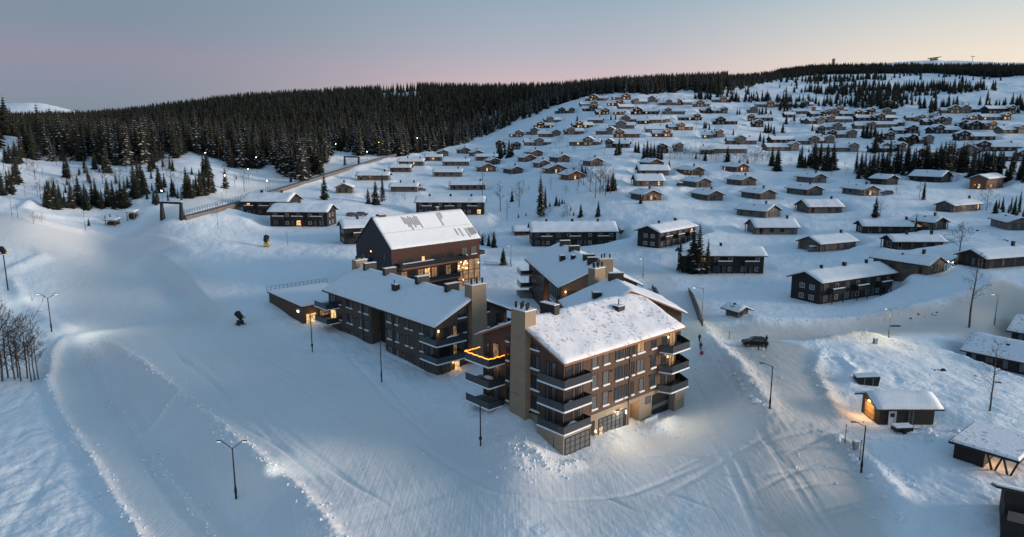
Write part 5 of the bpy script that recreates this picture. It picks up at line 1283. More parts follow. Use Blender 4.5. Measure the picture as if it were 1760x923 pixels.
zone([(823, 419, 25), (829, 421, 20), (840, 423, 23), (849, 425, 29)], 'spruce in the small group right of the red hotel', 'spruces right of the hotel'); spruce(865, 455, 31, 'single spruce on the plaza right of the red hotel', '')
spruce(1168, 468, 62, 'thin leftmost spruce in front of the black row house', '', 'slim'); spruce(1190, 470, 80, 'tall spruce in front of the black row house, second from left', '', 'dark'); spruce(1200, 471, 86, 'tallest spruce in front of the black row house', '', 'slim'); spruce(1215, 471, 60, 'shorter rightmost spruce in front of the black row house', '', 'slim')
STR = ['in the leftmost block of the long dark row', 'in the small block just right of a gap in the long dark row', 'behind the small black cabin without chimney', 'behind the black long cabin with deep porch', 'left of the honey coloured lodge', 'behind the honey coloured lodge', 'at the back of the long dark row', 'near the broad solitary tree left of the long dark row', 'in front of the dark cabin amid the upper row']
for k, a in enumerate(((1372, 1434, 284, 290, 32, 44, 14), (1470, 1502, 303, 306, 34, 44, 8), (1503, 1582, 302, 298, 36, 48, 17), (1580, 1650, 296, 296, 34, 48, 13), (1650, 1704, 300, 304, 36, 46, 10), (1702, 1775, 303, 312, 30, 40, 12), (1560, 1760, 284, 290, 26, 36, 10), (1323, 1340, 286, 290, 22, 38, 3), (1500, 1530, 262, 268, 24, 34, 4))): strip(*a, 'dark spruce ' + STR[k], 'spruces ' + STR[k], seed=k + 3)
strip(1708, 1758, 362, 372, 20, 34, 10, 'spruce in the dark clump above the boulder strewn slope', 'spruce clump on the right', seed=40)
spruce(1504, 373, 32, 'ragged lone pine on the open slope among the long cabins', '', 'dark'); spruce(1587, 344, 30, 'slim spruce with a bare birch at its side below the black long cabin', '', 'slim'); spruce(1573, 399, 28, 'dark little spruce between two black cabins', '', 'slim')
HT = [(1092, 262, 18), (1097, 263, 20), (1106, 274, 28), (1112, 275, 34), (1118, 275, 30), (1124, 275, 28), (1131, 275, 26), (1137, 274, 22), (857, 271, 30), (862, 271, 22), (875, 270, 30), (880, 268, 24), (868, 266, 18), (992, 211, 14), (1050, 206, 11), (1058, 206, 11), (1150, 289, 14), (1101, 350, 18), (1064, 266, 30), (1059, 267, 18), (1483, 236, 20), (1489, 238, 24), (1496, 238, 24), (1503, 236, 20), (1508, 244, 18), (1514, 245, 20), (1315, 228, 15), (1320, 228, 18), (1325, 227, 14), (1210, 221, 13), (1213, 221, 13), (1219, 223, 10), (1260, 232, 11), (1306, 243, 16), (1312, 250, 18), (1320, 246, 15), (1267, 197, 11), (1271, 197, 11), (1305, 197, 11), (1310, 197, 14), (1316, 196, 15), (1325, 205, 14), (1351, 213, 16), (1365, 208, 12), (1396, 226, 12), (1418, 186, 14), (1407, 182, 11), (1598, 203, 13), (1604, 203, 10), (1610, 204, 12), (1616, 204, 11), (1572, 245, 14), (1578, 244, 18), (1590, 250, 14), (1566, 250, 20), (1340, 250, 10), (1390, 262, 9), (1196, 273, 10), (1212, 276, 20), (1250, 278, 26), (1336, 290, 14), (1285, 281, 10), (1268, 255, 14), (1137, 262, 12), (1330, 230, 14), (1345, 228, 16)]
HT.sort(key=lambda q: q[1]); NB = 6; pb_ = math.ceil(len(HT) / NB)
for b_ in range(NB):
    for k, q in enumerate(sorted(HT[b_ * pb_:(b_ + 1) * pb_])): spruce(q[0], q[1], q[2], f'spruce between hillside cabins, {ORD[k]} from left in the {ORD[b_]} band down', 'spruces between the hillside cabins')


# the big forest and the open woods: world positions by rejection from the ground
def inpoly(poly, x, y):
    r = np.zeros(x.shape, bool); n = len(poly)
    for i in range(n):
        (x0, y0), (x1, y1) = poly[i], poly[i - 1]
        c = ((y0 > y) != (y1 > y)) & (x < (x1 - x0) * (y - y0) / ((y1 - y0) + 1e-12) + x0); r ^= c
    return r


def cells(D0, D1, c0, ck, seed, a0=-44, a1=44):
    rg = np.random.default_rng(seed); out = []
    D = D0
    while D < D1:
        c = c0 + ck * D; n = int(R(a1 - a0) * D / c); t = R(a0) + (np.arange(n) + rg.random(n)) / n * R(a1 - a0); d = D + c * rg.random(n)
        out.append(np.stack([d * np.sin(t), d * np.cos(t)], 1)); D += c
    P = np.concatenate(out); z = H(P[:, 0], P[:, 1]); zz_ = z - CAM_H
    f = P[:, 1] * CP_ - zz_ * SP_; u = P[:, 1] * SP_ + zz_ * CP_
    return P, z, 880 + FPX * P[:, 0] / f, 461.5 - FPX * u / f, rg


low_edge = [(-500, 250), (0, 258), (60, 279), (130, 276), (215, 288), (300, 272), (335, 264), (372, 275), (400, 292), (430, 293), (455, 286), (474, 284), (482, 305), (520, 311), (550, 300), (566, 272), (580, 260), (620, 268), (700, 270), (760, 258), (800, 246), (850, 228), (890, 210), (930, 194), (960, 182), (1000, 168), (1060, 160), (1110, 163), (1180, 159), (1240, 163), (1300, 147), (1340, 139), (1420, 130), (1500, 127), (1600, 128), (1680, 136), (1760, 142), (2300, 142)]
P, z, px, py, rg = cells(330, 1420, 4.2, .0034, 5)
m = inpoly(low_edge + [(2300, -300), (-500, -300)], px, py) & (px < 1345)
top = np.interp(px, [1250, 1330, 1400, 1500, 1760, 2300], [-400, 119, 116, 113.5, 114.5, 114.5]); m &= py > top
m &= ~((((px - 688) / 34) ** 2 + ((py - 163) / 9) ** 2) < 1) | (rg.random(len(px)) < .12)
m &= ~inpoly([(0, 240), (62, 240), (66, 262), (0, 262)], px, py)
m &= ~(((((px - 30) / 40) ** 2 + ((py - 246) / 10) ** 2) < 1))
m &= rg.random(len(px)) < .93
FP, FX, FY = P[m], px[m], py[m]; FD = np.hypot(FP[:, 0], FP[:, 1])
FH = np.where(FX < 1250, np.interp(FD, [330, 500, 900], [19, 16.5, 14]), 9.5) * np.where(FD > 650, rg.uniform(.8, 1.1, len(FX)), rg.uniform(.5, 1.22, len(FX)))
edge_d = np.interp(FX, [a for a, b in low_edge], [b for a, b in low_edge]) - FY     # pixels inside the forest's lower edge
snowy = (edge_d < 22) & (rg.random(len(FX)) < np.where((FX > 590) & (FX < 960), .75, .45)) | (rg.random(len(FX)) < .07)
order = np.argsort(FD); n_big = max(0, 300 - n_spruce)
big = order[:n_big]
for i in big:
    spruce(FP[i, 0], FP[i, 1], None, 'tall spruce in the front rank of the big dark forest', 'front spruces of the big forest', 'snow' if snowy[i] else 'dark', hm=FH[i], world=True)
rest = np.setdiff1d(np.arange(len(FX)), big)
pts = [np.column_stack([FP[rest], FH[rest], np.where(snowy[rest], 2, rest % 2)])]
# the dark belt below the open summit
P, z, px, py, rg = cells(1000, 1500, 3.4, .0008, 29, 18, 48)
m = (px > 1335) & (py > np.interp(px, [1330, 1400, 1500, 1760, 2300], [117, 116, 115.5, 116.5, 116.5])) & (py < np.interp(px, [1330, 1420, 1500, 1600, 1680, 1760, 2300], [136, 129, 126, 127, 133, 139, 139]) + 3 * (vnoise(P[:, 0] * .03, P[:, 1] * .03, 4) - .5)) & (rg.random(len(px)) < .9)
pts.append(np.column_stack([P[m], rg.uniform(6, 11, m.sum()), np.arange(m.sum()) % 2]))
# open woods on the upper right and scattered saplings
P, z, px, py, rg = cells(560, 1150, 3.6, .002, 9, 8, 44)
dens = fbm(P[:, 0] * .016, P[:, 1] * .010, 3, 77) * 1.3 + .10 * np.clip((py - 158) / 20, -1, 1) * (py < 200) + .3 * np.clip((1360 - px) / 130, 0, 1) * (py < 178)
m = inpoly([(1190, 170), (1250, 176), (1330, 178), (1345, 196), (1400, 182), (1480, 186), (1540, 190), (1560, 178), (1600, 196), (1620, 186), (1700, 190), (1760, 196), (2300, 196), (2300, 135), (1760, 140), (1680, 135), (1600, 127), (1400, 130), (1300, 146)], px, py)
m &= rg.random(len(px)) < np.clip((dens - .05) * 5, .015, .85)
pts.append(np.column_stack([P[m], rg.uniform(4.5, 11.5, m.sum()), np.arange(m.sum()) % 2]))
m2 = inpoly([(880, 200), (1340, 195), (1760, 200), (1760, 290), (1140, 285), (900, 260)], px, py) & (rg.random(len(px)) < .03)
pts.append(np.column_stack([P[m2], rg.uniform(1.5, 5, m2.sum()), np.arange(m2.sum()) % 2]))
P, z, px, py, rg = cells(280, 480, 4, .002, 19, -44, 10)
m = inpoly([(-60, 262), (60, 285), (220, 292), (330, 272), (400, 300), (420, 318), (330, 345), (230, 358), (0, 340)], px, py) & (rg.random(len(px)) < .16)
pts.append(np.column_stack([P[m], rg.uniform(1.5, 6.5, m.sum()), np.arange(m.sum()) % 2]))
pts = np.concatenate(pts)
lod = [spruce_mesh('far_crown', SPH, 2.7, 16, 9, .02, 90, 'needle', full=True), spruce_mesh('far_crown', SPH, 2.4, 16, 9, .03, 91, 'needle_b', full=True), spruce_mesh('far_crown', SPH, 2.3, 16, 7, .6, 92, 'needle_b', full=True)]
for l_ in lod: l_.materials.append(M['bark'])
# joined forest: the trees past the 300 that show largest, as one mesh
VV, FF, MM, off = [], [], [], 0
tri_v = []; 
lodv = []
for l_ in lod:
    co = np.empty(len(l_.vertices) * 3); l_.vertices.foreach_get('co', co); co = co.reshape(-1, 3)
    lt = np.empty(len(l_.polygons), np.int32); l_.polygons.foreach_get('loop_total', lt); ls = np.empty(len(l_.polygons), np.int32); l_.polygons.foreach_get('loop_start', ls)
    li = np.empty(len(l_.loops), np.int32); l_.loops.foreach_get('vertex_index', li); mi = np.empty(len(l_.polygons), np.int32); l_.polygons.foreach_get('material_index', mi)
    lodv.append((co, lt, li, mi))
nodes_me = bpy.data.meshes.new('spruce_forest'); nodes_me.from_pydata([(a[0], a[1], float(b)) for a, b in zip(pts, H(pts[:, 0], pts[:, 1]) - .15)], [], [])
for nm, tp, val in (('hgt', 'FLOAT', pts[:, 2] / SPH), ('kindv', 'INT', pts[:, 3].astype(np.int32)), ('spin', 'FLOAT', np.random.default_rng(4).random(len(pts)) * 6.28)):
    at_ = nodes_me.attributes.new(nm, tp, 'POINT'); at_.data.foreach_set('value', np.ascontiguousarray(val, dtype=np.int32 if tp == 'INT' else np.float32))
forest = tag(put('spruce_forest', nodes_me), kind='stuff')
for x in (M['needle'], M['needle_b'], M['tree_snow']): nodes_me.materials.append(x)
store = bpy.data.collections.new('tree_store')
ng = bpy.data.node_groups.new('forest', 'GeometryNodeTree'); ng.interface.new_socket('Geometry', in_out='INPUT', socket_type='NodeSocketGeometry'); ng.interface.new_socket('Geometry', in_out='OUTPUT', socket_type='NodeSocketGeometry')
gi = ng.nodes.new('NodeGroupInput'); go = ng.nodes.new('NodeGroupOutput'); jn = ng.nodes.new('GeometryNodeJoinGeometry')
def named(nm, tp):
    n = ng.nodes.new('GeometryNodeInputNamedAttribute'); n.data_type = tp; n.inputs['Name'].default_value = nm; return n
ah, ak, asn = named('hgt', 'FLOAT'), named('kindv', 'INT'), named('spin', 'FLOAT')
cx = ng.nodes.new('ShaderNodeCombineXYZ'); ng.links.new(asn.outputs['Attribute'], cx.inputs['Z'])
for k, l_ in enumerate(lod):
    o = bpy.data.objects.new('far_crown', l_)                        # never linked to the scene; only its geometry is used
    oi = ng.nodes.new('GeometryNodeObjectInfo'); oi.inputs['Object'].default_value = o; oi.transform_space = 'ORIGINAL'
    cmp = ng.nodes.new('FunctionNodeCompare'); cmp.data_type = 'INT'; cmp.operation = 'EQUAL'; ng.links.new(ak.outputs['Attribute'], cmp.inputs[2]); cmp.inputs[3].default_value = k
    ip = ng.nodes.new('GeometryNodeInstanceOnPoints'); ng.links.new(gi.outputs[0], ip.inputs['Points']); ng.links.new(cmp.outputs[0], ip.inputs['Selection']); ng.links.new(oi.outputs['Geometry'], ip.inputs['Instance'])
    ng.links.new(cx.outputs[0], ip.inputs['Rotation']); ng.links.new(ah.outputs['Attribute'], ip.inputs['Scale']); ng.links.new(ip.outputs[0], jn.inputs[0])
ng.links.new(jn.outputs[0], go.inputs[0])
md = forest.modifiers.new('trees', 'NODES'); md.node_group = ng


# leafless birches
def birch_meshes(Hh, seed, width=.22, twig=1.0, start=.25, n=22):
    rg = random.Random(seed); tr = MB(); br = MB()
    pts_ = [Vector((0, 0, -.5))]; w = Vector((0, 0, 0))
    for k in range(1, 9): w += Vector((rg.gauss(0, .05), rg.gauss(0, .05), 0)) * Hh * .12; pts_.append(Vector((w.x, w.y, Hh * k / 8)))
    rr = lambda t: Hh * .013 * (1 - t) ** .8 + .012
    for k in range(8): tr.tube(pts_[k], pts_[k + 1], rr(k / 8), rr((k + 1) / 8), 6, caps=False)
    def on(t): k = min(7, int(t * 8)); return pts_[k].lerp(pts_[k + 1], t * 8 - k)
    def twig_(p, d, L, lv, wd):
        e = p + d * L; s = d.cross(Vector((rg.gauss(0, 1), rg.gauss(0, 1), rg.gauss(0, 1)))).normalized() * wd
        br.tri(p - s, p + s, e)
        if lv:
            for _ in range(4 if lv > 1 else 3):
                q = p + d * L * rg.uniform(.3, .95); nd = (d + Vector((rg.gauss(0, .6), rg.gauss(0, .6), rg.gauss(.1, .45)))).normalized(); twig_(q, nd, L * rg.uniform(.35, .6), lv - 1, wd * .7)
    for k in range(n):
        t = start + (1 - start) * (k + rg.random()) / n; a = rg.random() * 6.28; up = rg.uniform(.5, 1.3)
        d = Vector((math.cos(a), math.sin(a), up)).normalized(); L = Hh * width * (1.15 - t) * rg.uniform(.6, 1.2) * 1.5
        p = on(min(t, .98)); e = p + d * L * .5; br.tube(p, e, .03 * Hh / 10, .018 * Hh / 10, 3, caps=False)
        twig_(p + d * L * .3, d, L * .7, 3, .022 * twig)
    return tr.mesh('trunk', M['birch_trunk']), br.mesh('crown', M['birch'])


BM = [birch_meshes(10, 1, .26, 1.2), birch_meshes(10, 2, .2, 1.2, .35), birch_meshes(10, 3, .42, 2.2, .08, 26), birch_meshes(10, 4, .22, 2.0, .3)]
nb = 0
def birch(x, y, hpx, label, group=None, v=None, fat=1.0):
    global nb
    p = at(x, y); h = hpx * math.hypot(p[0], p[1]) / FPX * 1.04; s = h / 10.0; v = nb % 4 if v is None else v; nb += 1
    t = thing('birch_tree', label, 'tree', (p[0], p[1], p[2] - .1), nb * 1.7, group); t.scale = (s * fat, s * fat, s)
    put('trunk', BM[v][0], t); put('crown', BM[v][1], t); return t


birch(1666, 563, 108, 'tall bare birch standing between the snow road and the right-hand lamp', v=1); birch(1701, 706, 100, 'bare crooked birch right of the garage near the ditch', v=0)
for q in ((4, 655, 112), (14, 650, 92), (26, 652, 84), (36, 655, 78), (47, 650, 88), (54, 656, 72), (66, 652, 66), (-8, 660, 120), (31, 649, 70), (60, 653, 76)): birch(*q, 'dark leafless birch in the thicket at the edge of the piste', 'birch thicket by the piste', v=2 if q[0] % 3 else 3, fat=1.0)
birch(860, 363, 50, 'bare birch left of the small dense spruce on the bank', v=3); birch(892, 356, 42, 'bare birch right of the small dense spruce on the bank', v=2); birch(871, 378, 34, 'small bare birch lowest on the bank above the row house', v=1); birch(947, 327, 24, 'bare sapling near the top of the bank', v=0)
for q in ((1023, 340, 52), (1031, 332, 46), (1041, 336, 48), (1049, 332, 40), (994, 319, 40), (1014, 330, 44), (1037, 330, 34), (1003, 318, 30)): birch(*q, 'birch in the grove below the long retaining deck', 'birch grove on the bank', v=(nb % 2) + 2)
birch(1649, 432, 40, 'bushy bare tree beside the black cabin with headlights at its wall', v=2, fat=1.4); birch(829, 337, 38, 'bare birch at the right end of the long timber cabin', v=3); birch(1580, 342, 26, 'thin bare birch left of the slim spruce below the black long cabin', v=3); birch(1695, 362, 30, 'bare shrub by the spruce clump on the right', v=2); birch(1512, 372, 24, 'bare shrub against the ragged lone pine', v=2)
birch(177, 316, 26, 'bare birch on the meadow above the dense spruce clump', v=2, fat=1.3); birch(58, 385, 18, 'small bare shrub at the inner edge of the track bend', v=2); birch(72, 382, 12, 'smaller shrub beside another at the track bend', v=2)
for k in range(34):
    rg_ = random.Random(k); x = 1118 + k * 6.6 + rg_.uniform(-3, 3); birch(x, 268 + (x - 1118) * .05 + rg_.uniform(-4, 4), rg_.uniform(12, 19), 'leafless birch in the belt between upper and lower cabins', 'birch belt', v=2, fat=1.5)
for k in range(30):
    rg_ = random.Random(k + 90); a = rg_.random()
    q = [(610 + 120 * a, 338 + 8 * rg_.random()), (920 + 60 * a, 362 + 12 * rg_.random()), (820 + 30 * a, 408 + 14 * rg_.random()), (20 + 320 * a, 300 + 40 * rg_.random())][k % 4]
    birch(q[0], q[1], rg_.uniform(6, 13), 'low leafless shrub poking out of the snow', 'low shrubs', v=2, fat=1.8)


for k in range(110):
    rg_ = random.Random(k + 300); x, y = rg_.uniform(870, 1740), rg_.uniform(205, 335)
    if y < 190 + (x < 1000) * (1000 - x) * .45: continue
    birch(x, y, rg_.uniform(6, 15) * (.6 + .4 * (y - 180) / 150), 'thin leafless birch sapling growing between the scattered cabins', 'birch saplings between cabins', v=2 + k % 2, fat=1.3)
for k in range(46):
    rg_ = random.Random(k + 500); x = rg_.uniform(0, 430); birch(x, rg_.uniform(284, 345) - (x > 330) * 12, rg_.uniform(12, 30), 'pale leafless birch among the young spruces on the left meadow', 'birches on the left meadow', v=(1, 3, 2)[k % 3], fat=1.2)


# ------------------------------------------------------------------ lamps and poles
def height_of(x, y, ytop):
    p = at(x, y); return p, (y - ytop) * math.hypot(p[0], p[1]) / FPX * 1.06


def lamp_post(x, y, ytop, label, arms=(-1,), lit=True, power=150, mm='metal_dark', reach=1.3, aim=None, tilt=.5, r=.10, colr=(1, .86, .62), group=None):
    p, h = height_of(x, y, ytop); t = thing('street_lamp', label, 'street lamp', tuple(p), 0, group)
    MB().tube((0, 0, -.5), (0, 0, h * .25), r * 1.35, r * 1.3, 8).tube((0, 0, h * .25), (0, 0, h), r, r * .75, 8).build('pole', M[mm], t)
    MB().tube((0, 0, h * .12), (0, 0, h * .2), r * 1.7, n=8).build('hatch_collar', M[mm], t)
    for s in arms:
        a = MB().tube((0, 0, h - .08), (s * reach, 0, h + tilt), .05, n=6).build('arm', M[mm], t)
        hd = MB().box(-.3, .3, -.1, .1, -.05, .06).build('lamp_head', M['frame'], a, loc=(s * (reach + .3), 0, h + tilt))
        MB().box(-.26, .26, -.08, .08, -.07, -.052).build('lamp_glass', M['lit_white' if lit else 'glass'], a, loc=(s * (reach + .3), 0, h + tilt))
        if lit:
            q = (p[0] + s * (reach + .3), p[1], p[2] + h + tilt - .2)
            if aim: lamp_point(q, power, colr, .12, 'SPOT', aim, 110, .9)
            else: lamp_point(q, power, colr, .12, 'SPOT', (q[0], q[1], q[2] - 5), 140, .9)
    return t


lamp_post(406, 857, 770, 'dark twin-armed piste lamp in the left foreground casting a shadow', (-1, 1), True, 30, reach=1.2, tilt=.9); q = at(406, 857); lamp_point((q[0] + 1.6, q[1] + .2, q[2] + 6.3), 900, (1, .95, .8), .25, 'SPOT', tuple(at(520, 800)), 64, .9)
lamp_post(89, 570, 522, 'twin-armed piste lamp left, standing by a bright pool of light', (-1, 1), True, 60, reach=1.6, tilt=.8); q = at(89, 570); lamp_point((q[0] + 2, q[1], q[2] + 6.5), 2600, (1, .95, .78), .25, 'SPOT', tuple(at(180, 577)), 62, .9)
lamp_post(1527, 580, 538, 'lit street lamp at the snow road with a small dark sign', (-1,), True, 900, 'metal_grey', reach=.8, tilt=.2, colr=(1, .78, .42)); lamp_post(1709, 558, 517, 'street lamp on the right between the birch and the road', (-1,), True, 150, 'metal_grey', reach=.8, tilt=.2, colr=(1, .78, .42))
lamp_post(1323, 702, 632, 'dark lamp post on the snow bank beside the parking area', (-1,), False); lamp_post(1480, 812, 736, 'dark lamp post in the right foreground with a small box beside it', (-1,), False)
lamp_post(656, 657, 574, 'dark slim lamp post in front of the long apartment block', (-1,), False, r=.08); lamp_post(1206, 558, 498, 'grey lamp post at the end of the ramp wall', (-1,), True, 650, 'metal_grey', reach=1.6, tilt=.15, colr=(.86, 1, .82)); lamp_post(1105, 478, 446, 'grey lamp post on the snow path behind the dark block', (-1,), True, 120, 'metal_grey', reach=.4, tilt=.05)
lamp_post(878, 455, 424, 'lit lamp post on the plaza beside the single spruce', (-1,), True, 120, 'metal_grey', reach=.4, tilt=.05)


def pole(x, y, ytop, label, r=.07, group=None, m='metal_dark'):
    p, h = height_of(x, y, ytop); t = thing('pole', label, 'pole', tuple(p), 0, group)
    MB().tube((0, 0, -.5), (0, 0, h), r, r * .8, 8).build('shaft', M[m], t); MB().tube((0, 0, h), (0, 0, h + .08), r * 1.5, n=8).build('cap', M[m], t)
    MB().tube((0, 0, h * .15), (0, 0, h * .22), r * 2, n=8).build('collar', M[m], t)
    return t


pole(537, 605, 545, 'plain dark pole at the left end of the long apartment block', .1); pole(826, 766, 693, 'plain dark pole left of the front block with a long soft shadow', .1)
for q in ((147, 397, 368), (21, 373, 349), (31, 375, 359), (375, 393, 354), (494, 421, 399), (383, 357, 336), (424, 317, 298), (464, 331, 315), (385, 331, 312), (531, 309, 294), (1262, 306, 296), (1195, 251, 240), (1477, 795, 760), (1452, 762, 732), (1253, 583, 570), (568, 278, 262), (962, 268, 255), (1039, 268, 252)):
    pole(*q, f'thin marker pole standing in the snow {"near the ski track bend" if q[0] < 60 else "beside the piste" if q[0] < 620 else "among the cabins" if q[1] < 310 else "beside the parking area"}', .05, 'thin marker poles')


def flood(x, y, ytop, orange=False):
    p, h = height_of(x, y, ytop); t = thing('flood_lamp', 'small glowing piste floodlight on a thin pole against the forest', 'floodlight', tuple(p), 0, 'piste floodlights along the forest')
    MB().tube((0, 0, -.5), (0, 0, h), .08, .06, 6).build('pole', M['metal_dark'], t)
    MB().box(-.17, .17, -.15, .1, -.12, .16).build('lamp_head', M['lit_bright' if orange else 'lit_white'], t, loc=(0, 0, h))
    lamp_point((p[0], p[1] - 1.0, p[2] + h), 260, (1, .5, .2) if orange else (1, .93, .8), .3)


for q in ((280, 352, 332), (355, 290, 267), (442, 297, 274), (428, 318, 294), (389, 333, 306), (460, 332, 313), (578, 270, 250), (718, 264, 240), (631, 272, 262)): flood(*q)
flood(652, 270, 247, True)

# ------------------------------------------------------------------ ski piste things
def gantry(xl, yl, xr, yr, ytop, label):
    a, b = at(xl, yl), at(xr, yr); h = (yl - ytop) * math.hypot(a[0], a[1]) / FPX * 1.06; d = b - a; L = math.hypot(d[0], d[1])
    t = thing('ski_gantry', label, 'gantry', tuple(a), math.atan2(d[1], d[0])); hz = b[2] - a[2]
    for x, z in ((0, 0), (L, hz)): MB().hull([(x - .55, -.8, z - .6), (x + .55, -.8, z - .6), (x + .55, .8, z - .6), (x - .55, .8, z - .6)], [(x - .35, -.3, h), (x + .35, -.3, h), (x + .35, .3, h), (x - .35, .3, h)]).build('pillar', M['metal_dark'], t)
    MB().box(-.5, L + .5, -.35, .35, h + .002, h + .7).build('crossbeam', M['metal_dark'], t); MB().box(-.4, L + .4, -.3, .3, h + .702, h + .85).build('beam_snow', M['snow_lump'], t)


gantry(280, 377, 313, 377, 354, 'dark portal frame spanning the piste nearest the small kiosks'); gantry(500, 313, 528, 312, 301, 'dark portal frame further up the piste above the row houses'); gantry(593, 284, 617, 283, 272, 'farthest dark portal frame high on the piste by the forest')
# conveyor lift with its fence
cpx = [(316, 377), (360, 366), (418, 349), (470, 331), (540, 309), (600, 290), (650, 275), (690, 264)]
cv = thing('conveyor_lift', 'long grey covered conveyor lift band climbing beside the ski piste', 'ski lift', tuple(at(*cpx[0]))); O0 = cv.location.copy()
for (a, b) in zip(cpx[:-1], cpx[1:]):
    A0 = Vector(at(*a)) - O0; B0 = Vector(at(*b)) - O0; d = (B0 - A0); n = Vector((-d.y, d.x, 0)).normalized() * 1.1
    MB().hull([A0 - n + Vector((0, 0, -.4)), A0 + n + Vector((0, 0, -.4)), A0 + n + Vector((0, 0, 1.0)), A0 - n + Vector((0, 0, 1.0))], [B0 - n + Vector((0, 0, -.4)), B0 + n + Vector((0, 0, -.4)), B0 + n + Vector((0, 0, 1.0)), B0 - n + Vector((0, 0, 1.0))]).build('belt_section', M['timber_grey'], cv)
fn = thing('piste_fence', 'grey post and rail fence running uphill along the conveyor lift', 'fence', tuple(at(318, 374))); O1 = fn.location.copy()
fpx = [(318, 373), (418, 345), (470, 328)]
pm = MB().box(-.06, .06, -.06, .06, -.5, 2.3).mesh('post', M['metal_grey'])
for a, b in zip(fpx[:-1], fpx[1:]):
    n = int((b[0] - a[0]) / 4.2)
    Q = [Vector(at(a[0] + (b[0] - a[0]) * k / n, a[1] + (b[1] - a[1]) * k / n)) - O1 for k in range(n + 1)]
    for q in Q: put('post', pm, fn, q)
    for z in (.5, 1.2, 2.1):
        mb = MB()
        for q0, q1 in zip(Q[:-1], Q[1:]): mb.tube(q0 + Vector((0, 0, z)), q1 + Vector((0, 0, z)), .035, n=4)
        mb.build('rail', M['metal_grey'], fn)
pf = thing('plaza_fence', 'low dark picket fence on the plaza behind the lamp post', 'fence', tuple(at(832, 455))); O2 = pf.location.copy()
Q = [Vector(at(832 + 47 * k / 22, 455 + 4 * k / 22)) - O2 for k in range(23)]
pm2 = MB().box(-.05, .05, -.05, .05, -.3, 1.2).mesh('post', M['timber'])
for q in Q: put('post', pm2, pf, q)
for z in (.4, 1.05):
    mb = MB()
    for q0, q1 in zip(Q[:-1], Q[1:]): mb.tube(q0 + Vector((0, 0, z)), q1 + Vector((0, 0, z)), .05, n=4)
    mb.build('rail', M['timber'], pf)


def snow_gun(x, y, label, pole_top=None, az=20, s=1.0, m='metal_dark'):
    p = at(x, y); t = thing('snow_gun', label, 'snow gun', tuple(p), R(az)); z = 1.7 * s
    if pole_top:
        z = (y - pole_top) * math.hypot(p[0], p[1]) / FPX * 1.06
        MB().tube((0, 0, -.5), (0, 0, z - .5), .16, .13, 8).build('mast', M['metal_dark'], t); MB().box(-.8, .8, -.6, .6, z - .62, z - .5).build('platform', M['metal_grey'], t)
    else:
        mb = MB(); mb.box(-1.0 * s, 1.0 * s, -.8 * s, -.6 * s, .1, .25).box(-1.0 * s, 1.0 * s, .6 * s, .8 * s, .1, .25).box(-.5 * s, .5 * s, -.6 * s, .6 * s, .25, 1.0 * s); mb.build('base_frame', M[m], t)
        MB().tube((0, 0, 1.0 * s), (0, 0, z - .3), .14, n=8).build('mast', M['metal_dark'], t)
    d = MB(); n = 14
    for k in range(n):
        a, b = 2 * PI * k / n, 2 * PI * (k + 1) / n
        for (x0, r0), (x1, r1) in zip(((-.85, .45), (-.5, .62), (.9, .72)), ((-.5, .62), (.9, .72), (1.0, .76))):
            d.quad((x0 * s, r0 * s * math.cos(a), r0 * s * math.sin(a)), (x0 * s, r0 * s * math.cos(b), r0 * s * math.sin(b)), (x1 * s, r1 * s * math.cos(b), r1 * s * math.sin(b)), (x1 * s, r1 * s * math.cos(a), r1 * s * math.sin(a)))
    dr = d.build('fan_drum', M['metal_dark'], t, loc=(0, 0, z + .25)); dr.rotation_euler = (0, -R(25), 0)
    f = MB(); f.tube((-.1, 0, 0), (.1, 0, 0), .18 * s, n=8)
    for k in range(6):
        a = PI * k / 3; f.box(-.02, .02, .1, .6, -.09, .09); 
        for i in range(len(f.v) - 8, len(f.v)): x_, y_, z_ = f.v[i]; f.v[i] = (x_, y_ * math.cos(a) - z_ * math.sin(a), y_ * math.sin(a) + z_ * math.cos(a))
    f.build('fan', M['metal_grey'], dr)
    MB().box(-.25 * s, .25 * s, -.35 * s, .35 * s, .72 * s, 1.05 * s).build('control_box', M['yellow'], t, loc=(-.4 * s, -.62 * s, z - 1.0 * s))
    return t


snow_gun(413, 558, 'black fan snow gun standing alone on the snow left of the long block', az=140, s=.95); snow_gun(14, 499, 'snow gun mounted on a tall mast at the left piste edge', 447, az=150, s=1.0)
sg = snow_gun(458, 424, 'snow gun on a yellow base on the open snow above the long block', az=100, s=1.2, m='yellow')
lamp_point(tuple(at(130, 566) + np.array([0, -1, 3.5])), 160, (1, .93, .75), .3); lamp_point(tuple(at(30, 520) + np.array([0, 0, 5])), 350, (1, .93, .78), .3)


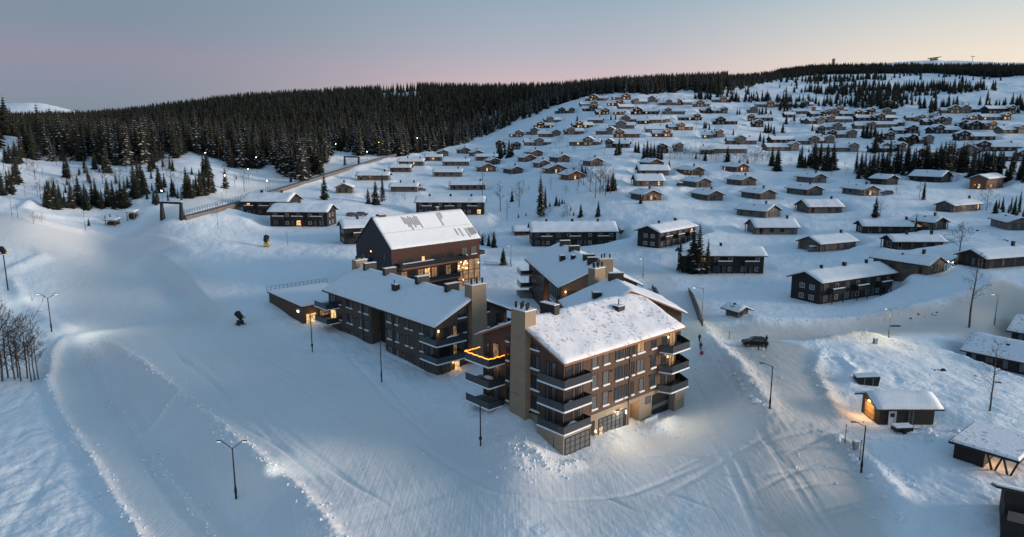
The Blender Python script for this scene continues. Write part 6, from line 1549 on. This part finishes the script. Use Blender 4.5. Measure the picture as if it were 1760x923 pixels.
def kiosk(x, y, w, d, h, label, roofm='wood_warm'):
    p = at(x, y); t = thing('kiosk', label, 'kiosk', tuple(p), R(-10))
    for sx in (-1, 1):
        for sy in (0, 1): MB().box(-.1, .1, -.1, .1, -.4, h).build('post', M['timber'], t, loc=(sx * w / 2, sy * d, 0))
    MB().box(-w / 2 + .3, w / 2 - .3, .3, d, .5, h - .5).build('cabinet', M['black_timber'], t)
    MB().hull([(-w / 2 - .5, -.6, h), (w / 2 + .5, -.6, h), (w / 2 + .5, d + .5, h + .5), (-w / 2 - .5, d + .5, h + .5)], [(-w / 2 - .5, -.6, h + .15), (w / 2 + .5, -.6, h + .15), (w / 2 + .5, d + .5, h + .65), (-w / 2 - .5, d + .5, h + .65)]).build('roof', M[roofm], t)
    MB().hull([(-w / 2 - .4, -.5, h + .152), (w / 2 + .4, -.5, h + .152), (w / 2 + .4, d + .4, h + .652), (-w / 2 - .4, d + .4, h + .652)], [(-w / 2 - .3, -.4, h + .4), (w / 2 + .3, -.4, h + .4), (w / 2 + .3, d + .3, h + .9), (-w / 2 - .3, d + .3, h + .9)]).build('roof_snow', M['snow_lump'], t)


kiosk(190, 389, 3.6, 2.2, 2.0, 'low dark shelter with snowy roof and three tiny spruces behind it'); kiosk(225, 379, 2.6, 1.8, 2.8, 'small wooden booth with a sloping roof by the nearest portal frame')
zone([(181, 379, 9), (190, 378, 11), (202, 378, 8), (153, 388, 12)], 'tiny spruce beside the low dark shelter', 'tiny spruces by the shelter')

# ------------------------------------------------------------------ small buildings on the right
sh = cabin([1248, 1268, 1284, 547], -28, A, 'tiny brown shed with snowy roof on the bank above the parked car', m='timber', LM=(6, 4), Lm=(3.5, 2.5), chim=0, porch=False, h=1.7, nwin=1, seed=61, drop=.1); sh.name = 'shed'; sh['category'] = 'shed'; del sh['group']
sh = cabin([881, 885, 914, 405], -3, B, 'small dark red shed at the left end of the row house with three chimneys', m='timber_red', LM=(6, 9), Lm=(4, 5), chim=0, porch=False, h=2.0, nwin=2, seed=62); sh.name = 'shed'; sh['category'] = 'shed'; del sh['group']
sh = cabin([1064, 1068, 1096, 402], -10, B, 'low brown shed between two dark row houses', m='timber_red', LM=(5, 9), Lm=(4, 5), chim=0, porch=False, h=1.8, nwin=2, seed=63); sh.name = 'shed'; sh['category'] = 'shed'; del sh['group']
p = at(1492, 659); ct = thing('container', 'dark slanted waste container with a white snow lid above the garage', 'container', tuple(p), R(-8))
MB().hull([(-1.6, -.8, -.3), (1.3, -.8, -.3), (1.3, .9, -.3), (-1.6, .9, -.3)], [(-2.2, -.9, 1.2), (1.5, -.9, 1.5), (1.5, 1.0, 1.5), (-2.2, 1.0, 1.2)]).build('body', M['metal_dark'], ct); MB().hull([(-2.15, -.85, 1.205), (1.45, -.85, 1.505), (1.45, .95, 1.505), (-2.15, .95, 1.205)], [(-2.0, -.7, 1.4), (1.3, -.7, 1.75), (1.3, .8, 1.75), (-2.0, .8, 1.4)]).build('snow_lid', M['snow_lump'], ct)
for x in (-.9, .4): MB().box(x - .05, x + .05, -.95, -.83, 0, 1.2).build('rib', M['metal_grey'], ct)
N0, a_, lx, ly, z0, zm = frame_of(1657, 1738, 1800, 822, -40, (12, 9), (7, 6))
PADC = float(N0[2]); cp_ = thing('carport', 'open carport with V-shaped posts, snow patched flat roof and a warm light underneath', 'carport', (N0[0], N0[1], PADC), -a_)
MB().box(-.8, lx, -.8, ly, 2.45, 2.75).build('roof', M['black_timber'], cp_)
MB().hull([(-.75, -.75, 2.756), (lx, -.75, 2.756), (lx, ly - .1, 2.756), (-.75, ly - .1, 2.756)], [(-.5, -.5, 3.0), (lx, -.5, 3.0), (lx, ly - .3, 3.05), (-.5, ly - .3, 3.05)]).build('roof_snow', M['snow_grass'], cp_)
MB().box(.4, lx - .5, ly * .45, ly - .4, -1, 2.44).build('store_room', M['black_timber'], cp_)
for x, y in ((.6, .4), (.6, ly * .3), (lx - 1, .4)):
    for s in (-1, 1): MB().hull([(x - .11, y - .11, -.5), (x + .11, y - .11, -.5), (x + .11, y + .11, -.5), (x - .11, y + .11, -.5)], [(x - .11, y - .11 + s * .9, 2.45), (x + .11, y - .11 + s * .9, 2.45), (x + .11, y + .11 + s * .9, 2.45), (x - .11, y + .11 + s * .9, 2.45)]).build('post', M['black_timber'], cp_)
lamp_point(world_of(cp_, (1.6, ly * .3, 2.2)), 110, (1, .5, .2), .2); MB().box(-.2, .2, -.2, .2, -.08, 0).build('ceiling_lamp', M['lit_bright'], cp_, loc=(1.6, ly * .3, 2.44))
d_ = ray(1712, 838); t_ = (5.2 - CAM_H) / d_[2]; q = d_ * t_ + np.array([0, 0, CAM_H])
CA = R(-34); cb = thing('corner_house', 'tall dark house cut by the lower right corner with a snowy roof edge', 'house', (q[0] + math.cos(CA) - math.sin(CA), q[1] + math.sin(CA) + math.cos(CA), -.6), CA)
f_ = lambda y: -.40 * (y + 1)
MB().hull([(0, 0, -2), (9, 0, -2), (9, 8, -2), (0, 8, -2)], [(0, 0, 5.74 + f_(0)), (9, 0, 5.74 + f_(0)), (9, 8, 5.74 + f_(8)), (0, 8, 5.74 + f_(8))]).build('wall', M['black_timber'], cb)
for nm, z0_, z1_, i, m_ in (('roof', 5.75, 5.98, 0, 'roof_dark'), ('roof_snow', 5.985, 6.2, .1, 'snow')):
    MB().hull([(-1.0 + i, -1.0 + i, z0_ + f_(-1)), (9, -1.0 + i, z0_ + f_(-1)), (9, 9, z0_ + f_(9)), (-1.0 + i, 9, z0_ + f_(9))], [(-1.0 + i, -1.0 + i, z1_ + f_(-1)), (9, -1.0 + i, z1_ + f_(-1)), (9, 9, z1_ + f_(9)), (-1.0 + i, 9, z1_ + f_(9))]).build(nm, M[m_], cb)
for z in (1.0, 3.6): small_window(cb, 'R', 2.6, z, 1.3, 1.2, 9, 8, 'curtain_glass'); small_window(cb, 'L', 1.0, z, .8, 1.2, 9, 8, 'glass')
MB().box(.3, 3.4, -1.0, -.01, 2.5, 2.7).build('balcony', M['timber_grey'], cb); MB().box(.3, 3.4, -1.05, -.98, 2.7, 3.6).build('railing_panel', M['timber_grey'], cb)


# ------------------------------------------------------------------ ramp walls, rocks, road things
def board_wall(pts, label, hh):
    a = at(*pts[0]); t = thing('ramp_wall', label, 'wall', tuple(a)); t['kind'] = 'thing'; O = Vector(a)
    Q = [Vector(at(*q)) - O for q in pts]
    for q0, q1, h0, h1 in zip(Q[:-1], Q[1:], hh[:-1], hh[1:]):
        d = q1 - q0; n = Vector((-d.y, d.x, 0)).normalized() * .15
        MB().hull([q0 - n + Vector((0, 0, -1)), q0 + n + Vector((0, 0, -1)), q0 + n + Vector((0, 0, h0)), q0 - n + Vector((0, 0, h0))], [q1 - n + Vector((0, 0, -1)), q1 + n + Vector((0, 0, -1)), q1 + n + Vector((0, 0, h1)), q1 - n + Vector((0, 0, h1))]).build('wall_panel', M['timber_grey'], t)
        MB().tube(q0 + Vector((0, 0, -.5)), q0 + Vector((0, 0, h0 + .15)), .14, n=6).build('post', M['timber'], t)


board_wall([(1184, 500), (1190, 518), (1198, 540), (1207, 560)], 'long wedge-shaped timber wall along the right side of the icy ramp', (.6, 1.9, 2.2, 1.4)); board_wall([(1121, 496), (1127, 506), (1135, 516)], 'short timber wall at the upper left of the icy ramp', (.8, 1.6, .6))
rk = random.Random(12)
for k in range(26):
    x, y = [(1600 + 160 * rk.random(), 0), (1545 + 70 * rk.random(), 0), (1640 + 110 * rk.random(), 0)][k % 3]
    y = {0: 634 + (x - 1600) * .19, 1: 538 + (1615 - x) * .12, 2: 386 + (x - 1640) * .30}[k % 3] + rk.uniform(-3, 3); p = at(x, y)
    lab = ('dark rock sticking out of the snow in the ditch', 'dark rock in the snow bank above the road', 'dark boulder on the slope below the spruce clump')[k % 3]
    o = lump(None, 'rock', p[0], p[1], p[2] - .15, .45 + .35 * (k % 3) * .5, .4, .35 + .1 * (k % 2), seed=k % 6, m='rock'); o.rotation_euler.z = rk.random() * 6; o.scale = (rk.uniform(.5, 1.1) * (.55 if k % 3 == 1 else 1),) * 3
    tag(o, lab, 'rock', lab.replace('dark ', '') + 's')
for k in (j for j in range(60) if j % 4 != 3):        # clods of ploughed snow on the banks
    x, y = [(1440 + 110 * rk.random(), 0), (1545 + 100 * rk.random(), 0), (1215 + 90 * rk.random(), 0), (880 + 120 * rk.random(), 0)][k % 4]
    y = {0: 750 + (x - 1440) * 1.3, 1: 738 + rk.random() * 16, 2: 590 + (x - 1215) * 1.15, 3: 790 + rk.random() * 16}[k % 4] + rk.uniform(-5, 5); p = at(x, y)
    o = lump(None, 'snow_clod', p[0], p[1], p[2] - .12, .5, .4, .42, seed=k % 5); o.rotation_euler.z = rk.random() * 6; s = rk.uniform(.4, 1.3); o.scale = (s, s * rk.uniform(.7, 1.3), s)
    lab = ('lump of ploughed snow by the right foreground lamp', 'lump of ploughed snow in front of the garage', 'lump of snow on the bank by the parking area', 'lump of snow at the corner of the front block')[k % 4]
    tag(o, lab, 'snow lump', lab.replace('lump', 'lumps', 1))
cr = np.random.default_rng(31); CP = []                # crumbs of broken snow along the banks and crests
for P_, kind, hh, w, w2, fade, rough in feats:
    if kind != 'ridge' or rough <= 0 or np.hypot(*P_.mean(0)) > 175: continue
    for a_, b_ in zip(P_[:-1], P_[1:]):
        L_ = np.hypot(*(b_ - a_)); n_ = int(L_ * 7 * min(rough + .3, 1)); t_ = cr.random(n_)[:, None]; d_ = (b_ - a_) / max(L_, 1e-6)
        CP.append(a_ + (b_ - a_) * t_ + np.array([-d_[1], d_[0]]) * (cr.normal(0, 1, n_) * w * 1.0)[:, None])
for (x, y), n_, sp in (((940, 792), 190, 2.2), ((850, 750), 150, 4.2), ((1135, 738), 140, 2.0), ((1560, 748), 160, 3.0), ((1500, 790), 220, 4.0), ((1250, 620), 260, 5.0)):
    q = at(x, y); CP.append(q[:2] + cr.normal(0, sp, (n_, 2)))
CP = np.concatenate(CP); CZ = H(CP[:, 0], CP[:, 1]); nC_ = len(CP); S_ = .05 + .19 * cr.random(nC_) ** 4
oct_ = np.array([(1, 0, 0), (-1, 0, 0), (0, 1, 0), (0, -1, 0), (0, 0, 1.0), (0, 0, -.6)]); of = np.array([(0, 2, 4), (2, 1, 4), (1, 3, 4), (3, 0, 4), (2, 0, 5), (1, 2, 5), (3, 1, 5), (0, 3, 5)])
V_ = (oct_[None] * S_[:, None, None] * cr.uniform(.6, 1.5, (nC_, 6, 1)) + np.stack([CP[:, 0], CP[:, 1], CZ + S_ * .2], 1)[:, None]).reshape(-1, 3)
F_ = (of[None] + (np.arange(nC_) * 6)[:, None, None]).reshape(-1, 3)
cm = bpy.data.meshes.new('snow_crumbs'); cm.from_pydata(V_.tolist(), [], F_.tolist()); cm.materials.append(M['snow_lump']); tag(put('snow_crumbs', cm), kind='stuff')
p = at(1551, 742); bo = thing('parked_sledge', 'snow covered dark trailer in front of the garage', 'trailer', tuple(p), R(5))
MB().box(-1.4, 1.2, -.6, .6, .25, .8).build('bed', M['metal_dark'], bo); MB().box(-1.3, 1.1, -.55, .55, .802, 1.1).build('snow_load', M['snow_lump'], bo); MB().box(1.2, 2.4, -.05, .05, .3, .4).build('drawbar', M['metal_grey'], bo)
for sy in (-.7, .7): MB().tube((-.2, sy - .1, .25), (-.2, sy + .1, .25), .33, n=12).build('wheel', M['rubber'], bo)
for x, y, lab in ((1488, 462, 'dark utility box on the slope beside the large row house'), (1504, 590, 'small box marker at the road berm under the lamp'), (1470, 770, 'grey electrical cabinet beside the right foreground lamp')):
    p = at(x, y); t = thing('utility_box', lab, 'utility box', tuple(p), .3); MB().box(-.35, .35, -.25, .25, -.3, 1.0).build('cabinet', M['metal_grey'], t); MB().box(-.38, .38, -.28, .28, 1.0, 1.15).build('snow_cap', M['snow_lump'], t)
p = at(1533, 580); t = thing('road_sign', 'small dark direction sign hanging from the road lamp post', 'sign', (p[0] - .7, p[1] + .05, p[2]), 0); MB().box(.2, 2.2, -.04, .04, 2.2, 2.5).build('board', M['metal_dark'], t); MB().tube((.1, 0, -.3), (.1, 0, 2.6), .04, n=6).build('post', M['metal_grey'], t)


# ------------------------------------------------------------------ cars
def car(x, y, label, rz, paint='car_black', snow=False, lights=False, group=None):
    p = at(x, y); t = thing('parked_car', label, 'car', tuple(p), R(rz))
    prof = [(-2.3, .35), (-2.32, .85), (-2.15, 1.02), (-1.75, 1.58), (.35, 1.62), (1.15, 1.08), (2.1, .95), (2.32, .7), (2.3, .35)]
    n = len(prof); mb = MB(); w0 = .9
    def wid(z): return w0 if z < 1.05 else w0 - (z - 1.05) * .38
    for s in (-1, 1): mb.v += [(a, s * wid(b), b) for a, b in prof]
    mb.f += [tuple(range(n)), tuple(range(2 * n - 1, n - 1, -1))]; mb.m += [0, 0]
    for i in range(n): j = (i + 1) % n; mb.f.append((j, i, n + i, n + j)); mb.m.append(0)
    b = mb.build('body', M[paint], t)
    for s in (-1, 1):
        g = [(-1.62, 1.1), (-1.5, 1.5), (.25, 1.53), (.85, 1.1)]
        q = MB(); k = s; q.hull([(a, k * (wid(z) + .005), z) for a, z in g], [(a, k * (wid(z) - .02), z) for a, z in g]); q.build('side_window', M['glass'], b)
        for xw in (-1.45, 1.4):
            wl = MB().tube((xw, s * .72, .34), (xw, s * .93, .34), .34, n=16).build('wheel', M['rubber'], t); MB().tube((xw, s * .931, .34), (xw, s * .945, .34), .2, n=12).build('rim', M['metal_grey'], wl)
        MB().box(2.2, 2.33, s * .72 - .14, s * .72 + .14, .68, .82).build('headlight', M['lit_white' if lights else 'curtain_glass'], t); MB().box(-2.34, -2.28, s * .74 - .1, s * .74 + .1, .82, 1.0).build('tail_light', M['jacket_red'], t)
    MB().hull([(.45, -.68, 1.6), (.45, .68, 1.6), (1.14, .82, 1.1), (1.14, -.82, 1.1)], [(.47, -.68, 1.62), (.47, .68, 1.62), (1.17, .82, 1.12), (1.17, -.82, 1.12)]).build('windscreen', M['glass'], b)
    MB().hull([(-2.16, -.8, 1.06), (-1.8, -.68, 1.54), (-1.8, .68, 1.54), (-2.16, .8, 1.06)], [(-2.19, -.8, 1.07), (-1.83, -.68, 1.55), (-1.83, .68, 1.55), (-2.19, .8, 1.07)]).build('rear_window', M['glass'], b)
    if snow: MB().hull([(-1.7, -.66, 1.6), (.3, -.66, 1.63), (.3, .66, 1.63), (-1.7, .66, 1.6)], [(-1.6, -.55, 1.85), (.2, -.55, 1.85), (.2, .55, 1.85), (-1.6, .55, 1.85)]).build('roof_snow', M['snow_lump'], t)
    else:
        for sy in (-.6, .6): MB().box(-1.5, .2, sy - .03, sy + .03, 1.6, 1.68).build('roof_rail', M['car_black'], t)
    if lights: lamp_point(world_of(t, (3.0, 0, .7)), 60, (1, .92, .75), .1)
    return t


car(1297, 594, 'black estate car parked by the snow bank with people standing at it', 174)
car(724, 328, 'snow covered car parked at the right end of the long tan cabin', 5, 'car_grey', True); car(1524, 334, 'grey car parked right of the cabin with a bright porch lamp', 170, 'car_grey', True); car(1400, 432, 'snow covered car under the gable of the long grey-brown cabin', 10, 'car_grey', True)
car(1647, 455, 'car with its headlights on beside the black cabin', 190, 'car_grey', True, True); car(1172, 320, 'dark car tucked at the left wall of a gabled cabin', 10, 'car_black', True); car(606, 372, 'snow covered car behind the row house near the red hotel, left one', 0, 'car_grey', True); car(622, 371, 'snow covered car behind the row house near the red hotel, right one', 0, 'car_grey', True)


# ------------------------------------------------------------------ people
def person(x, y, label, face=0.0, h=1.76, stride=.25, lean=0.0, coat='jacket_dark', arm=.2, world=None):
    p = at(x, y) if world is None else np.array([world[0], world[1], float(H(world[0], world[1]))])
    t = thing('person', label, 'person', tuple(p), face); k = h / 1.76
    Vx = {'pelvis': (0, 0, .95, .15, .11), 'waist': (0, lean * .3, 1.1, .15, .11), 'chest': (0, lean * .7, 1.33, .19, .125), 'neck': (0, lean, 1.5, .065, .065), 'jaw': (0, lean - .02, 1.58, .07, .085), 'head': (0, lean - .005, 1.66, .085, .10), 'crown': (0, lean, 1.74, .06, .07)}
    for s, n in ((-1, 'l'), (1, 'r')):
        f = stride * s
        Vx.update({n + 'hip': (s * .1, 0, .88, .105, .11), n + 'knee': (s * .11, -f * .45 - .03, .5, .07, .075), n + 'ankle': (s * .11, -f, .1 + (.05 if f < 0 else 0), .048, .05), n + 'toe': (s * .12, -f - .17, .05 + (.02 if f < 0 else 0), .045, .04),
                   n + 'sh': (s * .2, lean * .8, 1.42, .07, .07), n + 'el': (s * .27, lean * .6 + f * .35 + .02, 1.14, .055, .055), n + 'wr': (s * .27, lean * .6 + f * .5 - arm, .92, .04, .04), n + 'palm': (s * .27, lean * .6 + f * .5 - arm - .05, .85, .036, .02)})
        for q in range(4): Vx[n + 'f%d' % q] = (s * .27 + (q - 1.5) * .02, lean * .6 + f * .5 - arm - .09, .78 + .01 * abs(q - 1.4), .010, .010)
        Vx[n + 'th'] = (s * .27 - s * .05, lean * .6 + f * .5 - arm - .09, .85, .011, .011)
    E_ = [('pelvis', 'waist'), ('waist', 'chest'), ('chest', 'neck'), ('neck', 'jaw'), ('jaw', 'head'), ('head', 'crown')]
    for n in 'lr': E_ += [('pelvis', n + 'hip'), (n + 'hip', n + 'knee'), (n + 'knee', n + 'ankle'), (n + 'ankle', n + 'toe'), ('chest', n + 'sh'), (n + 'sh', n + 'el'), (n + 'el', n + 'wr'), (n + 'wr', n + 'palm'), (n + 'palm', n + 'th')] + [(n + 'palm', n + 'f%d' % q) for q in range(4)]
    ks = list(Vx); me = bpy.data.meshes.new('body'); me.from_pydata([(Vx[q][0] * k, Vx[q][1] * k, Vx[q][2] * k) for q in ks], [(ks.index(a), ks.index(b)) for a, b in E_], [])
    for q in (coat, 'skin'): me.materials.append(M[q])
    o = put('body', me, t); md = o.modifiers.new('skin', 'SKIN'); 
    for i, q in enumerate(ks): me.skin_vertices[0].data[i].radius = (Vx[q][3] * k, Vx[q][4] * k)
    me.skin_vertices[0].data[0].use_root = True
    sb = o.modifiers.new('smooth', 'SUBSURF'); sb.levels = 1; sb.render_levels = 1
    MB().tube((0, lean + .01, 1.68), (0, lean + .01, 1.79), .105, .07, 10).build('hat', M[coat], t)
    fc = MB(); fc.hull([(-.055, lean - .1, 1.58), (.055, lean - .1, 1.58), (.06, lean - .1, 1.68), (-.06, lean - .1, 1.68)], [(-.04, lean - .118, 1.59), (.04, lean - .118, 1.59), (.045, lean - .116, 1.67), (-.045, lean - .116, 1.67)]); fo = fc.build('face', M['skin'], t)
    for sx in (-.025, .025): MB().box(sx - .008, sx + .008, lean - .123, lean - .115, 1.645, 1.657).build('eye', M['jacket_dark'], fo)
    MB().box(-.012, .012, lean - .14, lean - .112, 1.615, 1.64).build('nose', M['skin'], fo); MB().box(-.02, .02, lean - .122, lean - .114, 1.598, 1.605).build('mouth', M['jacket_red'], fo)
    return t


person(1202, 589, 'person in dark winter clothes walking ahead up the ramp', R(150), stride=.3); pb = person(1204, 603, 'person in dark winter clothes pulling a red sled up the ramp', R(160), stride=.28, lean=-.06)
p = at(1206, 608); s = thing('sled', 'small red sled pulled on the ramp behind a walker', 'sled', tuple(p), R(70)); MB().hull([(-.5, -.25, .04), (.5, -.25, .04), (.5, .25, .04), (-.5, .25, .04)], [(-.55, -.3, .3), (.6, -.3, .34), (.6, .3, .34), (-.55, .3, .3)]).build('tub', M['jacket_red'], s); MB().tube((.6, 0, .2), (1.4, -.4, .8), .015, n=4).build('rope', M['rubber'], s)
for sy in (-.2, .2): MB().box(-.5, .55, sy - .03, sy + .03, -.02, .04).build('runner', M['metal_dark'], s)
person(1317, 591, 'person in dark clothes standing at the open end of the car', R(-60), stride=.1); person(1303, 602, 'person bending forward in front of the car', R(90), stride=.15, lean=-.25, arm=.35); person(1316, 602, 'person with reddish trousers standing right of the car', R(-30), stride=.1, coat='jacket_dark', h=1.6)

# ------------------------------------------------------------------ skyline things
def skyline(x, y): return at(x, y)
p = at(1432, 113.5); D = math.hypot(p[0], p[1]); k = D / FPX
t = thing('stone_tower', 'square dark lookout tower standing on the skyline', 'tower', (p[0], p[1], p[2] - 1), .2); MB().box(-1.4 * k, 1.4 * k, -1.4 * k, 1.4 * k, -3, 11.5 * k).build('shaft', M['clad_grey'], t); MB().box(-1.6 * k, 1.6 * k, -1.6 * k, 1.6 * k, 10.6 * k, 11.2 * k).build('cornice', M['concrete'], t)
p = at(1605, 103.5); k = math.hypot(p[0], p[1]) / FPX; t = thing('summit_lodge', 'low dark lodge with an angled roof on the skyline', 'building', tuple(p), 0)
MB().box(-4 * k, 4 * k, -3 * k, 3 * k, -2, 1.8 * k).build('wall', M['timber'], t); MB().hull([(-7 * k, -4 * k, 1.8 * k), (4 * k, -4 * k, 3.2 * k), (4 * k, 4 * k, 3.2 * k), (-7 * k, 4 * k, 1.8 * k)], [(-7 * k, -4 * k, 3 * k), (4 * k, -4 * k, 4.2 * k), (4 * k, 4 * k, 4.2 * k), (-7 * k, 4 * k, 3 * k)]).build('roof', M['roof_dark'], t); MB().hull([(2 * k, -3 * k, 2 * k), (9 * k, -3 * k, 4.6 * k), (9 * k, 3 * k, 4.6 * k), (2 * k, 3 * k, 2 * k)], [(2 * k, -3 * k, 2.6 * k), (9 * k, -3 * k, 5.1 * k), (9 * k, 3 * k, 5.1 * k), (2 * k, 3 * k, 2.6 * k)]).build('side_roof', M['roof_dark'], t)
for x, y, yt in ((1671, 106, 99), (1750, 105, 95)):
    p = at(x, y); k = math.hypot(p[0], p[1]) / FPX; h = (y - yt) * k; t = thing('lift_pylon', 'T-shaped ski lift pylon on the skyline', 'lift pylon', tuple(p), 0, 'lift pylons on the skyline')
    MB().tube((0, 0, -3), (0, 0, h), .35 * k, .28 * k, 6).build('mast', M['metal_dark'], t); MB().box(-2.4 * k, 2.4 * k, -.3, .3, h, h + .5 * k).build('crossarm', M['metal_dark'], t)
    for sx in (-2, 2): MB().box((sx - .4) * k, (sx + .4) * k, -.4, .4, h - .5 * k, h - .01).build('sheave', M['metal_dark'], t)
for x, y, yt in ((1399, 117, 108), (1402, 117, 109), (1187, 133, 127), (1357, 121, 116), (18, 187, 179), (24, 187, 179)):
    p = at(x, y); k = math.hypot(p[0], p[1]) / FPX; h = (y - yt) * k; t = thing('radio_mast', 'thin mast on the far skyline', 'mast', tuple(p), 0, 'thin masts on the skyline'); MB().tube((0, 0, -3), (0, 0, h), .2 * k, .12 * k, 5).build('shaft', M['metal_grey'], t); MB().box(-.8 * k, .8 * k, -.2, .2, h * .85, h * .85 + .3 * k).build('crossarm', M['metal_grey'], t)
